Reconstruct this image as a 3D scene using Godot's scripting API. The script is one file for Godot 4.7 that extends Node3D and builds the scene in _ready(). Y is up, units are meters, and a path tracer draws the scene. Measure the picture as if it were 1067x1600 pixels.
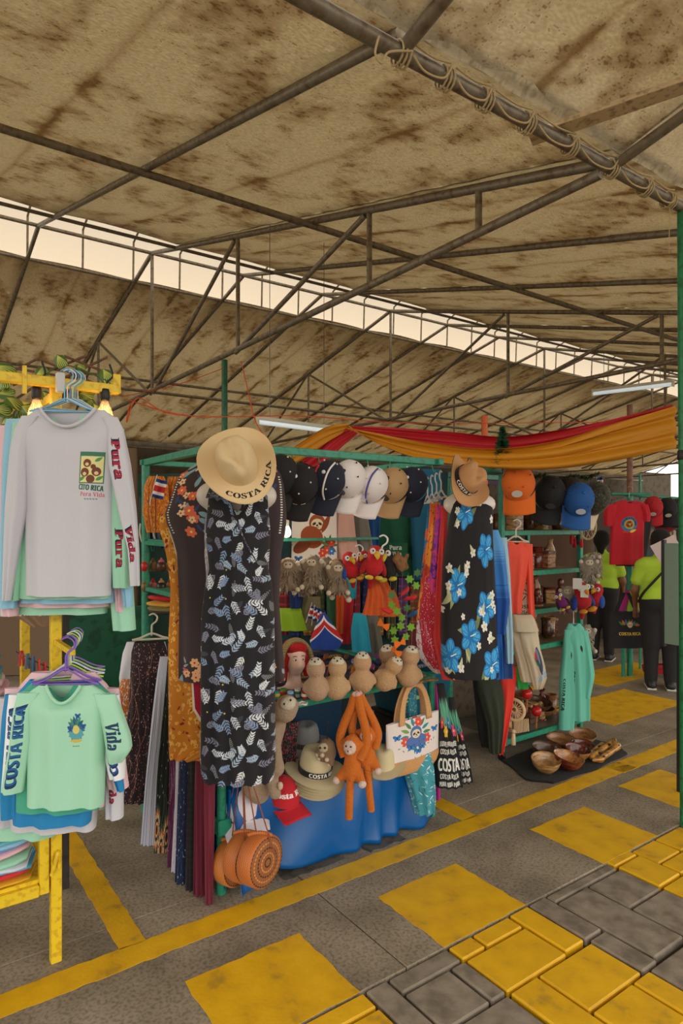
extends Node3D
# A covered craft market: pipe-framed tarp roof, two green pipe stalls, a yellow shirt rack, painted concrete floor.
# World axes: +x runs along the stalls away from the viewer, -z runs into the stalls. Origin: foot of the green stall's corner post. Metres.

const EYE := Vector3(-1.25, 1.65, 2.67)
const FOCAL := 1020.0
const HEADING := 35.5
var fwd := Vector3(sin(deg_to_rad(HEADING)), 0, -cos(deg_to_rad(HEADING)))
var rgt := Vector3(cos(deg_to_rad(HEADING)), 0, sin(deg_to_rad(HEADING)))
var used := {}
var mats := {}
var text_cache := {}
var rng := RandomNumberGenerator.new()
const ORD := ["first", "second", "third", "fourth", "fifth", "sixth", "seventh", "eighth", "ninth", "tenth", "eleventh", "twelfth", "thirteenth", "fourteenth", "fifteenth", "sixteenth"]

# ---------- surveying: a bearing taken on the photograph and a real distance give a point in metres
func ray(px: float, py: float) -> Vector3:
	return fwd + rgt * ((px - 533.5) / FOCAL) + Vector3.UP * ((815.0 - py) / FOCAL)
func at(px: float, py: float, d: float) -> Vector3:
	return EYE + ray(px, py) * d
func on_y(px: float, py: float, y := 0.0) -> Vector3:
	var r := ray(px, py)
	return EYE + r * ((y - EYE.y) / r.y)
func on_x(px: float, py: float, x: float) -> Vector3:
	var r := ray(px, py)
	return EYE + r * ((x - EYE.x) / r.x)
func on_z(px: float, py: float, z: float) -> Vector3:
	var r := ray(px, py)
	return EYE + r * ((z - EYE.z) / r.z)
func V(x: float, y: float, z: float) -> Vector3:
	return Vector3(x, y, z)

# ---------- naming
func numbered(s: String) -> String:
	if not used.has(s):
		used[s] = 0
		return s
	used[s] += 1
	return "%s_%03d" % [s, used[s]]
func thing(called: String, label: String, category: String, pos := Vector3.ZERO, turn := 0.0, group := "") -> Node3D:
	var o := Node3D.new()
	o.name = numbered(called)
	add_child(o)
	o.position = pos
	o.rotation.y = turn
	tag(o, label, category, group)
	return o
func tag(o: Node3D, label := "", category := "", group := "", kind := "") -> void:
	if label != "": o.set_meta("label", label)
	if category != "": o.set_meta("category", category)
	if group != "": o.set_meta("group", group)
	if kind != "": o.set_meta("kind", kind)
func setting(called: String) -> Node3D:
	var o := Node3D.new()
	o.name = called
	add_child(o)
	o.set_meta("kind", "structure")
	return o
func copy_of(o: Node3D, pos: Vector3, turn: float, label := "") -> Node3D:
	var base := String(o.name)
	var c: Node3D = o.duplicate()
	c.name = numbered(base)
	add_child(c)
	c.position = pos
	c.rotation = Vector3(0, turn, 0)
	if label != "": c.set_meta("label", label)
	return c

# ---------- meshes
func begin(smooth := true) -> SurfaceTool:
	var st := SurfaceTool.new()
	st.begin(Mesh.PRIMITIVE_TRIANGLES)
	st.set_smooth_group(0 if smooth else -1)
	return st
func done(st: SurfaceTool) -> ArrayMesh:
	st.generate_normals()
	return st.commit()
func put(called: String, st: SurfaceTool, m: Material, parent: Node = null, label := "") -> MeshInstance3D:
	return put_mesh(called, done(st), m, parent, label)
func put_mesh(called: String, mesh: Mesh, m: Material, parent: Node = null, label := "") -> MeshInstance3D:
	var o := MeshInstance3D.new()
	o.mesh = mesh
	o.material_override = m
	if parent == null:
		o.name = numbered(called)
		add_child(o)
	else:
		o.name = called
		parent.add_child(o, true)
	if label != "": o.set_meta("label", label)
	return o
func tri(st: SurfaceTool, a: Vector3, b: Vector3, c: Vector3, ua := Vector2.ZERO, ub := Vector2.ZERO, uc := Vector2.ZERO) -> void:
	st.set_uv(ua); st.add_vertex(a)
	st.set_uv(ub); st.add_vertex(b)
	st.set_uv(uc); st.add_vertex(c)
func quad(st: SurfaceTool, a: Vector3, b: Vector3, c: Vector3, d: Vector3, u0 := Vector2.ZERO, u1 := Vector2.RIGHT, u2 := Vector2.ONE, u3 := Vector2.DOWN) -> void:
	tri(st, a, b, c, u0, u1, u2)
	tri(st, a, c, d, u0, u2, u3)
# a box with chamfered edges; size = full size
func box(st: SurfaceTool, c: Vector3, s: Vector3, b := Basis.IDENTITY, ch := -1.0) -> void:
	var h := s / 2.0
	if ch < 0: ch = minf(minf(h.x, h.y), h.z) * 0.18
	st.set_smooth_group(-1)
	var P := []
	for ax in 3:
		for sg in [-1.0, 1.0]:
			var u := (ax + 1) % 3
			var w := (ax + 2) % 3
			var f := []
			for k in [[-1, -1], [1, -1], [1, 1], [-1, 1]]:
				var p := Vector3.ZERO
				p[ax] = sg * h[ax]
				p[u] = k[0] * (h[u] - ch)
				p[w] = k[1] * (h[w] - ch)
				f.append(c + b * p)
			if sg > 0: f.reverse()
			quad(st, f[0], f[1], f[2], f[3], Vector2(0, 0), Vector2(1, 0), Vector2(1, 1), Vector2(0, 1))
	if ch <= 0.0: return
	for ax in 3:                       # edge strips
		var u := (ax + 1) % 3
		var w := (ax + 2) % 3
		for su in [-1.0, 1.0]:
			for sw in [-1.0, 1.0]:
				var e := []
				for q in [[-1, 0], [1, 0], [1, 1], [-1, 1]]:
					var p := Vector3.ZERO
					p[ax] = q[0] * (h[ax] - ch)
					p[u] = su * (h[u] - (ch if q[1] == 1 else 0.0))
					p[w] = sw * (h[w] - (ch if q[1] == 0 else 0.0))
					e.append(c + b * p)
				if su * sw < 0: e.reverse()
				quad(st, e[0], e[1], e[2], e[3])
	for sx in [-1.0, 1.0]:
		for sy in [-1.0, 1.0]:
			for sz in [-1.0, 1.0]:
				var s3 := Vector3(sx, sy, sz)
				var t := []
				for ax in 3:
					var p := s3 * (h - Vector3.ONE * ch)
					p[ax] = s3[ax] * h[ax]
					t.append(c + b * p)
				if sx * sy * sz < 0: t.reverse()
				tri(st, t[0], t[2], t[1])
# square bar between two points
func bar(st: SurfaceTool, a: Vector3, b: Vector3, w: float, h := -1.0, up := Vector3.UP) -> void:
	if h < 0: h = w
	var z := (b - a).normalized()
	if absf(z.dot(up)) > 0.99: up = Vector3.RIGHT
	var x := up.cross(z).normalized()
	box(st, (a + b) / 2, Vector3(w, h, a.distance_to(b)), Basis(x, z.cross(x), z))
# tube along points; r number or array
func tube(st: SurfaceTool, pts: Array, r, n := 10, caps := true) -> void:
	st.set_smooth_group(0)
	var m := pts.size()
	var rings := []
	var dir0: Vector3 = (pts[1] - pts[0]).normalized()
	var x := dir0.cross(Vector3.UP if absf(dir0.y) < 0.9 else Vector3.RIGHT).normalized()
	for i in m:
		var dir: Vector3 = (pts[mini(i + 1, m - 1)] - pts[maxi(i - 1, 0)]).normalized()
		x = (x - dir * x.dot(dir)).normalized()
		var y := dir.cross(x)
		var rr: float = r[i] if r is Array else r
		var ring := []
		for k in n:
			var a := TAU * k / n
			ring.append(pts[i] + (x * cos(a) + y * sin(a)) * rr)
		rings.append(ring)
	for i in m - 1:
		for k in n:
			var k2 := (k + 1) % n
			var u0 := float(k) / n
			var u1 := float(k + 1) / n
			var v0 := float(i) / (m - 1)
			var v1 := float(i + 1) / (m - 1)
			quad(st, rings[i][k], rings[i][k2], rings[i + 1][k2], rings[i + 1][k], Vector2(u0, v0), Vector2(u1, v0), Vector2(u1, v1), Vector2(u0, v1))
	if caps:
		st.set_smooth_group(1)
		for k in n:
			var k2 := (k + 1) % n
			tri(st, pts[0], rings[0][k2], rings[0][k])
			tri(st, pts[m - 1], rings[m - 1][k], rings[m - 1][k2])
		st.set_smooth_group(0)
func pipe(st: SurfaceTool, a: Vector3, b: Vector3, r: float, n := 10) -> void:
	tube(st, [a, b], r, n)
# loft of rings [centre, half-axis x, half-axis z]; u runs across the front (and across the back alike), v down
func loft(st: SurfaceTool, rings: Array, n := 24, flat := 1.0, folds := 0, amp := 0.0, seed_ := 0.0, cap0 := false, cap1 := false) -> void:
	st.set_smooth_group(0)
	var m := rings.size()
	var grid := []
	for i in m:
		var r = rings[i]
		var row := []
		var v := float(i) / (m - 1)
		for k in n + 1:
			var t := TAU * (k % n) / n
			var s := sin(t)
			var c := cos(t)
			var zs := signf(s) * pow(absf(s), flat)
			var nz: Vector3 = r[2].normalized()
			var fo := 0.0
			if folds > 0:
				fo = amp * smoothstep(0.0, 0.5, v) * (sin(folds * c * 2.2 + seed_ + 1.3 * v) + 0.5 * sin(folds * 4.1 * c + seed_ * 2.0 - v)) * (1.0 if s >= 0 else 0.6)
			var p: Vector3 = r[0] - r[1] * c + r[2] * zs + nz * fo
			if r.size() > 3 and s > 0 and absf(c) < r[4]: p.y -= r[3] * (1.0 - (c / r[4]) * (c / r[4]))
			row.append(p)
		grid.append(row)
	for i in m - 1:
		for k in n:
			var u0 := (1.0 + -cos(TAU * k / n) ) * 0.5
			var u1 := (1.0 + -cos(TAU * (k + 1) / n)) * 0.5
			var v0 := float(i) / (m - 1)
			var v1 := float(i + 1) / (m - 1)
			quad(st, grid[i][k], grid[i][k + 1], grid[i + 1][k + 1], grid[i + 1][k], Vector2(u0, v0), Vector2(u1, v0), Vector2(u1, v1), Vector2(u0, v1))
	for e in [[cap0, 0], [cap1, m - 1]]:
		if e[0]:
			st.set_smooth_group(2)
			var cc: Vector3 = rings[e[1]][0]
			for k in n: tri(st, cc, grid[e[1]][k], grid[e[1]][k + 1], Vector2(0.5, 0.5), Vector2(0.5, 0.5), Vector2(0.5, 0.5))
			st.set_smooth_group(0)
# lathe: profile of Vector2(radius, height) about +y of basis b at c
func lathe(st: SurfaceTool, prof: Array, c := Vector3.ZERO, b := Basis.IDENTITY, n := 24, squash := 1.0) -> void:
	st.set_smooth_group(0)
	for i in prof.size() - 1:
		for k in n:
			var a0 := TAU * k / n
			var a1 := TAU * (k + 1) / n
			var p: Vector2 = prof[i]
			var q: Vector2 = prof[i + 1]
			var v0 := float(i) / (prof.size() - 1)
			var v1 := float(i + 1) / (prof.size() - 1)
			var d0 := Vector3(cos(a0), 0, sin(a0) * squash)
			var d1 := Vector3(cos(a1), 0, sin(a1) * squash)
			quad(st, c + b * (d0 * p.x + Vector3.UP * p.y), c + b * (d0 * q.x + Vector3.UP * q.y), c + b * (d1 * q.x + Vector3.UP * q.y), c + b * (d1 * p.x + Vector3.UP * p.y), Vector2(float(k) / n, v0), Vector2(float(k) / n, v1), Vector2(float(k + 1) / n, v1), Vector2(float(k + 1) / n, v0))
func ball(st: SurfaceTool, c: Vector3, r, b := Basis.IDENTITY, n := 14) -> void:
	st.set_smooth_group(0)
	var rv: Vector3 = r if r is Vector3 else Vector3.ONE * r
	var m := maxi(5, n / 2)
	for i in m:
		for k in n:
			var p := []
			for q in [[i, k], [i + 1, k], [i + 1, k + 1], [i, k + 1]]:
				var ph: float = PI * q[0] / m
				var t: float = TAU * (q[1] % n) / n
				p.append(c + b * (Vector3(sin(ph) * cos(t), cos(ph), sin(ph) * sin(t)) * rv))
			quad(st, p[0], p[1], p[2], p[3], Vector2(float(k) / n, float(i) / m), Vector2(float(k) / n, float(i + 1) / m), Vector2(float(k + 1) / n, float(i + 1) / m), Vector2(float(k + 1) / n, float(i) / m))
# extruded outline in the local xy plane, thickness along z
func slab2(st: SurfaceTool, pts: PackedVector2Array, th: float, xf := Transform3D.IDENTITY, uvb := Rect2()) -> void:
	st.set_smooth_group(-1)
	var ix := Geometry2D.triangulate_polygon(pts)
	var lo := pts[0]
	var hi := pts[0]
	for p in pts:
		lo = lo.min(p); hi = hi.max(p)
	if uvb.size.x > 0: lo = uvb.position; hi = uvb.end
	for i in range(0, ix.size(), 3):
		var a := []
		var u := []
		for j in 3:
			var p := pts[ix[i + j]]
			a.append(p)
			u.append(Vector2((p.x - lo.x) / (hi.x - lo.x), 1.0 - (p.y - lo.y) / (hi.y - lo.y)))
		tri(st, xf * Vector3(a[0].x, a[0].y, th / 2), xf * Vector3(a[2].x, a[2].y, th / 2), xf * Vector3(a[1].x, a[1].y, th / 2), u[0], u[2], u[1])
		tri(st, xf * Vector3(a[0].x, a[0].y, -th / 2), xf * Vector3(a[1].x, a[1].y, -th / 2), xf * Vector3(a[2].x, a[2].y, -th / 2), u[0], u[1], u[2])
	for i in pts.size():
		var p := pts[i]
		var q := pts[(i + 1) % pts.size()]
		var up := Vector2((p.x - lo.x) / (hi.x - lo.x), 1.0 - (p.y - lo.y) / (hi.y - lo.y))
		quad(st, xf * Vector3(p.x, p.y, th / 2), xf * Vector3(q.x, q.y, th / 2), xf * Vector3(q.x, q.y, -th / 2), xf * Vector3(p.x, p.y, -th / 2), up, up, up, up)
	st.set_smooth_group(0)
# hung or lying cloth: fn(u, v) -> point; two faces with thickness
func sheet(st: SurfaceTool, nu: int, nv: int, fn: Callable, th := 0.004) -> void:
	st.set_smooth_group(0)
	var g := []
	for j in nv + 1:
		var row := []
		for i in nu + 1: row.append(fn.call(float(i) / nu, float(j) / nv))
		g.append(row)
	var off := []
	for j in nv + 1:
		var row := []
		for i in nu + 1:
			var du: Vector3 = g[j][mini(i + 1, nu)] - g[j][maxi(i - 1, 0)]
			var dv: Vector3 = g[mini(j + 1, nv)][i] - g[maxi(j - 1, 0)][i]
			row.append(g[j][i] + du.cross(dv).normalized() * th)
		off.append(row)
	for j in nv:
		for i in nu:
			var a := Vector2(float(i) / nu, float(j) / nv)
			var b := Vector2(float(i + 1) / nu, float(j) / nv)
			var c := Vector2(float(i + 1) / nu, float(j + 1) / nv)
			var d := Vector2(float(i) / nu, float(j + 1) / nv)
			quad(st, g[j][i], g[j][i + 1], g[j + 1][i + 1], g[j + 1][i], a, b, c, d)
			if th > 0: quad(st, off[j][i + 1], off[j][i], off[j + 1][i], off[j + 1][i + 1], b, a, d, c)
	if th > 0:
		for j in nv:
			for i in [0, nu]: quad(st, g[j][i], off[j][i], off[j + 1][i], g[j + 1][i], Vector2(i / nu, 0), Vector2(i / nu, 0), Vector2(i / nu, 0), Vector2(i / nu, 0))
		for i in nu:
			for j in [0, nv]: quad(st, g[j][i], g[j][i + 1], off[j][i + 1], off[j][i])
# smooth-joined tapered capsules [a, b, ra, rb], meshed as surface nets
func blob(st: SurfaceTool, bones: Array, cell: float, k: float) -> void:
	st.set_smooth_group(0)
	var lo := Vector3.INF
	var hi := -Vector3.INF
	for b in bones:
		var r: float = maxf(b[2], b[3]) + cell * 2
		for q in [b[0], b[1]]:
			lo = lo.min(q - Vector3.ONE * r)
			hi = hi.max(q + Vector3.ONE * r)
	var nx := int((hi.x - lo.x) / cell) + 2
	var ny := int((hi.y - lo.y) / cell) + 2
	var nz := int((hi.z - lo.z) / cell) + 2
	var f := PackedFloat32Array()
	f.resize(nx * ny * nz)
	f.fill(1.0)
	for b in bones:
		var A: Vector3 = b[0]
		var B: Vector3 = b[1]
		var ra: float = b[2]
		var rb: float = b[3]
		var pad := maxf(ra, rb) + k + cell * 2
		var l := (A.min(B) - Vector3.ONE * pad - lo) / cell
		var h := (A.max(B) + Vector3.ONE * pad - lo) / cell
		var ab := B - A
		var ll := maxf(ab.length_squared(), 1e-9)
		for z in range(maxi(0, int(l.z)), mini(nz, int(h.z) + 1)):
			for y in range(maxi(0, int(l.y)), mini(ny, int(h.y) + 1)):
				var at_ := (z * ny + y) * nx
				for x in range(maxi(0, int(l.x)), mini(nx, int(h.x) + 1)):
					var p := lo + Vector3(x, y, z) * cell
					var t := clampf((p - A).dot(ab) / ll, 0.0, 1.0)
					var d := (p - A - ab * t).length() - lerpf(ra, rb, t)
					var o := f[at_ + x]
					var hh := maxf(k - absf(o - d), 0.0) / k
					f[at_ + x] = minf(o, d) - hh * hh * k * 0.25
	var vi := {}
	var vs := PackedVector3Array()
	var sx := 1
	var sy := nx
	var sz := nx * ny
	var cn := [0, sx, sy, sx + sy, sz, sx + sz, sy + sz, sx + sy + sz]
	for z in nz - 1:
		for y in ny - 1:
			for x in nx - 1:
				var i := (z * ny + y) * nx + x
				var f0 := f[i]
				if f0 > cell * 2.5 or f0 < -cell * 2.5: continue
				var neg := 0
				for c in cn:
					if f[i + c] < 0: neg += 1
				if neg == 0 or neg == 8: continue
				var sum := Vector3.ZERO
				var cnt := 0
				for e in [[0, 1], [2, 3], [4, 5], [6, 7], [0, 2], [1, 3], [4, 6], [5, 7], [0, 4], [1, 5], [2, 6], [3, 7]]:
					var a: float = f[i + cn[e[0]]]
					var b2: float = f[i + cn[e[1]]]
					if (a < 0) != (b2 < 0):
						var t := a / (a - b2)
						var pa := Vector3(e[0] & 1, (e[0] >> 1) & 1, e[0] >> 2)
						var pb := Vector3(e[1] & 1, (e[1] >> 1) & 1, e[1] >> 2)
						sum += pa.lerp(pb, t)
						cnt += 1
				vi[i] = vs.size()
				vs.append(lo + (Vector3(x, y, z) + sum / cnt) * cell)
	for i in vi:
		for ax in 3:
			var s: int = [sx, sy, sz][ax]
			var u: int = [sy, sz, sx][ax]
			var w: int = [sz, sx, sy][ax]
			var a := f[i]
			var b: float = f[i + s]
			if (a < 0) == (b < 0): continue
			if not (vi.has(i - u) and vi.has(i - w) and vi.has(i - u - w)): continue
			var q := [vs[vi[i]], vs[vi[i - u]], vs[vi[i - u - w]], vs[vi[i - w]]]
			if a < 0: q.reverse()
			quad(st, q[0], q[1], q[2], q[3])
func smooth_path(pts: Array, n := 6) -> Array:
	var c := Curve3D.new()
	for i in pts.size():
		var t: Vector3 = (pts[mini(i + 1, pts.size() - 1)] - pts[maxi(i - 1, 0)]) / 6.0
		c.add_point(pts[i], -t, t)
	var out := []
	for i in pts.size() - 1:
		for k in n: out.append(c.sample(i, float(k) / n))
	out.append(pts[-1])
	return out

# ---------- materials
func C(r: float, g: float, b: float) -> Color:
	return Color(r / 255.0, g / 255.0, b / 255.0)
func mat(col: Color, rough := 0.8, metal := 0.0) -> StandardMaterial3D:
	var key := "%s/%.2f/%.2f" % [col.to_html(), rough, metal]
	if not mats.has(key):
		var m := StandardMaterial3D.new()
		m.albedo_color = col
		m.roughness = rough
		m.metallic = metal
		mats[key] = m
	return mats[key]
func cloth(col: Color) -> StandardMaterial3D:
	var key := "cloth" + col.to_html()
	if not mats.has(key):
		var m := StandardMaterial3D.new()
		m.albedo_color = col
		m.roughness = 0.85
		m.rim_enabled = true
		m.rim = 0.25
		m.rim_tint = 0.7
		m.normal_enabled = true
		m.normal_texture = weave_normal()
		m.normal_scale = 0.25
		m.uv1_triplanar = true
		m.uv1_scale = Vector3(6, 6, 6)
		mats[key] = m
	return mats[key]
func plush(col: Color) -> StandardMaterial3D:
	var key := "plush" + col.to_html()
	if not mats.has(key):
		var m := StandardMaterial3D.new()
		m.albedo_texture = ramp_noise("fur", 0.09, [Color(0.72, 0.72, 0.72), Color(1, 1, 1)], 3)
		m.albedo_color = col
		m.roughness = 0.95
		m.rim_enabled = true
		m.rim = 0.6
		m.rim_tint = 0.6
		m.normal_enabled = true
		m.normal_texture = weave_normal()
		m.normal_scale = 0.8
		m.uv1_triplanar = true
		m.uv1_scale = Vector3(5, 5, 5)
		mats[key] = m
	return mats[key]
func weave_normal() -> Texture2D:
	if not mats.has("weave"):
		var n := FastNoiseLite.new()
		n.seed = 5
		n.frequency = 0.06
		n.fractal_octaves = 3
		var t := NoiseTexture2D.new()
		t.width = 256; t.height = 256
		t.seamless = true
		t.as_normal_map = true
		t.bump_strength = 6.0
		t.noise = n
		mats["weave"] = t
	return mats["weave"]
func ramp_noise(key: String, freq: float, cols: Array, oct := 4, size := 512, offs: Array = []) -> Texture2D:
	if not mats.has("n" + key):
		var n := FastNoiseLite.new()
		n.seed = key.hash() % 1000
		n.frequency = freq
		n.fractal_octaves = oct
		n.noise_type = FastNoiseLite.TYPE_SIMPLEX_SMOOTH
		var t := NoiseTexture2D.new()
		t.width = size; t.height = size
		t.seamless = true
		t.noise = n
		var g := Gradient.new()
		var o := PackedFloat32Array()
		for i in cols.size(): o.append(offs[i] if offs.size() else float(i) / (cols.size() - 1))
		g.offsets = o
		g.colors = PackedColorArray(cols)
		t.color_ramp = g
		mats["n" + key] = t
	return mats["n" + key]
func worn(key: String, col: Color, col2: Color, rough := 0.5, metal := 0.0, scale := 1.0, freq := 0.02) -> StandardMaterial3D:
	if not mats.has("w" + key):
		var m := StandardMaterial3D.new()
		if key in ["steel", "darksteel", "palesteel", "stallgreen", "rackyellow"]:
			m.albedo_texture = ramp_noise(key, freq, [col2, col2.lerp(col, 0.5), col, col], 5, 512, [0.0, 0.3, 0.45, 1.0])
		else:
			m.albedo_texture = ramp_noise("wear%.2f" % freq, freq, [Color(.68, .66, .62), Color(.84, .83, .81), Color.WHITE, Color.WHITE], 5, 512, [0.0, 0.3, 0.45, 1.0])
			m.albedo_color = col
		m.roughness = rough
		m.metallic = metal
		m.uv1_triplanar = true
		m.uv1_world_triplanar = true
		m.uv1_scale = Vector3.ONE * scale
		mats["w" + key] = m
	return mats["w" + key]
func printed(im: Image, rough := 0.85, scale := Vector2.ONE) -> StandardMaterial3D:
	var m := StandardMaterial3D.new()
	m.albedo_texture = ImageTexture.create_from_image(im)
	m.roughness = rough
	m.rim_enabled = true
	m.rim = 0.15
	m.uv1_scale = Vector3(scale.x, scale.y, 1)
	return m

# ---------- drawing flat prints into an Image
func canvas(w: int, h: int, col: Color) -> Image:
	var im := Image.create(w, h, false, Image.FORMAT_RGB8)
	im.fill(col)
	return im
func ink(im: Image, pts: PackedVector2Array, col: Color, wrap := true) -> void:
	var w := im.get_width()
	var h := im.get_height()
	var lo := pts[0]
	var hi := pts[0]
	for p in pts:
		lo = lo.min(p); hi = hi.max(p)
	var n := pts.size()
	for y in range(int(floor(lo.y)), int(ceil(hi.y)) + 1):
		var yy := y + 0.5
		var xs := []
		for i in n:
			var a := pts[i]
			var b := pts[(i + 1) % n]
			if (a.y <= yy) != (b.y <= yy): xs.append(a.x + (yy - a.y) / (b.y - a.y) * (b.x - a.x))
		xs.sort()
		var ry := posmod(y, h) if wrap else y
		if ry < 0 or ry >= h: continue
		for i in range(0, xs.size() - 1, 2):
			var x0 := int(round(xs[i]))
			var x1 := int(round(xs[i + 1]))
			if x1 <= x0: continue
			im.fill_rect(Rect2i(x0, ry, x1 - x0, 1), col)
			if wrap and x0 < 0: im.fill_rect(Rect2i(x0 + w, ry, x1 - x0, 1), col)
			if wrap and x1 > w: im.fill_rect(Rect2i(x0 - w, ry, x1 - x0, 1), col)
func oval(im: Image, c: Vector2, rx: float, ry: float, col: Color, turn := 0.0, wrap := true) -> void:
	var p := PackedVector2Array()
	for i in 18: p.append(c + Vector2(cos(TAU * i / 18) * rx, sin(TAU * i / 18) * ry).rotated(turn))
	ink(im, p, col, wrap)
func leaf(im: Image, a: Vector2, dir: float, len_: float, wid: float, col: Color) -> void:
	var p := PackedVector2Array()
	var d := Vector2.from_angle(dir)
	var s := d.orthogonal()
	for i in 9: p.append(a + d * len_ * i / 8.0 + s * wid * sin(PI * pow(i / 8.0, 0.8)) * 0.5)
	for i in 9: p.append(a + d * len_ * (8 - i) / 8.0 - s * wid * sin(PI * pow((8 - i) / 8.0, 0.8)) * 0.5)
	ink(im, p, col)
func line(im: Image, a: Vector2, b: Vector2, w: float, col: Color) -> void:
	var s := (b - a).normalized().orthogonal() * w / 2
	ink(im, PackedVector2Array([a + s, b + s, b - s, a - s]), col)
func petals(im: Image, c: Vector2, r: float, n: int, col: Color, mid: Color, turn := 0.0) -> void:
	for i in n:
		var d := Vector2.from_angle(turn + TAU * i / n)
		oval(im, c + d * r * 0.55, r * 0.5, r * 0.36, col, d.angle())
	oval(im, c, r * 0.22, r * 0.22, mid)
func glyphs(s: String, serif := false) -> Array:
	var key := s + str(serif)
	if not text_cache.has(key):
		var t := TextMesh.new()
		var f := SystemFont.new()
		f.font_names = PackedStringArray(["Droid Serif" if serif else "Droid Sans"])
		f.font_weight = 700
		t.font = f
		t.text = s
		t.font_size = 64
		t.pixel_size = 1.0
		t.depth = 0.0
		var a := t.get_mesh_arrays()
		text_cache[key] = [a[Mesh.ARRAY_VERTEX], a[Mesh.ARRAY_INDEX]]
	return text_cache[key]
# lettering: height = cap height in pixels, bend = radius of the arc it follows
func letters(im: Image, s: String, c: Vector2, height: float, col: Color, turn := 0.0, bend := 0.0, serif := false, squeeze := 1.0, bold := 0.0) -> void:
	var g := glyphs(s, serif)
	var vs: PackedVector3Array = g[0]
	if vs.is_empty(): return
	var ix = g[1]
	var lo := vs[0]
	var hi := vs[0]
	for v in vs:
		lo = lo.min(v); hi = hi.max(v)
	var k := height / maxf(hi.y - lo.y, 1.0)
	var mid := (lo + hi) / 2
	var count: int = ix.size() if ix != null and ix.size() else vs.size()
	for ox in ([-bold, bold] if bold > 0 else [0.0]):
		for i in range(0, count, 3):
			var p := PackedVector2Array()
			for j in 3:
				var v := vs[ix[i + j] if ix != null and ix.size() else i + j] - mid
				var q := Vector2(v.x * k * squeeze + ox, -v.y * k)
				if bend != 0.0:
					var a := q.x / bend
					q = Vector2(sin(a) * (bend - q.y), bend - cos(a) * (bend - q.y))
				p.append(c + q.rotated(turn))
			ink(im, p, col, false)

func _ready() -> void:
	rng.seed = 7
	# camera: upright lens, shifted up a little
	var cam := Camera3D.new()
	cam.name = "camera"
	cam.projection = Camera3D.PROJECTION_FRUSTUM
	cam.near = 0.1
	cam.far = 200.0
	cam.size = 0.1 * 1600.0 / FOCAL
	cam.frustum_offset = Vector2(0, 0.1 * 15.0 / FOCAL)
	cam.position = EYE
	cam.rotation.y = -deg_to_rad(HEADING)
	cam.current = true
	add_child(cam)
	# overcast midday sky
	var sky := ProceduralSkyMaterial.new()
	sky.sky_top_color = Color(1.0, 0.985, 0.955)
	sky.sky_horizon_color = Color(1.0, 0.98, 0.945)
	sky.ground_bottom_color = Color(0.62, 0.57, 0.50)
	sky.ground_horizon_color = Color(0.80, 0.75, 0.68)
	sky.sky_energy_multiplier = 1.0
	sky.energy_multiplier = 2.35
	var env := Environment.new()
	env.background_mode = Environment.BG_SKY
	env.sky = Sky.new()
	env.sky.sky_material = sky
	env.tonemap_mode = Environment.TONE_MAPPER_LINEAR
	env.tonemap_exposure = 1.0
	env.sdfgi_enabled = true
	env.ssao_enabled = true
	env.ssil_enabled = true
	var we := WorldEnvironment.new()
	we.name = "sky"
	we.environment = env
	add_child(we)
	build_floor()
	build_roof()
	build_all()

# ================= setting =================
func roof_y(z: float) -> float:
	return 5.11 - (0.264 * (z + 5.6) if z > -5.6 else 0.23 * (-5.6 - z))

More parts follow.
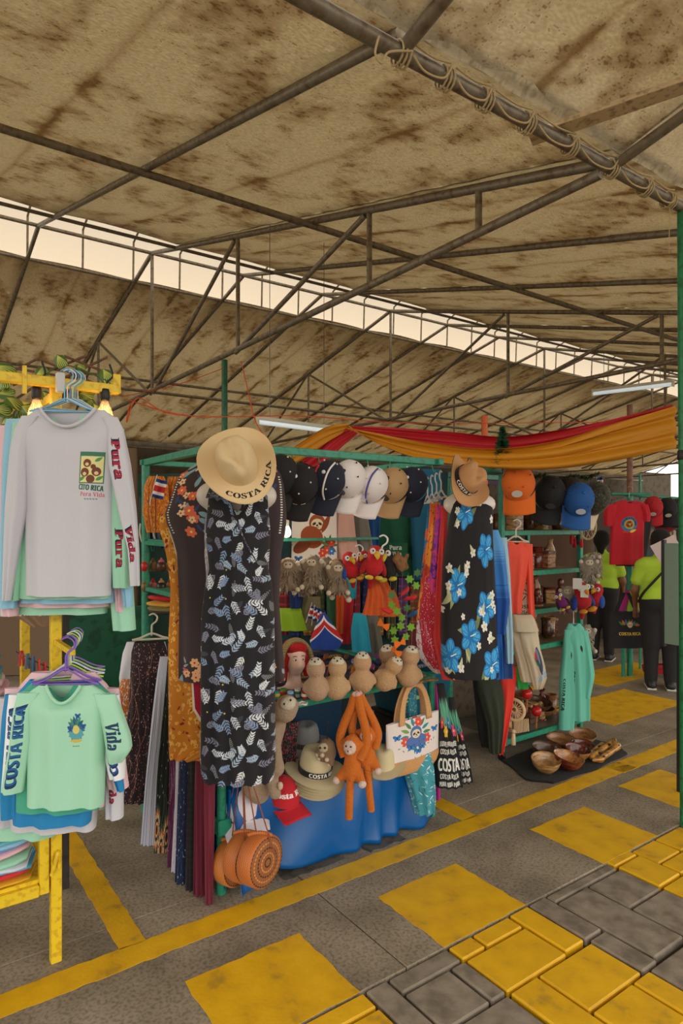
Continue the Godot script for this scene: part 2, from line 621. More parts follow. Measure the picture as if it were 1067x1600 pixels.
func build_floor() -> void:
	var fl := setting("floor")
	var conc := StandardMaterial3D.new()
	conc.albedo_texture = ramp_noise("concrete", 0.006, [C(128, 118, 104), C(148, 137, 121), C(158, 147, 131), C(172, 161, 145)], 7, 1024, [0.1, 0.4, 0.6, 0.95])
	conc.roughness = 0.85
	conc.uv1_triplanar = true
	conc.uv1_world_triplanar = true
	conc.uv1_scale = Vector3.ONE * 0.37
	conc.detail_enabled = true
	conc.detail_albedo = ramp_noise("grit", 0.3, [C(196, 190, 180), C(250, 247, 240), C(255, 253, 248)], 3, 512, [0.2, 0.5, 1.0])
	conc.detail_blend_mode = BaseMaterial3D.BLEND_MODE_MUL
	conc.detail_uv_layer = BaseMaterial3D.DETAIL_UV_1
	conc.heightmap_enabled = true
	conc.heightmap_texture = ramp_noise("gritb", 0.2, [Color.BLACK, Color.WHITE], 4)
	conc.heightmap_scale = 0.12
	var base := begin(false)
	box(base, V(8, -0.06, -3), V(40, 0.06, 26), Basis.IDENTITY, 0.0)
	put("bedding", base, mat(C(70, 64, 55), 0.95), fl)
	# concrete slabs with open joints
	var zs := [-13.0, -7.2, -3.6, -0.035, 0.845]
	var xs := [-9.0, -3.2, 0.35, 3.9, 7.4, 11.0, 27.0]
	for j in 4:
		for i in xs.size() - 1:
			if j == 3 and i > 3: continue
			var s := begin(false)
			var g := 0.003 if j < 3 else 0.005
			var x1: float = xs[i + 1] if not (j == 3 and i == 3) else 27.0
			box(s, V((xs[i] + x1) / 2, -0.02, (zs[j] + zs[j + 1]) / 2), V(x1 - xs[i] - g, 0.04, zs[j + 1] - zs[j] - g), Basis.IDENTITY, 0.003)
			put("slab", s, conc, fl)
	# pavers beyond the slab edge
	var pav := StandardMaterial3D.new()
	pav.albedo_texture = ramp_noise("paver", 0.012, [C(114, 103, 89), C(142, 130, 115), C(158, 146, 130)], 6, 512, [0.15, 0.55, 0.95])
	pav.roughness = 0.8
	pav.uv1_triplanar = true
	pav.uv1_world_triplanar = true
	pav.uv1_scale = Vector3.ONE * 1.3
	pav.heightmap_enabled = true
	pav.heightmap_texture = conc.heightmap_texture
	pav.heightmap_scale = 0.12
	var yel := StandardMaterial3D.new()
	yel.albedo_texture = ramp_noise("yellow_paint", 0.012, [C(176, 138, 48), C(222, 170, 20), C(232, 180, 14), C(240, 188, 26)], 6, 1024, [0.05, 0.3, 0.6, 0.95])
	yel.roughness = 0.55
	yel.uv1_triplanar = true
	yel.uv1_world_triplanar = true
	yel.uv1_scale = Vector3.ONE * 0.5
	yel.heightmap_enabled = true
	yel.heightmap_texture = conc.heightmap_texture
	yel.heightmap_scale = 0.1
	# x0, x1, z0, z1, painted
	var pv := [
		[-0.36, -0.12, .845, .935, 0], [-0.12, 0.145, .845, .935, 1], [0.145, 0.25, .845, 1.14, 0], [0.25, 0.55, .845, .935, 0], [0.55, 0.685, .845, .935, 1], [0.685, 0.905, .845, .935, 1],
		[0.905, 1.03, .845, 1.135, 1], [1.03, 1.15, .845, 1.135, 0], [1.15, 1.63, .845, .905, 0], [1.63, 1.83, .83, .89, 1], [1.83, 2.045, .845, .995, 1], [2.045, 2.3, .845, .995, 1], [2.3, 3.2, .845, .995, 0],
		[-0.6, -0.3, .935, 1.14, 0], [-0.3, 0.145, .935, 1.14, 1], [0.25, 0.475, .935, 1.145, 0], [0.475, 0.555, .935, 1.145, 0], [0.555, 0.905, .935, 1.145, 1],
		[1.15, 1.375, .905, 1.35, 0], [1.375, 1.635, .905, 1.115, 0], [1.635, 1.83, .89, 1.105, 1], [1.83, 2.3, .995, 1.105, 1], [2.3, 3.2, .995, 1.3, 0],
		[0.2, 0.55, 1.145, 1.36, 0], [-0.1, 0.2, 1.14, 1.36, 0], [0.555, 0.71, 1.145, 1.58, 1], [0.71, 1.04, 1.145, 1.365, 1], [1.04, 1.15, 1.135, 1.365, 0],
		[1.375, 1.64, 1.115, 1.35, 0], [1.64, 2.3, 1.105, 1.35, 1], [0.71, 0.955, 1.365, 1.58, 1], [0.955, 1.07, 1.365, 1.58, 1], [1.07, 1.38, 1.365, 1.58, 0], [1.38, 1.8, 1.35, 1.58, 0], [1.8, 2.3, 1.35, 1.58, 0],
		[0.2, 0.555, 1.36, 1.58, 0], [0.5, 0.95, 1.58, 1.8, 0], [0.95, 1.4, 1.58, 1.8, 1], [1.4, 1.85, 1.58, 1.8, 0], [2.3, 3.2, 1.3, 1.58, 0], [3.2, 4.0, .845, 1.1, 0], [3.2, 4.0, 1.1, 1.58, 1]]
	for p in pv:
		var s := begin(false)
		var h := 0.04 + rng.randf() * 0.004
		var gp := 0.006
		box(s, V((p[0] + p[1]) / 2, -0.043 + h / 2, (p[2] + p[3]) / 2), V(p[1] - p[0] - gp * 2, h, p[3] - p[2] - gp * 2), Basis.from_euler(V((rng.randf() - .5) * .006, (rng.randf() - .5) * .006, (rng.randf() - .5) * .006)), 0.006)
		put("paver", s, yel if p[4] == 1 else pav, fl)
	var far := begin(false)
	for k in 40:
		for j in 12:
			var x := -8.0 + k * 0.45 + (0.22 if j % 2 else 0.0)
			var z := 1.8 + j * 0.22
			box(far, V(x, -0.022, z + .11), V(0.438, 0.04, 0.208), Basis.IDENTITY, 0.0)
	var fo := put("paver_field", far, pav, fl)
	fo.set_meta("kind", "stuff")
	# yellow paint: aisle line, cross line, squares; ragged edges, a millimetre thick
	var marks := []
	marks.append(stripe(V(-1.6, 0, 0.185), V(2.9, 0, 0.19), 0.125))
	marks.append(stripe(V(2.75, 0, 0.19), V(9.0, 0, 0.17), 0.14))
	marks.append(stripe(V(-0.44, 0, -2.6), V(-0.435, 0, 0.13), 0.105))
	marks.append(stripe(V(1.44, 0, -0.5), V(1.44, 0, 0.13), 0.11))
	for q in [[-0.35, 0.13, .44, .842], [0.545, 1.025, .425, .842], [1.605, 2.09, .41, .842], [2.52, 3.0, .36, .80], [3.5, 4.0, .36, .80], [4.5, 5.0, .36, .80]]:
		marks.append(stripe(V(q[0], 0, (q[2] + q[3]) / 2), V(q[1], 0, (q[2] + q[3]) / 2), q[3] - q[2]))
	for q in [[3.6, 4.75, -.95, -.35], [4.7, 6.0, -1.6, -1.1], [5.6, 6.9, -.75, -.2], [3.2, 4.1, -1.9, -1.45]]:
		marks.append(stripe(V(q[0], 0, (q[2] + q[3]) / 2), V(q[1], 0, (q[2] + q[3]) / 2), q[3] - q[2]))
	for s in marks: put("painted_mark", s, yel, fl)
	var patch := begin()
	for q in [[0.28, 0.62, -0.02, 0.085], [0.75, 1.0, -0.03, 0.1]]:
		slab2(patch, ragged(q[0], q[1], q[2], q[3], 0.02), 0.0016, Transform3D(Basis.from_euler(V(-PI / 2, 0, 0)), V(0, 0.0008, 0)))
	put("cement_patch", patch, worn("patch", C(96, 92, 88), C(80, 76, 72), .8, 0, 1.0), fl)

func ragged(x0: float, x1: float, z0: float, z1: float, amp: float) -> PackedVector2Array:
	var p := PackedVector2Array()
	var n := int(maxf(3, (x1 - x0) / 0.04))
	var m := int(maxf(3, (z1 - z0) / 0.04))
	var cs := [Vector2(x0, -z1), Vector2(x1, -z1), Vector2(x1, -z0), Vector2(x0, -z0)]
	for e in 4:
		var k := n if e % 2 == 0 else m
		for i in k:
			p.append(cs[e].lerp(cs[(e + 1) % 4], float(i) / k) + Vector2(rng.randf() - .5, rng.randf() - .5) * amp)
	return p
func stripe(a: Vector3, b: Vector3, w: float) -> SurfaceTool:
	var st := begin(false)
	var r := (b - a)
	var pts := ragged(0, r.length(), -w / 2, w / 2, 0.008)
	slab2(st, pts, 0.0012, Transform3D(Basis.from_euler(V(0, -atan2(r.z, r.x), 0)) * Basis.from_euler(V(-PI / 2, 0, 0)), a + V(0, 0.0007, 0)))
	return st

func stain_image(sd: int) -> Image:
	var w := 384
	var h := 1024
	var im := Image.create(w, h, false, Image.FORMAT_RGB8)
	var a := FastNoiseLite.new()
	a.seed = sd; a.frequency = 0.008; a.fractal_octaves = 4
	var b := FastNoiseLite.new()
	b.seed = sd + 9; b.frequency = 0.055; b.fractal_octaves = 3
	var c := FastNoiseLite.new()
	c.seed = sd + 20; c.frequency = 0.25; c.fractal_octaves = 2
	var clean := C(216, 204, 176)
	var brown := C(160, 132, 92)
	var dark := C(112, 84, 54)
	for y in h:
		for x in w:
			var u := float(x) / w
			var big := a.get_noise_2d(x, y * 0.8)
			var mid := b.get_noise_2d(x * 0.5, y)
			var fine := c.get_noise_2d(x * 0.35, y * 1.2)
			var seam := exp(-absf(u - 0.5 - 0.01 * mid) * 60.0)
			var s := smoothstep(-0.15, 0.65, big + 0.25 * mid) * 0.4 + smoothstep(0.35, 1.0, big * 0.9 + mid * 0.7 + 0.3 * fine) * 0.4
			s += seam * (0.3 + clampf(big * 2.0, 0.0, 0.7))
			var k := clean.lerp(brown, clampf(s, 0.0, 0.85)) * (1.0 + 0.08 * fine)
			if fine + mid * 0.5 + big * 0.3 > 0.58: k = k.lerp(dark, 0.35)
			im.set_pixel(x, y, k)
	return im

func build_roof() -> void:
	var ce := setting("ceiling")
	var tarps := []
	for i in 2:
		var m := printed(stain_image(11 + 30 * i), 0.75)
		m.rim_enabled = false
		m.backlight_enabled = true
		m.backlight = Color(0.9, 0.9, 0.9)
		tarps.append(m)
	var step := 1.33
	var k0 := -4
	var k1 := 18
	# tarp panels bay by bay; the near slope stops short of the ridge, the far slope starts beyond it: the gap is the skylight
	for k in range(k0, k1):
		var x0 := 0.3 + step * k
		for half in [[0.87, -4.72], [-6.32, -12.6]]:
			var st := begin()
			var za: float = half[0]
			var zb: float = half[1]
			var kk := float(k)
			sheet(st, 8, 24, func(u: float, v: float): 
				var z := lerpf(za, zb, v)
				var w := sin(u * PI)
				return V(x0 + u * step * 1.012 - 0.008, roof_y(z) + 0.035 + w * (0.02 + 0.012 * sin(z * 2.3 + kk)) + 0.006 * sin(z * 9.0 + u * 5.0 + kk), z), 0.003)
			put("tarp_panel", st, tarps[posmod(k, 2)], ce)
	var capm := StandardMaterial3D.new()
	capm.albedo_color = C(232, 220, 198)
	capm.roughness = 0.6
	capm.backlight_enabled = true
	capm.backlight = Color(0.775, 0.73, 0.665)
	for k in range(k0, k1):
		var x0 := 0.3 + step * k
		for s in [[-5.55, -4.25], [-5.55, -7.3]]:
			var st := begin()
			var za: float = s[0]
			var zb: float = s[1]
			sheet(st, 4, 6, func(u: float, v: float):
				var z := lerpf(za, zb, v)
				return V(x0 + u * step, 5.78 - 0.36 * absf(z + 5.55) + 0.02 * sin(u * PI), z), 0.0)
			put("ridge_sheet", st, capm, ce, "white translucent ridge sheet over the skylight")
	# the neighbouring tent's tarp, over the viewer
	for k in range(-4, 13):
		var x0 := 0.3 + step * k
		var st := begin()
		var kk := float(k)
		sheet(st, 8, 14, func(u: float, v: float):
			var z := lerpf(0.90, 5.6, v)
			return V(x0 + u * step * 1.012 - 0.008, 3.41 + 0.22 * (z - 0.90) + 0.02 * sin(u * PI) + 0.008 * sin(z * 6.0 + kk), z), 0.003)
		put("tarp_panel", st, tarps[posmod(k + 1, 2)], ce)
	# pipes
	var steel := worn("steel", C(136, 127, 110), C(100, 80, 60), 0.45, 0.35, 1.2, 0.02)
	var x_lo := 0.3 + step * k0
	var x_hi := 0.3 + step * k1
	for p in [[-1.8, roof_y(-1.8) - 0.045, 0.027], [-4.74, roof_y(-4.74) + 0.0, 0.02], [-6.3, roof_y(-6.3), 0.02], [-5.6, 5.11, 0.022], [-9.2, roof_y(-9.2) - 0.04, 0.024]]:
		var st := begin()
		pipe(st, V(x_lo, p[1], p[0]), V(x_hi, p[1], p[0]), p[2])
		put("purlin", st, steel, ce)
	var tie := begin()
	pipe(tie, V(x_lo, 3.32, -5.6), V(x_hi, 3.32, -5.6), 0.02)
	put("tie_rail", tie, steel, ce)
	tie = begin()
	pipe(tie, V(x_lo, 3.32, -11.9), V(x_hi, 3.32, -11.9), 0.022)
	put("tie_rail", tie, steel, ce)
	var ev := begin()
	pipe(ev, V(x_lo, 3.36, 0.87), V(x_hi, 3.30, 0.87), 0.03, 12)
	put("eave_pipe", ev, steel, ce)
	for k in range(k0, k1 + 1):
		var x := 0.3 + step * k
		if posmod(k, 3) == 1:
			continue
		var st := begin()
		pipe(st, V(x, 3.42, 0.87), V(x, 5.11, -5.6), 0.026)
		put("rafter", st, steel, ce)
		st = begin()
		pipe(st, V(x, 5.11, -5.6), V(x, roof_y(-12.0), -12.0), 0.026)
		put("rafter", st, steel, ce)
	for k in range(k0, k1 + 1):     # stubs that carry the ridge sheet
		var x := 0.3 + step * k
		for dx in [0.0, step * 0.5]:
			var st := begin()
			pipe(st, V(x + dx, 4.98, -6.3), V(x + dx, 5.48, -6.28), 0.014, 7)
			pipe(st, V(x + dx, 5.48, -6.28), V(x + dx, 5.74, -5.57), 0.014, 7)
			pipe(st, V(x + dx, 5.74, -5.57), V(x + dx, 5.45, -4.7), 0.014, 7)
			put("ridge_hoop", st, steel, ce)
	# rafters of the neighbouring tent
	for k in range(-4, 13):
		var st := begin()
		pipe(st, V(0.3 + step * k, 3.36, 0.9), V(0.3 + step * k, 4.40, 5.6), 0.026)
		put("rafter", st, steel, ce)
	# trusses every third bay: sloping top chords, level bottom chord, posts and braces
	var which := {-2: "pipe roof truss standing beyond the picture's edge, behind the yellow rack", 1: "pipe roof truss in front, its bottom chord meeting the green pole", 4: "second pipe roof truss, passing above the red and gold drapes", 7: "third pipe roof truss counted from the viewer, past the drapes", 10: "fourth pipe roof truss counted from the viewer, far down the hall", 13: "fifth pipe roof truss counted from the viewer, far down the hall", 16: "last pipe roof truss at the far end of the hall"}
	for k in which:
		var x: float = 0.3 + step * k + 0.02
		var tr := thing("roof_truss", which[k], "truss", V(x, 3.3, -5.6), 0, "roof trusses")
		var parts := [["top_chord", V(0, .09, 6.47), V(0, 1.81, 0), .028, steel], ["top_chord", V(0, 1.81, 0), V(0, .36, -6.3), .028, steel], ["bottom_chord", V(0, .06, 6.4), V(0, .02, -6.3), .027, steel],
			["web_post", V(0, 0, 0), V(0, 1.8, 0), .021, steel], ["web_post", V(0, 0.02, 2.45), V(0, 1.13, 2.45), .021, steel], ["web_post", V(0, 0.04, 4.55), V(0, .57, 4.55), .021, steel], ["web_post", V(0, .04, 5.6), V(0, .30, 5.6), .021, steel],
			["web_brace", V(0, 0.02, 2.4), V(0, .58, 4.5), .021, steel], ["web_brace", V(0, 0.0, 0.05), V(0, 1.14, 2.38), .021, steel], ["web_brace", V(0, 0.0, -.05), V(0, 1.23, -2.5), .02, steel], ["web_post", V(0, 0.0, -2.5), V(0, 1.22, -2.5), .02, steel], ["web_brace", V(0, 0.0, -4.4), V(0, 1.22, -2.55), .02, steel]]
		for p in parts:
			var st := begin()
			pipe(st, p[1], p[2], p[3])
			put(p[0], st, p[4], tr)
	# end and side walls of the hall
	var wb := setting("wall_back")
	var w1 := begin(false)
	box(w1, V(8, 1.9, -12.75), V(40, 3.8, 0.1))
	put("panel", w1, worn("backwall", C(74, 62, 46), C(52, 42, 32), .9, 0, .3), wb)

# ================= garments and goods =================
# rows: [y, x0, x1] measured on the photograph, turned into metres at distance d; resampled evenly from top to bottom
func resample(rows: Array, n: int) -> Array:
	var out := []
	for i in n + 1:
		var y := lerpf(rows[0][0], rows[-1][0], float(i) / n)
		var k := 0
		while k < rows.size() - 2 and rows[k + 1][0] < y: k += 1
		var t := clampf((y - rows[k][0]) / maxf(rows[k + 1][0] - rows[k][0], 0.01), 0.0, 1.0)
		out.append([y, lerpf(rows[k][1], rows[k + 1][1], t), lerpf(rows[k][2], rows[k + 1][2], t)])
	return out
func foot(rows: Array, d: float) -> Vector3:
	var r: Array = rows[-1]
	return at((r[1] + r[2]) / 2.0, r[0], d)
func garment(rows: Array, d: float, base: Vector3, depth := 0.05, folds := 5, amp := 0.010, n := 16, yaw := 0.0, scoop := Vector2.ZERO, seg := 32) -> SurfaceTool:
	var st := begin()
	var rings := []
	var ax := rgt.rotated(Vector3.UP, yaw)
	var az := -fwd.rotated(Vector3.UP, yaw)
	var rs := resample(rows, n)
	var step: float = absf(rs[1][0] - rs[0][0]) * d / FOCAL
	for i in rs.size():
		var r: Array = rs[i]
		var w: float = (r[2] - r[1]) * d / FOCAL / 2.0 / cos(yaw)
		var dp := minf(depth, maxf(w * 0.9, 0.004)) * (0.35 + 0.65 * smoothstep(0.0, 0.2, float(i) / n))
		var ring := [at((r[1] + r[2]) / 2.0, r[0], d) - base, ax * w, az * dp]
		if scoop.y > 0:
			var drop: float = maxf(0.0, scoop.y - i * step * 0.75)
			if drop > 0: ring += [drop, scoop.x]
		rings.append(ring)
	loft(st, rings, seg, 0.7, folds, amp, rows[0][1] * 0.37 + d)
	return st
func hung(called: String, label: String, category: String, m: Material, rows: Array, d: float, depth := 0.05, folds := 5, amp := 0.010, group := "", n := 16, yaw := 0.0, scoop := Vector2.ZERO) -> MeshInstance3D:
	var b := foot(rows, d)
	var o := put(called, garment(rows, d, b, depth, folds, amp, n, yaw, scoop), m)
	o.position = b
	tag(o, label, category, group)
	return o
func facing(p: Vector3) -> float:
	return atan2(EYE.x - p.x, EYE.z - p.z)
func shirt(called: String, label: String, category: String, m: Material, d: float, body: Array, sl: Array, sr: Array, ms: Material = null, ms2: Material = null, group := "", neck := Vector2(0.38, 0.05), collar: Material = null, depth := 0.055) -> Node3D:
	var b := foot(body, d)
	var t := thing(called, label, category, b, 0.0, group)
	var bo := put("body", garment(body, d, b, depth, 3, 0.009, 22, 0.0, neck, 48), m, t)
	if sl.size(): put("sleeve", garment(sl, d - 0.02, b, 0.035, 2, 0.005, 14), ms if ms else m, t)
	if sr.size(): put("sleeve", garment(sr, d - 0.02, b, 0.035, 2, 0.005, 14), ms2 if ms2 else (ms if ms else m), t)
	if collar and neck.y > 0:
		var st := begin()
		var pts := []
		var r: Array = body[0]
		var hw: float = (r[2] - r[1]) * d / FOCAL / 2.0 * neck.x
		var c := at((r[1] + r[2]) / 2.0, r[0], d) - b
		for i in 21:
			var a: float = -1.0 + i / 10.0
			pts.append(c + rgt * hw * a - fwd * (0.022 + 0.015 * (1 - a * a)) + Vector3.DOWN * neck.y * (1 - a * a) + Vector3.UP * 0.003)
		tube(st, pts, 0.006, 6)
		put("collar", st, collar, bo)
	return t
func hanger(label: String, p: Vector3, w: float, h: float, m: Material, turn: float, group := "", r := 0.0035) -> Node3D:
	var t := thing("clothes_hanger", label, "hanger", p, turn, group)
	var st := begin()
	tube(st, smooth_path([V(-w / 2, -h, 0), V(-w * .3, -h * .72, 0), V(-0.02, -h * .15, 0), V(0, 0, 0), V(0.02, -h * .15, 0), V(w * .3, -h * .72, 0), V(w / 2, -h, 0)], 4), r, 7)
	pipe(st, V(-w / 2, -h, 0), V(w / 2, -h, 0), r, 6)
	put("shoulders", st, m, t)
	st = begin()
	tube(st, smooth_path([V(0, -0.01, 0), V(0, .035, 0), V(.004, .05, 0), V(.024, .066, 0), V(.028, .09, 0), V(.008, .106, 0), V(-.014, .098, 0)], 4), r * .8, 7)
	put("hook", st, m, t)
	return t

# ---------- headwear
# crown towards local +y, front of the brim towards local +z
func hat(called: String, label: String, xf: Transform3D, s: float, brim_m: Material, crown_m: Material, band: Material, curl := 0.05, group := "") -> Node3D:
	var t := thing(called, label, "hat", xf.origin, 0.0, group)
	t.basis = xf.basis
	var st := begin()
	var n := 40
	var rad := func(a: float, k: float) -> Vector3:
		var rx := lerpf(0.078, 0.148, k) * s
		var rz := lerpf(0.096, 0.172, k) * s
		var up := curl * s * k * k * pow(absf(sin(a)), 2.0) - 0.012 * s * k * k * pow(absf(cos(a)), 2.0)
		return V(sin(a) * rx, up, cos(a) * rz)
	for layer in [0.0, -0.004]:
		for i in 5:
			for j in n:
				var a0 := TAU * j / n - PI
				var a1 := TAU * (j + 1) / n - PI
				var q := [rad.call(a0, i / 5.0), rad.call(a1, i / 5.0), rad.call(a1, (i + 1) / 5.0), rad.call(a0, (i + 1) / 5.0)]
				for z in 4: q[z] += V(0, layer * s, 0)
				quad(st, q[0], q[1], q[2], q[3], Vector2(float(j) / n, i / 5.0), Vector2(float(j + 1) / n, i / 5.0), Vector2(float(j + 1) / n, (i + 1) / 5.0), Vector2(float(j) / n, (i + 1) / 5.0))
	put("brim", st, brim_m, t)
	st = begin()
	var prof := [[1.0, 0.0], [0.98, .02], [.95, .05], [.90, .08], [.80, .105], [.62, .117], [.35, .112], [0.0, .108]]
	for i in prof.size() - 1:
		for j in n:
			var q := []
			for e in [[i, j], [i, j + 1], [i + 1, j + 1], [i + 1, j]]:
				var a: float = TAU * (e[1] % n) / n - PI
				var pr: Array = prof[e[0]]
				var x: float = sin(a) * 0.079 * pr[0] * s
				var z: float = cos(a) * 0.097 * pr[0] * s
				var y: float = pr[1] * s
				var dent := exp(-pow(x / (0.022 * s), 2.0)) * (0.028 if curl > .04 else 0.004) * s * smoothstep(.07 * s, .108 * s, y)     # centre crease
				var pinch := exp(-pow((z - 0.055 * s) / (0.03 * s), 2.0)) * smoothstep(.05 * s, .1 * s, y)
				x *= 1.0 - (0.35 if curl > .04 else .10) * pinch
				q.append(V(x, y - dent, z))
			quad(st, q[0], q[1], q[2], q[3], Vector2(float(j) / n, prof[i][1] / .12), Vector2(float(j + 1) / n, prof[i][1] / .12), Vector2(float(j + 1) / n, prof[i + 1][1] / .12), Vector2(float(j) / n, prof[i + 1][1] / .12))
	put("crown", st, crown_m, t)
	if band:
		st = begin()
		for i in 2:
			for j in n:
				var a0 := TAU * j / n - PI
				var a1 := TAU * (j + 1) / n - PI
				var y0 := (0.003 + i * 0.014) * s
				var y1 := (0.003 + (i + 1) * 0.014) * s
				var f := func(a: float, y: float) -> Vector3: return V(sin(a) * (.083 - y / s * .04) * s, y, cos(a) * (.101 - y / s * .04) * s)
				quad(st, f.call(a0, y0), f.call(a1, y0), f.call(a1, y1), f.call(a0, y1), Vector2(float(j) / n, 1 - i * .5), Vector2(float(j + 1) / n, 1 - i * .5), Vector2(float(j + 1) / n, .5 - i * .5), Vector2(float(j) / n, .5 - i * .5))
		put("band", st, band, t)
	return t
# baseball cap: dome axis +y, visor towards +z
func cap(label: String, xf: Transform3D, m: Material, visor: Material, o := {}) -> Node3D:
	var t := thing("baseball_cap", label, "cap", xf.origin, 0.0, o.get("group", ""))
	t.basis = xf.basis
	var st := begin()
	for i in 7:
		for j in 24:
			var q := []
			for e in [[i, j], [i, j + 1], [i + 1, j + 1], [i + 1, j]]:
				var ph: float = (PI / 2) * e[0] / 7.0
				var a: float = TAU * (e[1] % 24) / 24.0
				var seam := 1.0 - 0.018 * (1.0 - absf(sin(a * 3.0)))
				q.append(V(sin(a) * cos(ph) * .082 * seam, pow(sin(ph), 0.85) * .112, cos(a) * cos(ph) * .096 * seam))
			quad(st, q[0], q[1], q[2], q[3], Vector2(j / 24.0, 1 - i / 7.0), Vector2((j + 1) / 24.0, 1 - i / 7.0), Vector2((j + 1) / 24.0, 1 - (i + 1) / 7.0), Vector2(j / 24.0, 1 - (i + 1) / 7.0))
	var crown := put("crown", st, m, t)
	st = begin()
	sheet(st, 12, 6, func(u: float, v: float):
		var x: float = (u - 0.5) * 2.0
		var edge := sqrt(maxf(0.0, 1.0 - x * x * 0.55))
		var z := lerpf(0.096 * sqrt(maxf(0.02, 1.0 - x * x * 0.95)), 0.088 + 0.085 * edge, v)
		return V(x * 0.078, 0.004 - 0.030 * x * x - 0.012 * v, z), 0.004)
	put("visor", st, visor, t)
	st = begin()
	ball(st, V(0, .113, 0), V(.010, .005, .010), Basis.IDENTITY, 10)
	put("button", st, o.get("button", m), crown)
	for k in 6:
		var a := TAU * (k + 0.5) / 6.0
		st = begin()
		ball(st, V(sin(a) * .066, .082, cos(a) * .076), .0045, Basis.IDENTITY, 8)
		put("eyelet", st, o.get("eyelet", m), crown)
	if o.has("patch"):
		st = begin()
		var pts := PackedVector2Array()
		for k in 16: pts.append(Vector2(cos(TAU * k / 16) * .026, sin(TAU * k / 16) * .019))
		slab2(st, pts, .003, Transform3D(Basis.from_euler(V(-0.5, 0, 0)), V(0, .055, .088)))
		put("badge", st, o.patch, crown)
	if o.has("stripe"):
		st = begin()
		tube(st, smooth_path([V(.02, .012, .096), V(.02, .075, .078), V(.02, .108, .03), V(.02, .111, -.02), V(.02, .08, -.07)], 5), .0045, 6)
		put("stripe", st, o.stripe, crown)
	if o.has("stripe2"):
		st = begin()
		tube(st, smooth_path([V(-.045, .012, .083), V(-.045, .065, .068), V(-.043, .095, .02), V(-.043, .09, -.03)], 5), .007, 6)
		put("stripe", st, o.stripe2, crown)
	return t
# cap hanging by its strap: dome turned to the viewer, visor down
func hung_cap_basis(p: Vector3, roll: float, nod := 0.25, yaw := 0.0) -> Basis:
	var b := Basis.from_euler(V(0, facing(p) + yaw, 0))
	return b * Basis.from_euler(V(0, 0, roll)) * Basis.from_euler(V(PI / 2 - nod, 0, 0))

# ---------- plush toys
func eye_dots(t: Node3D, ps: Array, r: float, m: Material, called := "eye") -> void:
	for p in ps:
		var st := begin()
		ball(st, p, r, Basis.IDENTITY, 8)
		put(called, st, m, t)
func sloth_sitter(label: String, p: Vector3, turn: float, s: float, col: Color, tilt := 0.0, group := "", look := 0.0) -> Node3D:
	var t := thing("plush_sloth", label, "plush toy", p, turn, group)
	t.rotation.z = tilt
	var st := begin()
	blob(st, [[V(0, .045, 0) * s, V(0, .06, 0) * s, .058 * s, .056 * s], [V(0, .145, 0.004) * s, V(0, .152, .004) * s, .047 * s, .046 * s], [V(-.05, .07, -.005) * s, V(-.058, .05, .01) * s, .016 * s, .016 * s], [V(.05, .07, -.005) * s, V(.058, .05, .01) * s, .016 * s, .016 * s]], .0095 * s, .012 * s)
	put("body", st, plush(col), t)
	st = begin()
	var hb := Basis.from_euler(V(-look, 0, 0))
	var hc := V(0, .150, .004) * s
	ball(st, hc + hb * V(0, .010, .030) * s, V(.034, .030, .021) * s, hb)
	var fa := put("face", st, plush(C(236, 224, 196)), t, "cream face patch")
	eye_dots(fa, [hc + hb * V(-.016, .018, .047) * s, hc + hb * V(.016, .018, .047) * s], .0045 * s, mat(C(24, 18, 16), .2))
	eye_dots(fa, [hc + hb * V(0, .004, .052) * s], .005 * s, mat(C(40, 28, 24), .3), "nose")
	return t
func sloth_shaggy(label: String, p: Vector3, turn: float, s: float, col: Color, group := "") -> Node3D:
	var t := thing("plush_sloth", label, "plush toy", p, turn, group)
	var st := begin()
	blob(st, [[V(0, -.10, 0) * s, V(0, -.04, 0) * s, .04 * s, .036 * s], [V(0, .0, .01) * s, V(0, .01, .01) * s, .036 * s, .036 * s], [V(-.035, -.04, 0) * s, V(-.05, .0, .02) * s, .018 * s, .016 * s], [V(.035, -.04, 0) * s, V(.05, .0, .02) * s, .018 * s, .016 * s], [V(-.02, -.10, .01) * s, V(-.045, -.12, .03) * s, .02 * s, .016 * s], [V(.02, -.10, .01) * s, V(.045, -.12, .03) * s, .02 * s, .016 * s]], .011 * s, .016 * s)
	put("body", st, plush(col), t)
	st = begin()
	var r := RandomNumberGenerator.new()
	r.seed = int(absf(p.x * 1000))
	for i in 110:                       # tufts of long pile
		var a := r.randf() * TAU
		var y := r.randf_range(-.14, .045)
		var rad := .036 * (1.0 if y < 0 else sqrt(maxf(.05, 1 - pow(y / .05, 2))))
		var c := V(cos(a) * rad, y, sin(a) * rad + .003) * s
		if y > -.02 and sin(a) > 0.35: continue
		tube(st, [c, c + V(cos(a) * .014, -.008, sin(a) * .014) * s, c + V(cos(a) * .017, -.024, sin(a) * .017) * s], [.005 * s, .004 * s, .001 * s], 4, false)
	put("fur", st, plush(col.lightened(.1)), t)
	st = begin()
	ball(st, V(0, .006, .034) * s, V(.026, .022, .015) * s)
	var fa := put("face", st, plush(C(222, 206, 178)), t)
	eye_dots(fa, [V(-.011, .010, .048) * s, V(.011, .010, .048) * s], .004 * s, mat(C(24, 18, 16), .2))
	for q in [V(-.052, .012, .028), V(.052, .012, .028), V(-.052, -.125, .042), V(.052, -.125, .042)]:
		st = begin()
		ball(st, q * s, .014 * s)
		put("paw", st, plush(C(226, 212, 188)), t)
	return t
